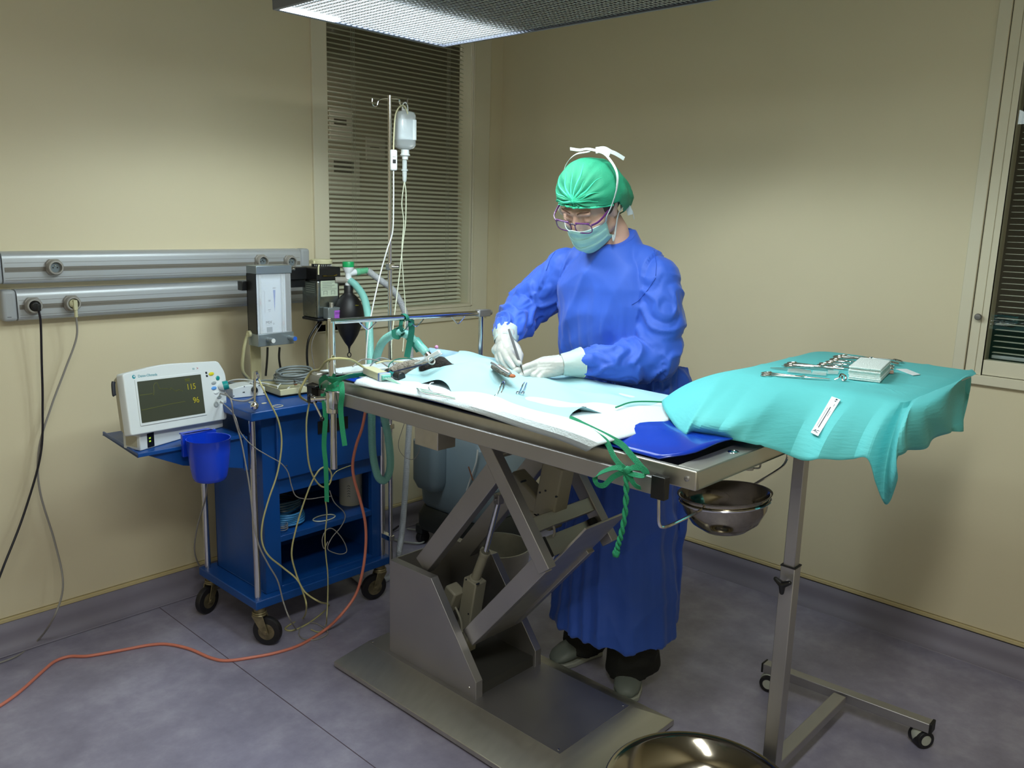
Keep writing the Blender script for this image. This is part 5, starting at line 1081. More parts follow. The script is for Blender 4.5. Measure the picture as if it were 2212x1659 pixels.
MB().tube([p, onz(900, 785, 1.06), onz(880, 789, 1.05), onz(850, 795, 1.03), onz(820, 797, 1.022), onz(780, 801, 1.02), onz(740, 806, 1.018)], 0.0034, 8, 8).build('lead', m_white, cw)
MB().tube([p+Vector((0, -.012, -.01)), onz(895, 792, 1.06), onz(870, 798, 1.045), onz(845, 805, 1.03)], 0.0024, 8, 6).build('lead', mat('navy_lead', '2A3050', 0.4), cw)
lg = thing('steel_speculum', 'steel ring handled instrument beside the muzzle clip', 'instrument', onz(935, 778, 1.08))
MB().tube([onz(932, 779, 1.085)+Vector((0.012*cos(t), 0.004*sin(t), 0.010*sin(t))) for t in [2*pi*i/14 for i in range(15)]], 0.0022, 8, 3).bar(onz(925, 782, 1.08), onz(905, 789, 1.065), 0.004, 0.003).build('ring_handle', m_steel, lg)
eb = thing('ecg_lead_block', 'cream electrode lead block with blue stripe lying on the head end', 'lead block', onz(815, 805, 1.02))
p, q = onz(795, 799, 1.028), onz(828, 813, 1.028); dd_ = (q-p).normalized()
MB().bar(p, q, 0.034, 0.022).build('block_body', m_cream, eb, bevel=0.002)
MB().bar(q, q+dd_*0.008, 0.0345, 0.0225).build('blue_stripe', mat('stripe_blue', '3A62B8', 0.4), eb); MB().bar(q+dd_*0.008, q+dd_*0.016, 0.034, 0.022).build('block_end', m_case, eb)
MB().bar(q+dd_*0.016, q+dd_*0.026, 0.028, 0.014).build('teal_plugs', mat('pale_teal', '6FC4B4', 0.4), eb, bevel=0.002)
MB().tube([p, onz(780, 790, 1.035), onz(762, 779, 1.06), onz(745, 775, 1.075), onz(720, 775, 1.08), onz(703, 782, 1.065), onz(690, 798, 1.03), onz(670, 806, 1.0), (-1.69, -0.76, 0.93), ony(668, 870, -0.70)], 0.0038, 8, 8).build('trunk_cable', yl, eb)
for i in range(9):
    v = i/8-0.5; s_ = q+dd_*0.024+Vector((dd_.y, -dd_.x, 0))*(v*0.024)
    pts = [s_, onz(862+i, 828+i*0.5, 1.016+0.002*(i % 3)), onz(890+2*i, 838+1.2*i, 1.016+0.003*(i % 2)), onz(925+3*i, 838+2.2*i, 1.018+0.006*sin(i*2)), onz(960+2*i, 845+2*i, 1.017+0.004*sin(i)), onz(975-6*i, 838+i, 1.02), onz(935-2*i, 830+i, 1.02), onz(950, 836+i, 1.02)]
    MB().tube(pts, 0.0013, 6, 6).build('electrode_lead', [m_white, m_hg, mat('pale_green_lead', '9FD0BC', 0.5)][i % 3] if i < 3 else [m_white, m_hg, MATS['pale_green_lead']][i % 3], eb)
lb = thing('lead_bundle', 'loosely folded pale electrode leads in the opening of the drape', 'leads', onz(940, 842, 1.012)) if False else None
for i in range(7):
    z_ = 1.014+0.003*i
    cable([onz(892+2*i, 836+i*0.5, z_), onz(915, 834+2.5*i, z_+.004), onz(950, 838+3*i, z_+.003), onz(978+i, 850+2*i, z_)], 0.0014, [m_white, MATS['pale_green_lead']][i % 2], 'pale electrode lead in the sheaf under the lifted drape edge', 'lead', 'electrode leads under the lifted drape edge', n=6, name='electrode_wire')
cable([onz(953, 852, 1.016), onz(932, 845, 1.03), onz(926, 836, 1.045), onz(930, 828, 1.05), onz(936, 826, 1.05)], 0.0016, m_white, 'single white lead looping up in the drape opening', 'lead', n=6, name='electrode_wire')
bc_ = thing('black_clip', 'black ribbed clip with teal band beside the lead block', 'clip', onz(855, 812, 1.02))
MB().cyl(onz(837, 803, 1.03), onz(843, 806, 1.03), 0.011).cyl(onz(856, 811, 1.03), onz(868, 815, 1.03), 0.014).build('clip_end', m_black, bc_, bevel=0.003); MB().cyl(onz(843, 806, 1.03), onz(856, 811, 1.03), 0.006).build('teal_band', m_teal, bc_)
for k, (pts, r, mm, lab) in enumerate([
    ([onz(762, 792, 1.02), onz(780, 778, 1.035), onz(800, 776, 1.04), onz(820, 781, 1.03), onz(838, 792, 1.02)], 0.0022, m_cabg, 'grey tube arching over the head-end sheet beside the lead block'),
    ([onz(800, 790, 1.02), onz(815, 775, 1.035), onz(832, 774, 1.035), onz(848, 783, 1.025), onz(853, 797, 1.015)], 0.0022, m_hg, 'dark grey tube curling near the rolled sheet'),
    ([onz(838, 800, 1.02), onz(842, 786, 1.04), onz(858, 776, 1.05), onz(885, 775, 1.05), onz(900, 782, 1.045), onz(893, 790, 1.045)], 0.0018, m_grnd, 'thin dark teal tube looping beside the muzzle'),
    ([onz(812, 785, 1.04), onz(835, 780, 1.045), onz(870, 782, 1.045), onz(900, 780, 1.05)], 0.0028, m_cream, 'cream tube lying along the far side of the head end'),
    ([onz(700, 812, 1.01), onz(740, 808, 1.015), onz(785, 804, 1.015), onz(815, 797, 1.02)], 0.003, m_hg, 'grey tube lying flat on the head-end sheet'),
    ([onz(745, 812, 1.01), onz(765, 806, 1.015), onz(790, 803, 1.015)], 0.0025, m_cream, 'short cream tube next to the blue mat corner')]):
    cable(pts, r, mm, lab, 'tubing', name='tubing')
# ================================================================ green ties
def ribbon(segs, m, label, name='green_tie', w_=0.014):
    t = thing(name, label, 'tie', tuple(Vector(segs[0][0][0])))
    for pts, ww, up, tw in segs: MB().strip(pts, ww, up, 8, 0.0012, tw=tw).build('tape', m, t, ang=60)
    return t
ry = gy
ribbon([([onz(692, 838, .96), onz(690, 826, .99), onx(703, 815, -1.715), onx(715, 822, -1.73), onx(735, 818, -1.71), onz(760, 812, 1.012), onz(820, 806, 1.012)], 0.016, (0, 0, 1), 0.6),
        ([onx(708, 838, -1.735), onx(722, 832, -1.738), onx(735, 826, -1.70), onx(737, 838, -1.70), onx(718, 840, -1.738), onx(703, 842, -1.73), onx(702, 856, -1.73)], 0.014, (0, 0, 1), 0.5),
        ([onx(737, 825, -1.70), onx(739, 850, -1.71), onx(736, 880, -1.71), onx(739, 920, -1.712), onx(745, 963, -1.715)], 0.016, (0.7, -0.7, 0), 0.3),
        ([onx(698, 850, -1.73), onx(703, 900, -1.735), onx(700, 960, -1.735), onx(704, 1010, -1.735), onx(706, 1084, -1.735)], 0.015, (0.7, -0.7, 0), 0.4)], m_grn, 'green cotton tie wound on the clamp with two tails hanging down')
bq = on_bar(872)
def Q(px, py, dyy=0.0):
    return ony(px, py, bq.y+dyy)
ribbon([([bq+Vector((0, 0, 0.0105)), bq+Vector((0.004, -0.011, 0.004)), bq+Vector((0.006, -0.011, -0.008)), bq+Vector((0.0, 0.004, -0.012)), bq+Vector((-0.004, 0.011, 0.0)), bq+Vector((0, 0.004, 0.010)), bq+Vector((0, 0, 0.0105))], 0.013, (1, 0, 0), 0),
        ([bq+Vector((-0.01, 0, -0.008)), Q(866, 705, .0), Q(870, 716, .05), Q(880, 706, 0.0), Q(890, 694, .0), Q(884, 688, -.005)], 0.012, (0.9, -0.3, 0.2), 0.8),
        ([Q(850, 712, .07), Q(852, 726, .06), Q(865, 728, .045), Q(871, 716, .06), Q(862, 708, .085), Q(850, 712, .08)], 0.014, (0.6, -0.5, 0.5), 0),
        ([Q(888, 692, .0), Q(889, 715, .01), Q(884, 745, .02), Q(879, 772, .02)], 0.020, (0.9, -0.4, 0), 0.2),
        ([Q(880, 730, .02), Q(893, 745, .02), Q(903, 760, .015)], 0.013, (0.9, -0.4, 0.2), 0.6)], m_grnd, 'dark teal tie holding the breathing hose up to the frame bar')
R1 = -1.735
def G(px, py, x=R1): return onx(px, py, x)
ribbon([([onz(1230, 903, 1.022), onz(1255, 915, 1.02), onz(1285, 937, 1.018), onz(1310, 955, 1.016), G(1325, 985, -1.70), G(1340, 1005, -1.73), G(1352, 1015)], 0.014, (0.5, -0.3, 0.8), 0.5),
        ([onz(1230, 903, 1.026), onz(1275, 925, 1.022), onz(1320, 947, 1.018), onz(1345, 962, 1.012), G(1365, 985, -1.69), G(1388, 1012, -1.715), G(1397, 1022, -1.725)], 0.014, (0.5, -0.3, 0.8), 0.4),
        ([G(1352, 1015), G(1330, 1010), G(1300, 1020), G(1286, 1032), G(1290, 1046), G(1305, 1048), G(1325, 1030), G(1350, 1018)], 0.012, (0.4, -0.3, 0.9), 1.0),
        ([G(1355, 1017), G(1368, 1010), G(1388, 1012), G(1397, 1022), G(1390, 1028), G(1365, 1024), G(1356, 1018)], 0.012, (0.4, -0.3, 0.9), 0.6),
        ([G(1360, 1018), G(1362, 1032), G(1372, 1048), G(1384, 1054)], 0.012, (0.4, -0.3, 0.9), 1.0)], MATS['green_cotton_tape'], 'bright green tie in a bow on the table rail with a twisted tail')
rt = [o for o in bpy.data.objects if o.name.startswith('green_tie') and o.parent is None][-1]
TWP = spline([G(1352, 1018), G(1353, 1060), G(1350, 1110), G(1343, 1150), G(1336, 1175), G(1331, 1195)], 10)
b = MB()
for ph in (0, pi):
    P = [p+Vector((0.0032*cos(i*0.6+ph), 0.0032*sin(i*0.6+ph), 0)) for i, p in enumerate(TWP)]; b.tube(P, 0.0036, 8, 2)
b.build('twisted_tail', m_grn, rt); MB().ball(TWP[-1], 0.0085, 12, sz=1.2).ball(G(1356, 1016), 0.009, 12).build('knot', m_grn, rt, disp=[('CLOUDS', 0.004, 0.006)])
cable([onz(1330, 880, 1.03), onz(1370, 868, 1.03), onz(1440, 869, 1.03), onz(1490, 876, 1.03)], 0.0022, m_grn, 'green cord at the far foot corner of the drape', 'cord', name='green_string')
# towel clips / forceps on the drape
def forceps(p, q, tip, label, gp):
    t = thing('towel_clamp', label, 'surgical clamp', tuple(p), gp)
    d = (q-p).normalized(); n_ = Vector((-d.y, d.x, 0)).normalized(); L = (q-p).length
    for s_ in (-1, 1):
        MB().tube([p+n_*0.001*s_, p+d*L*0.3+n_*0.004*s_+Vector((0, 0, 0.003)), p+d*L*0.6+n_*0.0045*s_, q+n_*0.0035*s_], 0.0021, 8, 6, rf=lambda u: 1-0.25*u).build('shank', m_chrome, t)
        c_ = q+n_*0.0065*s_; MB().tube([c_+d*(0.007*cos(a))+n_*(0.0045*sin(a)) for a in [2*pi*i/12 for i in range(13)]], 0.0015, 6, 2).build('finger_ring', m_chrome, t)
    MB().tube([p, p-d*0.012+n_*0.008, p-d*0.02+n_*0.002], 0.0016, 6, 4).tube([p, p-d*0.012-n_*0.008, p-d*0.02-n_*0.002], 0.0016, 6, 4).build('jaw', m_chrome, t)
HN = lambda px, py: onh(px, py, 0.012)
def onh(px, py, up=0.012):
    z = 1.05
    for _ in range(12): p = onz(px, py, z); z = H(p.x, p.y)+0.008+up
    return onz(px, py, z)
forceps(onh(1089, 824, .014), onh(1077, 855, .010), None, 'steel towel clamp on the drape left of the gloved fingers', 'towel clamps on the drape')
forceps(onh(1138, 824, .014), onh(1124, 848, .010), None, 'steel towel clamp on the drape under the left hand', 'towel clamps on the drape')
# retractor held beside the wound
rc = thing('retractor', 'flat steel retractor blade lying beside the wound', 'retractor', onz(1075, 792, 1.1))
MB().tube([onz(1062, 784, 1.098), onz(1072, 789, 1.098), onz(1085, 798, 1.092), onz(1100, 807, 1.085)], 0.004, 8, 6).build('blade', m_steeld, rc)
# ================================================================ instrument stand with its drape
from mathutils.bvhtree import BVHTree
def bvh_of(mb): return BVHTree.FromPolygons([v.copy() for v in mb.v], mb.f)
def hit(px, py, bv, up=0.0015):
    p, n_, i, d = bv.ray_cast(CAM, ray(px, py))
    if p is None: return None, None
    if n_.dot(CAM-p) < 0: n_ = -n_
    return p+n_*up, n_
ms = thing('instrument_stand', 'steel single-post instrument stand on wheels holding the turquoise draped tray', 'stand', (-1.18, -2.20, 0))
px_, py_ = -1.18, -2.20
def sq(x, y, z0, z1, w_): return MB().box((x-w_/2, y-w_/2, z0), (x+w_/2, y+w_/2, z1))
sq(px_, py_, 0.085, 0.650, 0.038).build('outer_post', m_steeld, ms, bevel=0.002)
sq(px_, py_, 0.640, 1.098, 0.030).build('inner_post', m_steeld, ms, bevel=0.002)
MB().box((px_-0.0196, py_-0.0196, 0.648), (px_+0.0196, py_+0.0196, 0.6515)).build('post_cap', m_blackm, ms)
kz = onx(1700, 1262, px_-0.03).z
MB().cyl((px_-0.019, py_, kz), (px_-0.036, py_, kz), 0.006).build('knob_stem', m_steeld, ms)
kb_ = MB(); k0 = Vector((px_-0.042, py_, kz))
for a in (0.5, 0.5+2*pi/3, 0.5+4*pi/3): kb_.caps(k0, k0+Vector((0, 0.021*cos(a), 0.021*sin(a))), 0.0095, 0.006, 12)
kb_.build('locking_knob', m_black, ms, remesh=0.0015, smooth=2)
fx_, fya, fyb_ = -0.705, -1.945, -2.452
MB().box((-1.25, py_-0.019, 0.060), (fx_-0.019, py_+0.019, 0.088)).build('base_beam', m_steeld, ms, bevel=0.002)
MB().bar((-0.707, fya, 0.072), (-0.672, fyb_, 0.072), 0.036, 0.030).build('cross_foot', m_steeld, ms, bevel=0.002)
for (x, y, s_) in ((-0.707, fya, 1), (-0.672, fyb_, -1)):
    MB().box((x-0.019, y-0.002*(s_ < 0)-0.002, 0.056), (x+0.019, y+0.004, 0.089)).build('end_plug', m_blackm, ms, bevel=0.002)
def tw_caster(x, y, ang_):
    nx_, ny_ = -sin(ang_), cos(ang_)
    k = MB().lathe([(0.0, -0.018), (0.018, -0.018), (0.026, -0.012), (0.029, 0), (0.026, 0.012), (0.018, 0.018), (0, 0.018)], (x, y, 0.032), (nx_, ny_, 0), 32).cyl((x, y, 0.045), (x, y, 0.060), 0.010).build('caster', mat('caster_grey', 'AEB2A8', 0.45) if 'caster_grey' not in MATS else MATS['caster_grey'], ms, bevel=0.001)
    MB().lathe([(0.0165, -0.024), (0.026, -0.0235), (0.0275, -0.021), (0.0275, 0.021), (0.026, 0.0235), (0.0165, 0.024)], (x, y, 0.0276), (nx_, ny_, 0), 36).build('tyre', m_rubber, k)
    MB().lathe([(0, -0.0245), (0.016, -0.024), (0.0175, -0.022), (0.0175, 0.022), (0.016, 0.024), (0, 0.0245)], (x, y, 0.0276), (nx_, ny_, 0), 28).build('hub', MATS['caster_grey'], k)
tw_caster(-0.668, -2.425, radians(-35)); tw_caster(-0.712, -1.968, radians(100)); tw_caster(-1.235, -2.20, radians(20))
MB().box((-1.185, -2.415, 1.098), (-0.605, -1.98, 1.114)).build('tray', m_steeld, ms, bevel=0.006)
m_turq = mat('turquoise_drape', '5FC3C6', 0.72, var=0.02, vscale=8)
nt = m_turq.node_tree; tcn = nt.nodes.new('ShaderNodeTexCoord'); mpn = nt.nodes.new('ShaderNodeMapping'); mpn.inputs['Scale'].default_value = (22, 30, 150)
nn = nt.nodes.new('ShaderNodeTexNoise'); nn.inputs['Scale'].default_value = 1.0; nn.inputs['Detail'].default_value = 3
bpn = nt.nodes.new('ShaderNodeBump'); bpn.inputs['Strength'].default_value = 0.35; bpn.inputs['Distance'].default_value = 0.004
nt.links.new(tcn.outputs['Object'], mpn.inputs[0]); nt.links.new(mpn.outputs[0], nn.inputs[0]); nt.links.new(nn.outputs[0], bpn.inputs['Height']); nt.links.new(bpn.outputs[0], nt.nodes['Principled BSDF'].inputs['Normal'])
ZD = 1.1185
st = [  # inner (tray rim), mid, hem
 ((-1.192, -1.982), onz(1512, 862, 1.082), onz(1473, 937, 1.018)),
 ((-1.196, -2.03), onz(1530, 885, 1.072), onz(1500, 932, 1.022)),
 ((-1.198, -2.09), onz(1590, 900, 1.068), onz(1557, 945, 1.016)),
 ((-1.198, -2.19), None, onz(1645, 964, 1.006)),
 ((-1.198, -2.29), None, onx(1733, 992, -1.355)),
 ((-1.198, -2.36), None, onx(1800, 995, -1.335)),
 ((-1.196, -2.41), None, onx(1872, 990, -1.315)),
 ((-1.188, -2.426), onx(1918, 985, -1.262), onx(1912, 1087, -1.240)),
 ((-1.165, -2.430), ony(1937, 975, -2.462), ony(1938, 1040, -2.470)),
 ((-1.12, -2.430), ony(1950, 905, -2.466), ony(1940, 985, -2.474)),
 ((-0.99, -2.430), ony(1985, 885, -2.478), ony(1990, 968, -2.470)),
 ((-0.78, -2.430), ony(2040, 865, -2.486), ony(2045, 936, -2.468)),
 ((-0.615, -2.425), onz(2086, 815, 1.085), ony(2076, 930, -2.462)),
 ((-0.590, -2.35), Vector((-0.545, -2.38, 1.06)), Vector((-0.54, -2.36, 0.93))),
 ((-0.588, -2.15), Vector((-0.545, -2.15, 1.05)), Vector((-0.53, -2.15, 0.92))),
 ((-0.590, -1.985), Vector((-0.56, -1.95, 1.05)), Vector((-0.55, -1.93, 0.90))),
 ((-0.75, -1.972), Vector((-0.76, -1.925, 1.06)), Vector((-0.77, -1.90, 0.95))),
 ((-0.95, -1.974), Vector((-0.99, -1.905, 1.072)), Vector((-1.03, -1.85, 1.00))),
 ((-1.10, -1.976), Vector((-1.18, -1.89, 1.085)), Vector((-1.26, -1.84, 1.03)))]
def closed_spl(P, n):
    L = len(P); out = []
    for i in range(L):
        a, b_, c, d_ = P[i-1], P[i], P[(i+1) % L], P[(i+2) % L]
        for k in range(n):
            t = k/n; out.append(0.5*((2*b_)+(-a+c)*t+(2*a-5*b_+4*c-d_)*t*t+(-a+3*b_-3*c+d_)*t**3))
    return out
NS = 12
I_ = [Vector((p[0][0], p[0][1], ZD)) for p in st]; Hm = [Vector(p[2]) for p in st]
Md = []
for (i2, m_, h_), ii, hh in zip(st, I_, Hm):
    if m_ is None:
        o = (hh-ii); o.z = 0; m_ = ii.lerp(hh, 0.5)+o.normalized()*0.018+Vector((0, 0, 0.008))
    Md.append(Vector(m_))
I_, Md, Hm = closed_spl(I_, NS), closed_spl(Md, NS), closed_spl(Hm, NS)
NR = len(I_); cen = Vector((-0.89, -2.20, ZD))
rings = []
for k in range(0, 15):
    f = k/14; r = []
    for p in I_:
        q = cen.lerp(p, max(f, 0.001)); e = max(0, f-0.0)
        crease = 0.0
        for cx_ in (-1.09, -0.98, -0.80): crease = max(crease, 0.0022*math.exp(-abs(q.x-cx_)/0.006))
        for cy_ in (-2.30, -2.10): crease = max(crease, 0.0022*math.exp(-abs(q.y-cy_)/0.006))
        q = q.copy(); q.z = ZD+crease-(0.004*max(0, f-0.93)/0.07 if f > 0.93 else 0); r.append(q)
    rings.append(r)
KS = 20
for k in range(1, KS+1):
    t = k/KS; r = []
    for i in range(NR):
        a, m_, h_ = I_[i], Md[i], Hm[i]; c_ = m_*2-(a+h_)*0.5
        q = a*(1-t)**2+c_*2*t*(1-t)+h_*t*t; q.z -= 0.004*(1-t)
        s_ = i/NS
        if 1.2 < s_ < 7.0:                    # accordion folds of the near side
            ph = (s_-1.2)*0.52+0.25; tri = abs((ph % 1.0)-0.5)*2
            out_ = Vector((-1, 0, 0.4)).normalized(); q += out_*(0.042*(tri-0.5)*t**0.7)
        if 9 < s_ < 12.5: q += Vector((0, -1, 0))*(0.006*sin(s_*7)*t)
        q += Vector((0, 0, 0.002*sin(i*0.35)*t))
        if q.x < TX1+0.01 and q.y > TY0-0.01 and q.z < TZ+0.012: q.z = TZ+0.012
        r.append(q)
    rings.append(r)
dm = MB().loft(rings, cap=False)
D_BV = bvh_of(dm)
sdp = dm.build('stand_drape', m_turq, solid=0.0012, soff=0, ang=20)
tag(sdp, 'turquoise pleated drape covering the instrument tray and hanging down its sides', 'drape')
def D(px, py, up=0.003):
    p, n_ = hit(px, py, D_BV, 0)
    if p is None: p = onz(px, py, ZD)
    return p+Vector((0, 0, up)) if abs(p.z-ZD) < 0.01 else p+n_*up
# ---------------------------------------------------------------- sterile indicator strip on the near side of the drape
isp = thing('indicator_strip', 'white paper indicator strip with dark line stuck on the front of the turquoise drape', 'strip', D(1785, 903))
A1, A2, B1, B2 = D(1798, 861, .004), D(1817, 868, .004), D(1753, 938, .004), D(1770, 946, .004)
nrm = (A2-A1).cross(B1-A1).normalized(); nrm = nrm if nrm.dot(CAM-A1) > 0 else -nrm
def SP(u, v, d=0.0): return A1*(1-u)*(1-v)+A2*u*(1-v)+B1*(1-u)*v+B2*u*v+nrm*d
def slab(u0, v0, u1, v1, d0, d1): return MB().loft([[SP(u0, v0, d), SP(u1, v0, d), SP(u1, v1, d), SP(u0, v1, d)] for d in (d0, d1)])
slab(0, 0, 1, 1, 0.002, 0.003).build('paper', mat('strip_paper', 'E6E9F0', 0.5), isp)
for k, (u0, v0, u1, v1) in enumerate([(0.46, 0.26, 0.56, 0.82), (0.55, 0.02, 0.75, 0.055), (0.55, 0.075, 0.72, 0.095), (0.25, 0.3, 0.28, 0.8), (0.7, 0.35, 0.73, 0.5), (0.72, 0.16, 0.76, 0.22)]):
    slab(u0, v0, u1, v1, 0.0031, 0.0034).build('printed_mark', m_ink, isp)
ux = (B2-B1).normalized(); uy = (A1-B1).normalized()
text('AC', 0.011, m_ink, isp, basis(SP(0.5, 0.92, 0.0033)-wloc(isp), ux, uy), 'lettering')
# ---------------------------------------------------------------- instruments
m_ins = mat('instrument_steel', 'C9C9C6', 0.16, 1, rvar=0.05)
def ringed(p, q, label, gp='ring handled forceps laid out on the turquoise drape', spread=0.009, name='ring_handled_forceps', r=0.0021, lift=0.004):
    """p = ring-handle end, q = tip"""
    t = thing(name, label, 'surgical instrument', tuple(p), gp)
    d = (q-p).normalized(); n_ = Vector((-d.y, d.x, 0)).normalized(); L = (q-p).length; Z = Vector((0, 0, 1))
    j = p+d*(L*0.62)
    for s_ in (-1, 1):
        c_ = p+n_*spread*s_+d*0.011+Z*(0.001*s_)
        MB().tube([c_+d*(0.0115*cos(a))+n_*(0.0075*sin(a))+Z*(0.002*cos(a)) for a in [2*pi*i/16 for i in range(17)]], r*0.95, 8, 2).build('finger_ring', m_ins, t)
        MB().tube([c_+d*0.0115-n_*0.002*s_, c_+d*0.03-n_*spread*0.45*s_, j-d*0.01+n_*0.0015*s_, j], r, 8, 6).build('shank', m_ins, t)
        MB().tube([j-d*0.004, j+d*0.01-n_*0.002*s_, q-n_*0.0006*s_], r*1.15, 8, 4, rf=lambda u: 1-0.6*u).build('jaw', m_ins, t)
    MB().cyl(j-Z*0.004, j+Z*0.004, 0.0042, n=14).build('box_joint', m_ins, t)
    return t
ringed(D(1645, 812, .006), D(1792, 823, .005), 'long ring handled scissors lying alone nearest the front of the tray', gp=None, name='long_scissors', r=0.0026, spread=0.010)
for k, (a, b_, lab) in enumerate([
    ((1700, 789), (1822, 800), 'ring handled forceps farthest back of the left cluster'),
    ((1694, 794), (1818, 803), 'ring handled forceps in the middle of the left cluster'),
    ((1768, 792), (1848, 803), 'ring handled forceps just left of the gauze stack'),
    ((1782, 786), (1862, 796), 'ring handled forceps pointing right behind the gauze stack'),
    ((1792, 782), (1870, 790), 'ring handled forceps in the rear fan, third from the back'),
    ((1800, 777), (1890, 784), 'ring handled forceps in the rear fan, second from the back'),
    ((1810, 772), (1915, 785), 'ring handled forceps farthest back on the turquoise drape'),
    ((1948, 785), (1842, 774), 'ring handled forceps with rings at far right, rear one'),
    ((1940, 791), (1850, 782), 'ring handled forceps with rings at right, second from rear'),
    ((1930, 795), (1856, 788), 'ring handled forceps with rings at right, third from rear'),
    ((1928, 801), (1900, 798), 'short forceps rings peeping out right of the gauze stack')]):
    ringed(D(*a, .006+.0015*(k % 3)), D(*b_, .005+.001*(k % 3)), lab)
def tweezers(a, b_, lab):
    t = thing('tweezers', lab, 'surgical instrument', tuple(a), 'tweezers laid on the turquoise drape')
    d = (b_-a).normalized(); n_ = Vector((-d.y, d.x, 0)).normalized()
    for s_ in (-1, 1): MB().strip([a, a.lerp(b_, 0.35)+n_*0.0042*s_+Vector((0, 0, .002*s_)), a.lerp(b_, 0.7)+n_*0.003*s_, b_], 0.006, (0, 0, 1), 8, 0.0014, wf=lambda u: 1-0.75*abs(u-0.35)).build('arm', m_ins, t)
tweezers(D(1752, 806, .005), D(1664, 798, .004), 'tweezers pointing left in front of the left cluster')
tweezers(D(1800, 803, .005), D(1688, 794, .005), 'longer tweezers pointing left behind the front tweezers')
sg = thing('spring_clip', 'small curled steel towel clip in front of the gauze stack', 'surgical instrument', D(1818, 824))
p = D(1818, 824, .004)
MB().tube([p+Vector((-0.012, 0.014, 0)), p+Vector((-0.006, 0.005, 0.006)), p+Vector((0.003, 0.004, 0.014)), p+Vector((0.006, -0.006, 0.010)), p+Vector((0.0, -0.010, 0.002)), p+Vector((-0.005, -0.004, 0.0)), p+Vector((0, 0.0, 0.009)), p+Vector((0.006, 0.003, 0.004))], 0.0022, 8, 6).build('wire', m_ins, sg)
# gauze stack
gz_ = thing('gauze_stack', 'thick stack of white folded gauze swabs on the turquoise drape', 'gauze', D(1872, 822))
c0, c1, c2 = D(1832, 821, 0), D(1902, 829, 0), D(1918, 812, 0); e1 = c1-c0; e2 = (c2-c1)
m_gz = mat('gauze_white', 'E4EFEC', 0.9, bump=0.5, bscale=300)
for k in range(8):
    zk = ZD+0.0025+k*0.0042; j1, j2 = random.uniform(-.03, .03), random.uniform(-.03, .03)
    q = [Vector((c0.x, c0.y, zk))+e1*(u+j1)+e2*(v*1.35+j2) for u, v in ((0, 0), (1, 0), (1, 1), (0, 1))]
    for v_ in q: v_.z = zk
    MB().prism(q, (0, 0, 0.0044)).build('swab', m_gz, gz_, bevel=0.0019, bseg=3)
pk_ = mat('clear_wrapper', 'DCEBEA', 0.15, alpha=0.35)
def packet(pts, m, lab, name, cat, gp=None, th=0.0012, up=0.002):
    o = MB().prism([D(*p, up) for p in pts], (0, 0, th)).build(name, m, bevel=0.0003); return tag(o, lab, cat, gp)
packet([(1702, 801), (1752, 805), (1752, 812), (1700, 807)], pk_, 'clear wrapper in front of the left cluster, left one', 'clear_wrapper', 'wrapper', th=0.002, up=0.004)
packet([(1756, 805), (1786, 807), (1784, 815), (1752, 812)], pk_, 'clear wrapper in front of the left cluster, middle one', 'clear_wrapper', 'wrapper', th=0.002, up=0.004)
packet([(1788, 804), (1812, 805), (1810, 812), (1786, 811)], pk_, 'clear wrapper beside the gauze stack, right one', 'clear_wrapper', 'wrapper', th=0.002, up=0.004)
packet([(1935, 799), (1958, 799), (1988, 811), (1972, 813)], mat('white_paper', 'E2EAEE', 0.6), 'small white folded paper lying at the right of the turquoise drape', 'paper_slip', 'paper')
packet([(1917, 803), (1930, 804), (1930, 809), (1916, 808)], mat('pink_foil', 'C99A8C', 0.4), 'small pinkish foil piece right of the gauze stack', 'foil_piece', 'foil', th=0.003)
# ================================================================ grey wheeled machine and steel bucket behind the table
mc = thing('wheeled_suction_unit', 'pale blue grey wheeled cabinet with black base standing in the corner behind the table', 'medical unit', (-0.52, -0.42, 0))
m_mc = mat('blue_grey_plastic', '7C8C96', 0.4, var=0.02); m_mcd = mat('charcoal_plastic', '232524', 0.5)
def rrect(x0, x1, y0, y1, r, z, n=5):
    o = []
    for cx_, cy_, a0 in ((x1-r, y1-r, 0), (x0+r, y1-r, pi/2), (x0+r, y0+r, pi), (x1-r, y0+r, 3*pi/2)):
        for k in range(n+1): a = a0+pi/2*k/n; o.append(Vector((cx_+r*cos(a), cy_+r*sin(a), z)))
    return o
mx0, mx1, my0, my1 = -0.735, -0.36, -0.64, -0.22
MB().loft([rrect(mx0+0.02, mx1-0.02, my0+0.02, my1-0.02, 0.05, 0.185), rrect(mx0+0.005, mx1-0.005, my0+0.005, my1-0.005, 0.05, 0.21), rrect(mx0, mx1, my0, my1, 0.05, 0.30), rrect(mx0+0.004, mx1-0.004, my0+0.004, my1-0.004, 0.05, 0.52), rrect(mx0+0.03, mx1-0.03, my0+0.03, my1-0.03, 0.05, 0.555)]).build('cabinet', m_mc, mc, ang=40)
MB().loft([rrect(mx0-0.012, mx1+0.01, my0-0.012, my1+0.01, 0.06, 0.085), rrect(mx0-0.012, mx1+0.01, my0-0.012, my1+0.01, 0.06, 0.150), rrect(mx0+0.01, mx1-0.01, my0+0.01, my1-0.01, 0.05, 0.190)]).build('base', m_mcd, mc, ang=40)
MB().loft([rrect(mx0-0.055, mx0+0.02, -0.40, -0.27, 0.03, 0.30), rrect(mx0-0.075, mx0+0.02, -0.42, -0.26, 0.035, 0.34), rrect(mx0-0.075, mx0+0.02, -0.42, -0.26, 0.035, 0.52)]).build('side_canister', m_mc, mc, ang=40)
MB().box((mx0+0.05, my0-0.004, 0.33), (mx0+0.20, my0+0.01, 0.345)).build('shelf_lip', m_mc, mc, bevel=0.003)
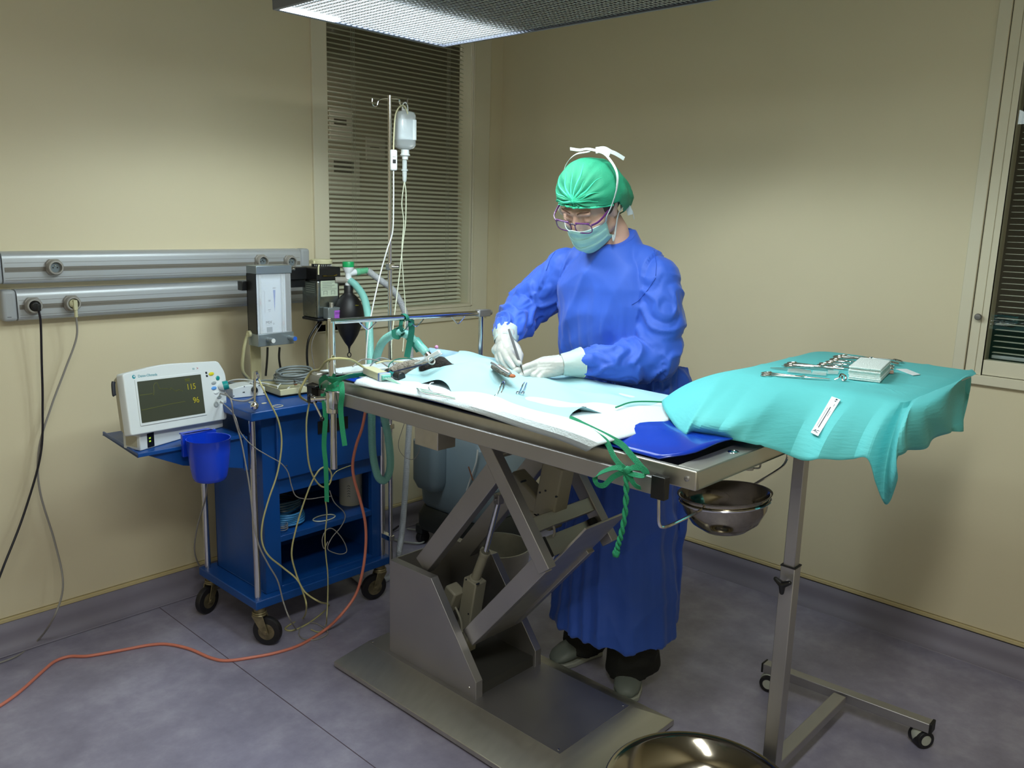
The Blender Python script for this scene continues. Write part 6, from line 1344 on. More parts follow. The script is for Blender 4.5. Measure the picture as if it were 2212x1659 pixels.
for (x, y) in ((mx0+0.02, my0+0.02), (mx1-0.02, my0+0.02), (mx0+0.02, my1-0.02), (mx1-0.02, my1-0.02)):
    MB().box((x-0.03, y-0.022, 0.05), (x+0.03, y+0.022, 0.10)).build('caster_cover', m_mcd, mc, bevel=0.01)
    MB().cyl((x, y-0.016, 0.03), (x, y+0.016, 0.03), 0.03, n=24).build('caster_wheel', m_rubber, mc, bevel=0.003)
cable([onx(1032, 972, mx0-0.01), onx(1028, 1000, mx0-0.012), onx(1018, 1030, mx0-0.012), onx(1008, 1060, mx0-0.012)], 0.0035, m_white, 'white tube hanging down the front of the blue grey unit', name='tubing')
cable([onx(1012, 1008, mx0-0.03), onx(1022, 1038, mx0-0.03)], 0.003, mat('brown_rubber', '6A3A20', 0.5), 'short brown tube end in front of the blue grey unit', name='tubing')
cable([onz(985, 1092, 0.01), onz(935, 1112, 0.01), onz(890, 1118, 0.01), onz(845, 1148, 0.01), onz(800, 1175, .01)], 0.0048, m_cabk, 'thick black cable lying on the floor beside the blue grey unit')
cable([onz(880, 1142, 0.01), onz(912, 1148, 0.01), onz(920, 1162, 0.01), onz(908, 1173, 0.01), onz(870, 1170, 0.01), onz(850, 1165, .01)], 0.0045, mat('pale_tube', 'A8AAA4', 0.4), 'pale grey tube curling on the floor behind the table base', name='tubing')
bk = thing('steel_bucket', 'polished steel bucket standing on the floor behind the table', 'bucket', (-0.83, -0.80, 0))
bkc = Vector((-0.845, -0.845, 0))
MB().lathe([(0.0001, 0.003), (0.115, 0.003), (0.118, 0.006), (0.132, 0.20), (0.136, 0.202), (0.136, 0.207), (0.131, 0.207), (0.116, 0.01), (0.0001, 0.008)], bkc, n=48).build('bucket_body', m_steel, bk, ang=50)
# small wire loop hanging under the table (drain chain)
cable([onx(879, 898, -1.55), onx(870, 925, -1.55), onx(861, 955, -1.55), onx(864, 975, -1.55), onx(878, 990, -1.55), onx(893, 992, -1.55), onx(903, 980, -1.55), onx(906, 966, -1.55)], 0.0010, m_cabg, 'thin wire loop hanging under the near side of the table', name='wire', n=6)
# ================================================================ the surgeon
from mathutils import noise as NZ
pe = thing('person', 'person in long blue gown, green hair cap, mask and white gloves operating at table', 'person', (-0.98, -1.50, 0))
m_skin = mat('skin', 'C9A08E', 0.5, sss=0.08, var=0.03, vscale=20, bump=0.03, bscale=300)
m_gown = mat('blue_gown', '2B58C4', 0.62, bump=0.08, bscale=700, sheen=0.15)
m_glove = mat('latex_glove', 'BDBBB6', 0.38, sss=0.05, bump=0.05, bscale=150)
m_trou = mat('black_trousers', '0E100F', 0.8, bump=0.1, bscale=200)
m_shoe = mat('grey_clog', '6B736E', 0.5)
pitch, yaw, roll = radians(38), radians(-5), radians(7)
hf = Vector((-cos(pitch)*cos(yaw), cos(pitch)*sin(yaw), -sin(pitch)))
s0 = Vector((-sin(yaw), -cos(yaw), 0)); u0 = hf.cross(s0); u0 = u0 if u0.z > 0 else -u0
hs_ = s0*cos(roll)-u0*sin(roll); hu = u0*cos(roll)+s0*sin(roll)
HC = Vector((-1.113, -1.452, 1.542))
def hp(f, s, u): return HC+hf*f+hs_*s+hu*u        # head space: forward, her left, up
HM = Matrix((hf, hs_, hu)).transposed()
# joints
SR, SL = Vector((-1.00, -1.268, 1.345)), Vector((-0.985, -1.612, 1.345))
ER, EL = onx(1132, 668, -1.055), onx(1420, 778, -1.02)
WR, WL = onx(1092, 724, -1.235), onx(1243, 786, -1.228)
NK = Vector((-1.005, -1.455, 1.425)); CH = Vector((-0.975, -1.452, 1.25)); PV = Vector((-0.96, -1.462, 0.93))
KR, KL = Vector((-0.985, -1.40, 0.50)), Vector((-0.985, -1.58, 0.50))
AR, AL = Vector((-0.972, -1.415, 0.09)), Vector((-0.985, -1.612, 0.09))
b = MB()
# head: skull, face, jaw, nose, ears, neck
b.ball(hp(-0.015, 0, 0.025), 0.090, 24, sx=1.08, sy=0.84, sz=1.02, M=HM)
b.ball(hp(0.018, 0, -0.02), 0.075, 24, sx=0.98, sy=0.86, sz=1.15, M=HM)
b.chain([hp(0.03, 0, -0.06), hp(0.062, 0, -0.092)], [.055, .028], 18)
b.chain([hp(0.0, 0.05, -0.055), hp(0.05, 0.022, -0.088)], [.026, .020], 14).chain([hp(0.0, -0.05, -0.055), hp(0.05, -0.022, -0.088)], [.026, .020], 14)
b.chain([hp(0.086, 0, 0.018), hp(0.104, 0, -0.022)], [.009, .0125], 12).ball(hp(0.098, 0.010, -0.027), 0.008, 10).ball(hp(0.098, -0.010, -0.027), 0.008, 10)
for s_ in (-1, 1):
    b.chain([hp(0.083, 0.012*s_, 0.034), hp(0.078, 0.042*s_, 0.034)], [.010, .008], 12)   # brow
    b.chain([hp(0.070, 0.034*s_, -0.018), hp(0.045, 0.056*s_, -0.01)], [.018, .016], 12)  # cheek bone
    b.ball(hp(0.074, 0.031*s_, 0.009), 0.0135, 12, sy=1.1, sz=0.8, M=HM)                  # closed lids
    b.chain([hp(-0.012, 0.074*s_, 0.012), hp(-0.006, 0.073*s_, -0.025)], [.013, .009], 12)   # ear
    b.ball(hp(-0.016, 0.078*s_, 0.010), 0.0165, 12, sx=0.8, sy=0.35, sz=1.2, M=HM)
b.chain([hp(-0.035, 0, -0.05), NK+Vector((0.0, 0, 0.03)), NK+Vector((0.01, 0, -0.03))], [.052, .056, .070], 22)
# trunk, arms, legs inside the clothes
b.chain([NK+Vector((0.01, 0, -0.05)), CH, (-0.965, -1.457, 1.08), PV], [.075, .095, .085, .09], 22)
b.chain([SR+Vector((0.01,0,-0.02)), CH+Vector((0, 0.05, 0.0))], [.036, .07], 18).chain([SL+Vector((0.01,0,-0.02)), CH+Vector((0, -0.05, 0.0))], [.036, .07], 18)
b.chain([SR+Vector((0.01,0,-0.02)), ER, WR], [.036, .036, .026], 16).chain([SL+Vector((0.01,0,-0.02)), EL, WL], [.036, .036, .026], 16)
b.chain([PV+Vector((0, 0.07, -0.02)), KR, AR], [.085, .055, .038], 18).chain([PV+Vector((0, -0.07, -0.02)), KL, AL], [.085, .055, .038], 18)
b.chain([AR, AR+Vector((-0.05, 0, -0.04))], [.036, .026], 14).chain([AL, AL+Vector((-0.04, -0.02, -0.04))], [.036, .026], 14)
body = b.build('body', m_skin, pe, remesh=0.0042, smooth=4)
# eyelashes and brows
m_brow = mat('brow_hair', '5A3E30', 0.9)
for s_ in (-1, 1):
    MB().tube([hp(0.0925, 0.012*s_, 0.037), hp(0.0905, 0.026*s_, 0.044), hp(0.080, 0.046*s_, 0.042)], 0.0018, 6, 4).build('eyebrow', m_brow, pe)
    MB().tube([hp(0.0875, 0.018*s_, 0.004), hp(0.0885, 0.030*s_, 0.001), hp(0.084, 0.043*s_, 0.004)], 0.0011, 6, 4).build('eyelashes', m_brow, pe)
def ev(mb, voxel, sm, fn=None):
    """union of the closed pieces in mb as one skin, then displaced by fn(p, n)"""
    o = mb.build('tmp', m_skin, remesh=voxel, smooth=sm)
    dg = bpy.context.evaluated_depsgraph_get(); dg.update()
    me = bpy.data.meshes.new_from_object(o.evaluated_get(dg)); me0 = o.data; bpy.data.objects.remove(o); bpy.data.meshes.remove(me0)
    out = MB(); ns = [v.normal.copy() for v in me.vertices]; ps = [v.co.copy() for v in me.vertices]
    out.v = [p+n_*fn(p, n_) for p, n_ in zip(ps, ns)] if fn else ps
    out.f = [tuple(f.vertices) for f in me.polygons]; bpy.data.meshes.remove(me)
    return out
def seg(p, a, b_):
    d = b_-a; t = max(0, min(1, (p-a).dot(d)/d.dot(d))); q = a+d*t; return t, (p-q).length, q
def ridge(x): return 1-abs(2*(x-math.floor(x))-1)
# ---- gown
g = MB()
def ring_(cx_, cy_, a, b_, z, n=40, sq_=2.3, tilt=0.0):
    o = []
    for i in range(n):
        t = 2*pi*i/n; c, s_ = cos(t), sin(t)
        x = a*(abs(c)**(2/sq_))*(1 if c > 0 else -1); y = b_*(abs(s_)**(2/sq_))*(1 if s_ > 0 else -1)
        o.append(Vector((cx_+x, cy_+y, z+tilt*x)))
    return o
TR = [(-0.985, -1.520, .165, .222, 0.185, 0.10), (-0.972, -1.512, .158, .215, 0.30, 0.05), (-0.965, -1.497, .145, .207, 0.55, 0), (-0.948, -1.482, .118, .202, 0.80, 0), (-0.945, -1.472, .114, .200, 0.98, 0), (-0.962, -1.462, .138, .196, 1.12, 0), (-0.970, -1.455, .142, .192, 1.22, 0), (-0.982, -1.450, .128, .178, 1.30, 0.05), (-0.992, -1.450, .108, .146, 1.355, 0.15), (-1.0, -1.452, .086, .104, 1.40, 0.32), (-1.003, -1.453, .074, .080, 1.430, 0.45), (-1.004, -1.453, .068, .072, 1.440, 0.48)]
g.loft([ring_(cx_, cy_, a, bb, z, tilt=t_) for cx_, cy_, a, bb, z, t_ in TR])
g.chain([Vector((-0.985, -1.41, 1.400)), SR+Vector((0.01, 0.0, -0.012))], [.040, .060], 20).chain([Vector((-0.98, -1.50, 1.400)), SL+Vector((0.01, 0.0, -0.015))], [.042, .066], 20)
CRe, CLe = WR+(ER-WR)*0.10, WL+(EL-WL)*0.16
g.chain([SR+Vector((0.01, 0, -0.01)), SR.lerp(ER, 0.5)+Vector((0.01, 0.0, -0.01)), ER, ER.lerp(CRe, 0.55)+Vector((0, 0, -0.004)), CRe.lerp(ER, 0.12), CRe], [.074, .076, .072, .064, .052, .043], 22)
g.chain([SL+Vector((0.01, 0, -0.02)), SL.lerp(EL, 0.5)+Vector((0.015, -0.004, 0.0)), EL+Vector((0, 0, 0.006)), EL.lerp(CLe, 0.5)+Vector((0, 0, -0.004)), CLe.lerp(EL, 0.15), CLe], [.072, .076, .070, .064, .052, .042], 22)
# loose back panel tails
g.prism([(-0.86, -1.60, 1.05), (-0.83, -1.66, 1.05), (-0.86, -1.695, 0.98), (-0.90, -1.66, 1.05)], (0.0, 0.0, -0.70))
def arm_w(p, n_):
    d = 0
    for (A, B_, C_, sg_) in ((SR, ER, CRe, 1.0), (SL, EL, CLe, -1.0)):
        t1, d1, q1 = seg(p, A, B_); t2, d2, q2 = seg(p, B_, C_)
        if min(d1, d2) < 0.105:
            if d2 < d1: s_ = 0.30+t2*(C_-B_).length; ax = (C_-B_).normalized(); q = q2; amp = 0.014
            else: s_ = t1*(B_-A).length; ax = (B_-A).normalized(); q = q1; amp = 0.012*min(1, 0.25+t1/0.45)
            r = (p-q).normalized() if (p-q).length > 1e-6 else n_; a, bb = frame(ax); ph = atan2(r.dot(bb), r.dot(a))
            w1 = NZ.noise(Vector((s_*9, ph*0.9, sg_*3)))*1.1
            x = s_*13+0.9*sin(ph+sg_)+w1
            return True, amp*(ridge(x)**1.6-0.45)+0.35*amp*(ridge(x*1.9+ph*0.6+w1*2)-0.5)
    return False, 0
def gown_fn(p, n_):
    isarm, d = arm_w(p, n_)
    if isarm and (abs(p.y+1.455) > 0.155 or p.x < -1.11): return d
    th = atan2(p.y+1.47, p.x+0.965); low = max(0, min(1, (1.30-p.z)/0.30))
    w1 = NZ.noise(Vector((p.x*4, p.y*4, p.z*1.1)))
    v1 = ridge(th*3.2+w1*0.9+0.3)**1.8; v2 = ridge(th*7.1+w1*1.6-p.z*0.4)**2.2
    amp = 0.0075+0.0015*max(0, (1.0-p.z))
    f = (amp*1.3*(v1-0.4)+(0.002 if p.z < 1.0 else 0.005)*(v2-0.35))*low
    w5 = NZ.noise(Vector((p.y*5+p.z*2.5, p.y*3, p.z*2.0+3))); f += 0.010*((1-abs(w5)*2.2)**3 if abs(w5) < 0.45 else 0)
    w2 = NZ.noise(Vector((p.x*9, p.y*9, p.z*6+7))); w3 = NZ.noise(Vector((p.x*6+p.z*5, p.y*6+p.z*4, p.z*8)))
    f += 0.006*(1-2*abs(w2))+0.006*(1-2*abs(w3))-0.006
    return f
gm = ev(g, 0.006, 3, gown_fn)
for v in gm.v:                                        # hem falls a little unevenly
    if v.z < 0.24: v.z += 0.009*sin(v.x*11+v.y*9)
gown = gm.build('gown', m_gown, pe, ang=180); k = gown.modifiers.new('sm', 'SMOOTH'); k.factor = 0.4; k.iterations = 1
G_BV = bvh_of(gm)
m_seam = mat('gown_seam', '2450B8', 0.7)
def onG(px, py, up=0.0012):
    p, n_, i, d = G_BV.ray_cast(CAM, ray(px, py)); return (p+ (CAM-p).normalized()*up) if p is not None else None
def seam(pts, r=0.0011, name='seam', m=None):
    P = []
    for i in range(len(pts)-1):
        for k in range(6):
            t = k/6; q = onG(pts[i][0]+(pts[i+1][0]-pts[i][0])*t, pts[i][1]+(pts[i+1][1]-pts[i][1])*t)
            if q: P.append(q)
    if len(P) > 3: MB().tube(P, r, 6, 1).build(name, m or m_seam, pe, ang=180)
seam([(1362, 490), (1395, 505), (1412, 535), (1418, 570), (1416, 600)])
seam([(1222, 515), (1205, 535), (1188, 560), (1178, 590)])
seam([(1416, 600), (1400, 625), (1378, 650), (1362, 660)])
nb = [Vector((-1.004+0.069*cos(t), -1.453+0.073*sin(t), 1.441+0.48*0.069*cos(t))) for t in [2*pi*i/32 for i in range(33)]]
MB().tube(nb, 0.0045, 8, 1).build('neck_band', m_gown, pe)
# cuffs hidden by the gloves
# ---- trousers
b = MB()
b.loft([[Vector((cx_+r_*cos(t), cy_+r_*sin(t), z+0.02*cos(t))) for t in [2*pi*i/28 for i in range(28)]] for cx_, cy_, r_, z in ((KR.x, KR.y, .075, .5), (AR.x, AR.y, .074, .22), (AR.x-.005, AR.y, .080, .10), (AR.x-.01, AR.y, .082, .055))])
t1 = ev(b, 0.006, 2, lambda p, n_: 0.006*(ridge(p.z*14+NZ.noise(p*8)*1.5)-0.5)+0.004*NZ.noise(p*20)); t1.build('trouser_leg', m_trou, pe, ang=180)
b = MB(); b.loft([[Vector((cx_+r_*cos(t), cy_+r_*sin(t), z+0.02*cos(t))) for t in [2*pi*i/28 for i in range(28)]] for cx_, cy_, r_, z in ((KL.x, KL.y, .078, .5), (AL.x, AL.y, .080, .22), (AL.x-.01, AL.y-.005, .088, .10), (AL.x-.015, AL.y-.008, .090, .06))])
t1 = ev(b, 0.006, 2, lambda p, n_: 0.006*(ridge(p.z*12+p.y*8+NZ.noise(p*8)*1.5)-0.5)+0.004*NZ.noise(p*20)); t1.build('trouser_leg', m_trou, pe, ang=180)
# ---- clogs
def clog(heel, toe, label=None):
    h_ = Vector((heel[0], heel[1], 0)); t_ = Vector((toe[0], toe[1], 0)); d = (t_-h_).normalized(); n_ = Vector((-d.y, d.x, 0)); L = (t_-h_).length
    def sec(f, w_, z0, z1, k=20): return [h_+d*(L*f)+n_*(w_*cos(2*pi*i/k))+Vector((0, 0, (z0+z1)/2+(z1-z0)/2*sin(2*pi*i/k))) for i in range(k)]
    sole = MB().loft([[h_+d*(L*f)+n_*(w_*s_)+Vector((0, 0, z)) for s_, z in ((-1, 0.0), (1, 0.0), (1, zt_), (-1, zt_))] for f, w_, zt_ in ((-0.03, 0.022, 0.024), (0.0, 0.034, 0.030), (0.3, 0.034, 0.026), (0.65, 0.046, 0.018), (0.9, 0.042, 0.018), (1.02, 0.020, 0.018))])
    sole.build('sole', mat('sole_white', 'A7ABA2', 0.5) if 'sole_white' not in MATS else MATS['sole_white'], pe, bevel=0.004)
    up = MB().loft([sec(f, w_, z0, z1) for f, w_, z0, z1 in ((0.36, .036, .02, .085), (0.5, .041, .018, .082), (0.7, .045, .014, .070), (0.88, .040, .012, .054), (0.98, .025, .014, .038), (1.0, .012, .018, .030))])
    up.build('clog_upper', m_shoe, pe)
    MB().tube([h_+d*(L*0.36)+n_*(0.036*cos(t))+Vector((0, 0, 0.052+0.034*sin(t))) for t in [2*pi*i/20 for i in range(21)]], 0.0032, 8, 1).build('clog_collar', MATS['sole_white'], pe)
    MB().tube([h_+d*(L*0.40)+n_*(0.031*cos(t))+Vector((0, 0, 0.058+0.030*sin(t))) for t in [pi*i/12 for i in range(13)]], 0.002, 6, 1).build('red_trim', m_red, pe)
clog((-0.93, -1.425), tuple(onz(1193, 1428, 0.02))[:2]); clog((-0.93, -1.580), tuple(onz(1350, 1506, 0.02))[:2])
# ---- hair cap
m_hair = mat('hair', '4A3526', 0.8)
m_cap = mat('green_hair_cap', '26946F', 0.7, alpha=0.82, bump=0.2, bscale=260)
kn_ = (0.100, 0.004, 0.062)                          # gathered knot on the forehead
capm = MB(); cr_ = []
NCAP, MCAP = 120, 40
ax_k = Vector((0.90, 0.06, 0.36)).normalized()         # the pleats radiate from here (head space)
a1_, b1_ = frame(ax_k)
def cap_pt(th, ph, infl=0.0):
    dloc = ax_k*cos(ph)+a1_*(sin(ph)*cos(th))+b1_*(sin(ph)*sin(th))
    # ellipsoid, with a sagging bag at the back
    rx, ry_, rz = 0.114, 0.100, 0.104
    c = Vector((-0.018, 0.0, 0.038))
    back = max(0, -dloc.x); low = max(0, -dloc.z)
    r = 1/sqrt((dloc.x/rx)**2+(dloc.y/ry_)**2+(dloc.z/rz)**2)
    q = c+dloc*r
    q += Vector((-0.045, 0.0, -0.115))*(back**1.3)*(1.0 if dloc.z < 0.2 else max(0.3, 1-(dloc.z-0.2)*1.2))+Vector((0.0, 0, 0.0))
    pl = sin(th*15+2.0*NZ.noise(Vector((cos(th)*2, sin(th)*2, ph))))
    w_ = math.exp(-((ph-0.25)/0.45)**2)
    q += dloc*(0.0028*pl*(0.25+w_)*min(1, ph*4)+infl+0.004*NZ.noise(q*28))
    return q
for j in range(MCAP+1):
    ph = 0.02+2.50*j/MCAP
    cr_.append([cap_pt(2*pi*i/NCAP, ph) for i in range(NCAP)])
def cut(q):                                           # edge of the cap: forehead line down to behind the ears
    return q.z < 0.064-0.48*max(0, 0.092-q.x) if q.x > 0.0 else q.z < 0.064-0.044-1.35*max(0, -q.x)
vs = [q for r in cr_ for q in r]; fs = []
for j in range(MCAP):
    for i in range(NCAP):
        ids = (j*NCAP+i, j*NCAP+(i+1) % NCAP, (j+1)*NCAP+(i+1) % NCAP, (j+1)*NCAP+i)
        if not any(cut(vs[k]) for k in ids): fs.append(ids)
capm.add([HC+HM@v for v in vs], fs)
cap = capm.build('hair_cap', m_cap, pe, solid=0.0008, soff=1, ang=70)
# brighter pleat folds where the cap is doubled up
plt = MB(); m_pleat = mat('cap_pleat', '3CC79A', 0.65)
for i in range(17):
    th = 2*pi*i/17+0.2; L_ = 0.55+0.5*random.random(); pts = [cap_pt(th+0.06*sin(k*1.3+i), 0.03+L_*k/5, 0.0016) for k in range(6)]
    if any(cut(q) for q in pts): continue
    plt.tube([HC+HM@q for q in pts], 0.0046, 6, 4, rf=lambda u: max(0.12, 1-u*0.95))
plt.ball(HC+HM@cap_pt(0, 0.01, 0.001), 0.0065, 12); plt.build('cap_gathers', m_pleat, pe)
hb_ = MB(); hb_.ball(hp(-0.030, 0, 0.028), 0.094, 24, sx=1.02, sy=0.94, sz=0.92, M=HM); hb_.ball(hp(-0.105, 0, -0.025), 0.045, 16, M=HM)
hm_ = ev(hb_, 0.004, 2); 
hair = hm_.build('hair', m_hair, pe)
# cap edge roll
edge = []
for i in range(73):
    th = 2*pi*i/72; best = None
    for k in range(80):
        q = cap_pt(th, 0.02+2.5*k/80)
        if cut(q): best = q; break
    if best: edge.append(HC+HM@best)
MB().tube(edge+[edge[0]], 0.0032, 8, 1).build('cap_elastic', m_pleat, pe, ang=180)
# ---- mask
m_mask = mat('aqua_face_mask', 'A9D2C8', 0.75, bump=0.08, bscale=400)
def mask_pt(u, v):                                    # u: -1..1 across, v: 0 top .. 1 bottom
    half = 0.078-0.010*v**2
    s_ = half*u*(1-0.10*abs(u))
    f = 0.1135-0.5*u*u*0.145-0.012*v - 0.032*max(0, v-0.6)**1.5*3.2
    f += 0.006*math.exp(-(u/0.25)**2)*(1-v)
    z = -0.012-0.018*math.exp(-(u/0.9)**2)*0+0.010*math.exp(-(u/0.22)**2)*(1-v)-0.112*v+0.016*abs(u)**2*v*1.6-0.006*abs(u)*(1-v)
    f += 0.0018*sin(v*3*2*pi)*(1-abs(u)**4)
    return hp(f, s_, z)
mk = MB().grid(lambda u, v: mask_pt(2*u-1, v), 40, 30)
mk.build('face_mask', m_mask, pe, solid=0.0014, soff=1, ang=70)
for vv in (0.33, 0.62): MB().strip([mask_pt(-0.96+1.92*i/16, vv+0.02*sin(i))+hf*0.0014 for i in range(17)], 0.006, tuple(-hu), 2, 0.0008).build('mask_pleat', m_mask, pe)
MB().tube([mask_pt(-1+2*i/16, 0) for i in range(17)], 0.0013, 6, 1).build('mask_edge', mat('mask_edge', 'D9EFEA', 0.7), pe)
m_strap = mat('white_mask_tie', 'C8CECE', 0.7)
st1 = [mask_pt(1, 0.0), hp(0.055, 0.085, 0.012), hp(0.030, 0.094, 0.035), hp(0.0, 0.103, 0.075), hp(-0.030, 0.094, 0.110), hp(-0.055, 0.055, 0.142), hp(-0.060, 0.02, 0.152)]
MB().strip(st1, 0.008, tuple(hf), 10, 0.0012).build('mask_tie', m_strap, pe)
st1r = [mask_pt(-1, 0.0), hp(0.045, -0.083, 0.005), hp(0.010, -0.095, 0.020), hp(-0.03, -0.101, 0.050), hp(-0.055, -0.092, 0.095), hp(-0.062, -0.055, 0.130), hp(-0.060, -0.0, 0.147)]
MB().strip(st1r, 0.008, tuple(hf), 10, 0.0012).build('mask_tie', m_strap, pe)
MB().strip([hp(-0.060, 0.02, 0.153), hp(-0.056, -0.005, 0.158), hp(-0.045, -0.025, 0.160), hp(-0.030, -0.045, 0.172)], 0.011, tuple(hf), 8, 0.0012).build('tie_bow', m_strap, pe)
MB().strip([hp(-0.060, 0.02, 0.153), hp(-0.070, 0.040, 0.150), hp(-0.078, 0.055, 0.135)], 0.020, (0.5, -0.3, 0.6), 8, 0.0012).build('tie_bow', m_strap, pe)
MB().strip([hp(-0.070, 0.035, 0.150), hp(-0.088, 0.060, 0.130), hp(-0.105, 0.080, 0.100)], 0.011, (0.5, -0.3, 0.6), 8, 0.0012).build('tie_bow', m_strap, pe)
MB().strip([mask_pt(1, 0.92), hp(0.040, 0.082, -0.088), hp(0.012, 0.080, -0.060), hp(-0.012, 0.082, -0.030), hp(-0.035, 0.082, -0.022), hp(-0.07, 0.06, -0.03)], 0.006, tuple(hf), 10, 0.0012).build('mask_tie', m_strap, pe)
MB().strip([hp(-0.085, 0.068, -0.045), hp(-0.086, 0.074, -0.068), hp(-0.084, 0.076, -0.088)], 0.016, (0.4, -0.6, 0.2), 6, 0.0012).build('tie_tail', m_strap, pe)
MB().tube([hp(-0.088, 0.07, -0.05), hp(-0.10, 0.076, -0.085), hp(-0.098, 0.078, -0.115)], 0.0012, 6, 6).build('tie_tail', m_strap, pe)
# ---- glasses
m_gl = mat('plum_glasses_frame', '5A1E66', 0.25, coat=0.4); m_gld = mat('dark_glasses_frame', '2A2440', 0.25)
def lens_ring(c_s, n=28):
    o = []
    for i in range(n+1):
        t = 2*pi*i/n; c, s_ = cos(t), sin(t); x = 0.0262*(abs(c)**0.62)*(1 if c > 0 else -1); y = 0.0168*(abs(s_)**0.7)*(1 if s_ > 0 else -1)
        o.append((c_s+x, y-0.002))
    return o
gf = lambda s_, z: hp(0.1105-0.5*(s_/0.075)**2*0.020, s_, z+0.004)
for sg_ in (-1, 1):
    R_ = [gf(s_, z) for s_, z in lens_ring(0.0335*sg_)]
    MB().tube(R_, 0.0017, 8, 1).build('glasses_rim', m_gl, pe)
    MB().tube([gf(0.0335*sg_+x, 0.0148+0.0012) for x in (-0.022, -0.01, 0.0, 0.01, 0.022)], 0.0024, 8, 3).build('glasses_brow', m_gl, pe)
    MB().loft([[p+hf*d_ for p in R_[:-1]] for d_ in (-0.0006, 0.0006)]).build('lens', mat('spectacle_lens', 'DDE6EE', 0.03, alpha=0.12, spec=0.9) if 'spectacle_lens' not in MATS else MATS['spectacle_lens'], pe)
    MB().strip([gf(0.060*sg_, 0.010), hp(0.088, 0.0745*sg_, 0.016), hp(0.06, 0.081*sg_, 0.018), hp(0.02, 0.083*sg_, 0.020), hp(-0.012, 0.081*sg_, 0.018)], 0.0055, tuple(hu), 8, 0.0026).build('glasses_temple', m_gl, pe)
MB().tube([gf(-0.0085, 0.006), gf(-0.004, 0.0105), gf(0.004, 0.0105), gf(0.0085, 0.006)], 0.0021, 8, 6).build('glasses_bridge', m_gld, pe)
# ---- gloved hands
def X(px, py, x): return onx(px, py, x)
def hand(parts, name):
    b = MB()
    for pts, rs in parts: b.chain([Vector(p) for p in pts], rs, 16)
    m_ = ev(b, 0.0016, 3, lambda p, n_: 0.0006*(1-2*abs(NZ.noise(p*70)))-0.0003)
    return m_.build(name, m_glove, pe, ang=180)
rw, rk = X(1091, 733, -1.262), None
def RP(px, py, x): return X(px, py, x-0.030)
right = [
 ([X(1092, 727, -1.246), X(1091, 741, -1.272)], [.036, .031]),
 ([X(1091, 741, -1.272), RP(1097, 756, -1.262)], [.028, .021]), ([X(1091, 741, -1.272), RP(1087, 758, -1.268)], [.028, .021]),
 ([X(1089, 741, -1.270), RP(1079, 757, -1.262)], [.026, .020]), ([X(1088, 742, -1.265), RP(1073, 756, -1.250)], [.024, .017]),
 ([RP(1097, 756, -1.262), RP(1110, 770, -1.310), RP(1122, 786, -1.338)], [.0140, .0115, .0090]),
 ([RP(1087, 758, -1.268), RP(1098, 777, -1.318), RP(1112, 795, -1.335)], [.0140, .0115, .0092]),
 ([RP(1079, 757, -1.262), RP(1087, 780, -1.308), RP(1101, 797, -1.322)], [.0130, .0108, .0088]),
 ([RP(1073, 756, -1.250), RP(1077, 778, -1.290), RP(1091, 794, -1.302)], [.0118, .0096, .0080]),
 ([X(1098, 741, -1.262), X(1113, 752, -1.268), X(1122, 767, -1.292), X(1121, 783, -1.335)], [.021, .0165, .0130, .0095])]
hand(right, 'right_glove')
left = [
 ([X(1236, 787, -1.232), X(1212, 788, -1.262)], [.033, .027]),
 ([X(1212, 787, -1.262), X(1165, 786, -1.312)], [.027, .0165]), ([X(1212, 789, -1.262), X(1162, 794, -1.318)], [.026, .0165]),
 ([X(1212, 792, -1.262), X(1165, 802, -1.320)], [.024, .0155]), ([X(1212, 795, -1.258), X(1172, 808, -1.318)], [.022, .0140]),
 ([X(1165, 786, -1.312), X(1138, 793, -1.352), X(1118, 800, -1.372), X(1108, 806, -1.382)], [.0135, .0112, .0095, .0085]),
 ([X(1162, 794, -1.318), X(1139, 806, -1.356), X(1123, 814, -1.376), X(1113, 818, -1.384)], [.0135, .0112, .0095, .0080]),
 ([X(1165, 802, -1.320), X(1153, 812, -1.345), X(1154, 820, -1.342), X(1164, 822, -1.33)], [.0128, .0108, .0098, .0085]),
 ([X(1172, 808, -1.318), X(1164, 817, -1.336), X(1167, 823, -1.332), X(1176, 824, -1.322)], [.0115, .0098, .0085, .0075]),
 ([X(1212, 780, -1.250), X(1175, 781, -1.285), X(1148, 790, -1.325), X(1128, 798, -1.352)], [.020, .0155, .0115, .0090])]
hand(left, 'left_glove')
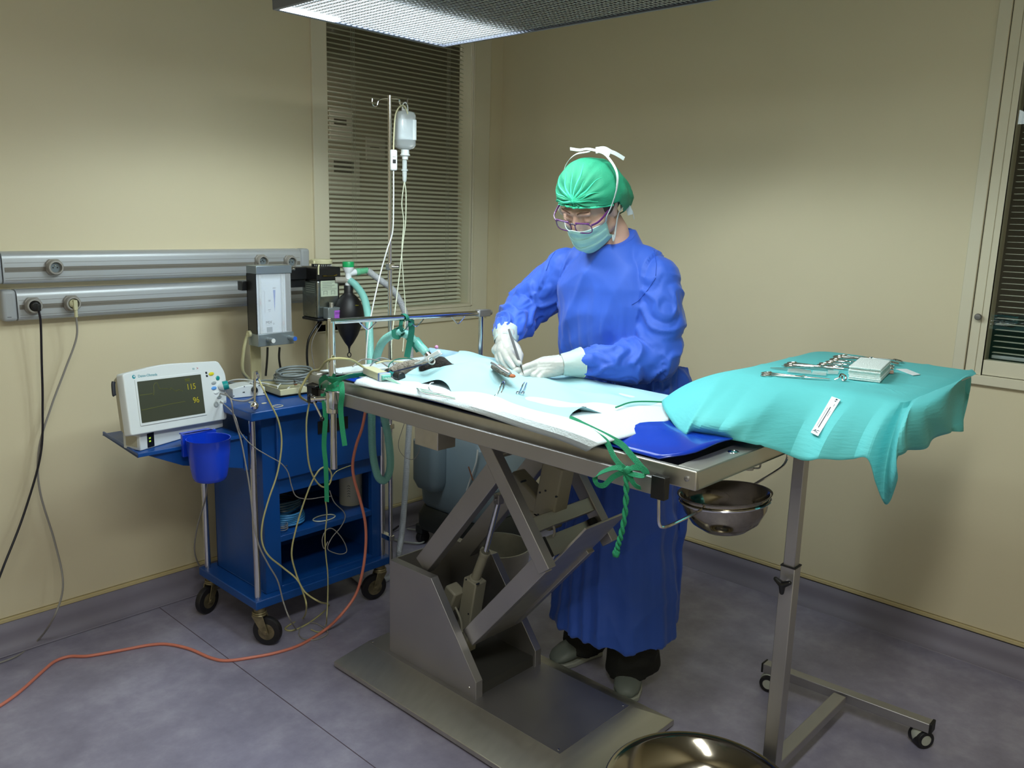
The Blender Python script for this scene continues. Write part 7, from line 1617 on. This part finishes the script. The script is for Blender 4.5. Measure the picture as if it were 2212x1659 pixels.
def cuff(p, q, r0, r1, name):
    d = (q-p).normalized(); L = (q-p).length
    prof = [(r0, 0), (r0*1.02+0.001, L*0.1), (r0*0.5+r1*0.5, L*0.5), (r1, L*0.9), (r1+0.0015, L), (r1-0.0005, L+0.001), (r1-0.002, L*0.9), (r0*0.5+r1*0.5-0.002, L*0.5), (r0-0.002, 0)]
    o = MB(); a, b_ = frame(d); n = 36; vs = []
    for r, h_ in prof:
        for k in range(n):
            t = 2*pi*k/n; rr = r*(1+0.03*sin(5*t+h_*60)+0.02*sin(9*t-h_*90)); vs.append(p+d*h_+a*rr*cos(t)+b_*rr*sin(t))
    fs = [(i*n+k, i*n+(k+1) % n, (i+1)*n+(k+1) % n, (i+1)*n+k) for i in range(len(prof)-1) for k in range(n)]
    o.add(vs, fs).build(name, mat('glove_cuff', 'B4C4C0', 0.45, bump=0.1, bscale=60) if 'glove_cuff' not in MATS else MATS['glove_cuff'], pe)
    MB().tube([p+d*L+a*((r1+0.0008)*cos(t))+b_*((r1+0.0008)*sin(t)) for t in [2*pi*i/36 for i in range(37)]], 0.0016, 6, 1).build('cuff_bead', mat('cuff_bead', 'DDE8C8', 0.5) if 'cuff_bead' not in MATS else MATS['cuff_bead'], pe)
cuff(X(1212, 788, -1.262), X(1256, 783, -1.208), 0.031, 0.044, 'left_glove_cuff')
cuff(X(1091, 741, -1.270), X(1094, 722, -1.225), 0.033, 0.041, 'right_glove_cuff')
# scalpel handle held in the right hand
sc = thing('scalpel', 'slim steel scalpel handle held in the right gloved hand', 'surgical instrument', tuple(X(1113, 750, -1.33)))
p, q = X(1099, 711, -1.325), X(1125, 790, -1.372)
MB().strip([p, p.lerp(q, 0.15), p.lerp(q, 0.5), p.lerp(q, 0.85), q], 0.0075, (0.3, -0.9, 0.2), 6, 0.0032, wf=lambda u: 0.75+0.35*sin(pi*u)).build('handle', mat('scalpel_steel', '77787A', 0.35, 1), sc, bevel=0.0006)
MB().strip([q, q.lerp(p, -0.12), q.lerp(p, -0.24)], 0.0045, (0.3, -0.9, 0.2), 4, 0.0008, wf=lambda u: 1-0.8*u).build('blade', m_ins, sc)
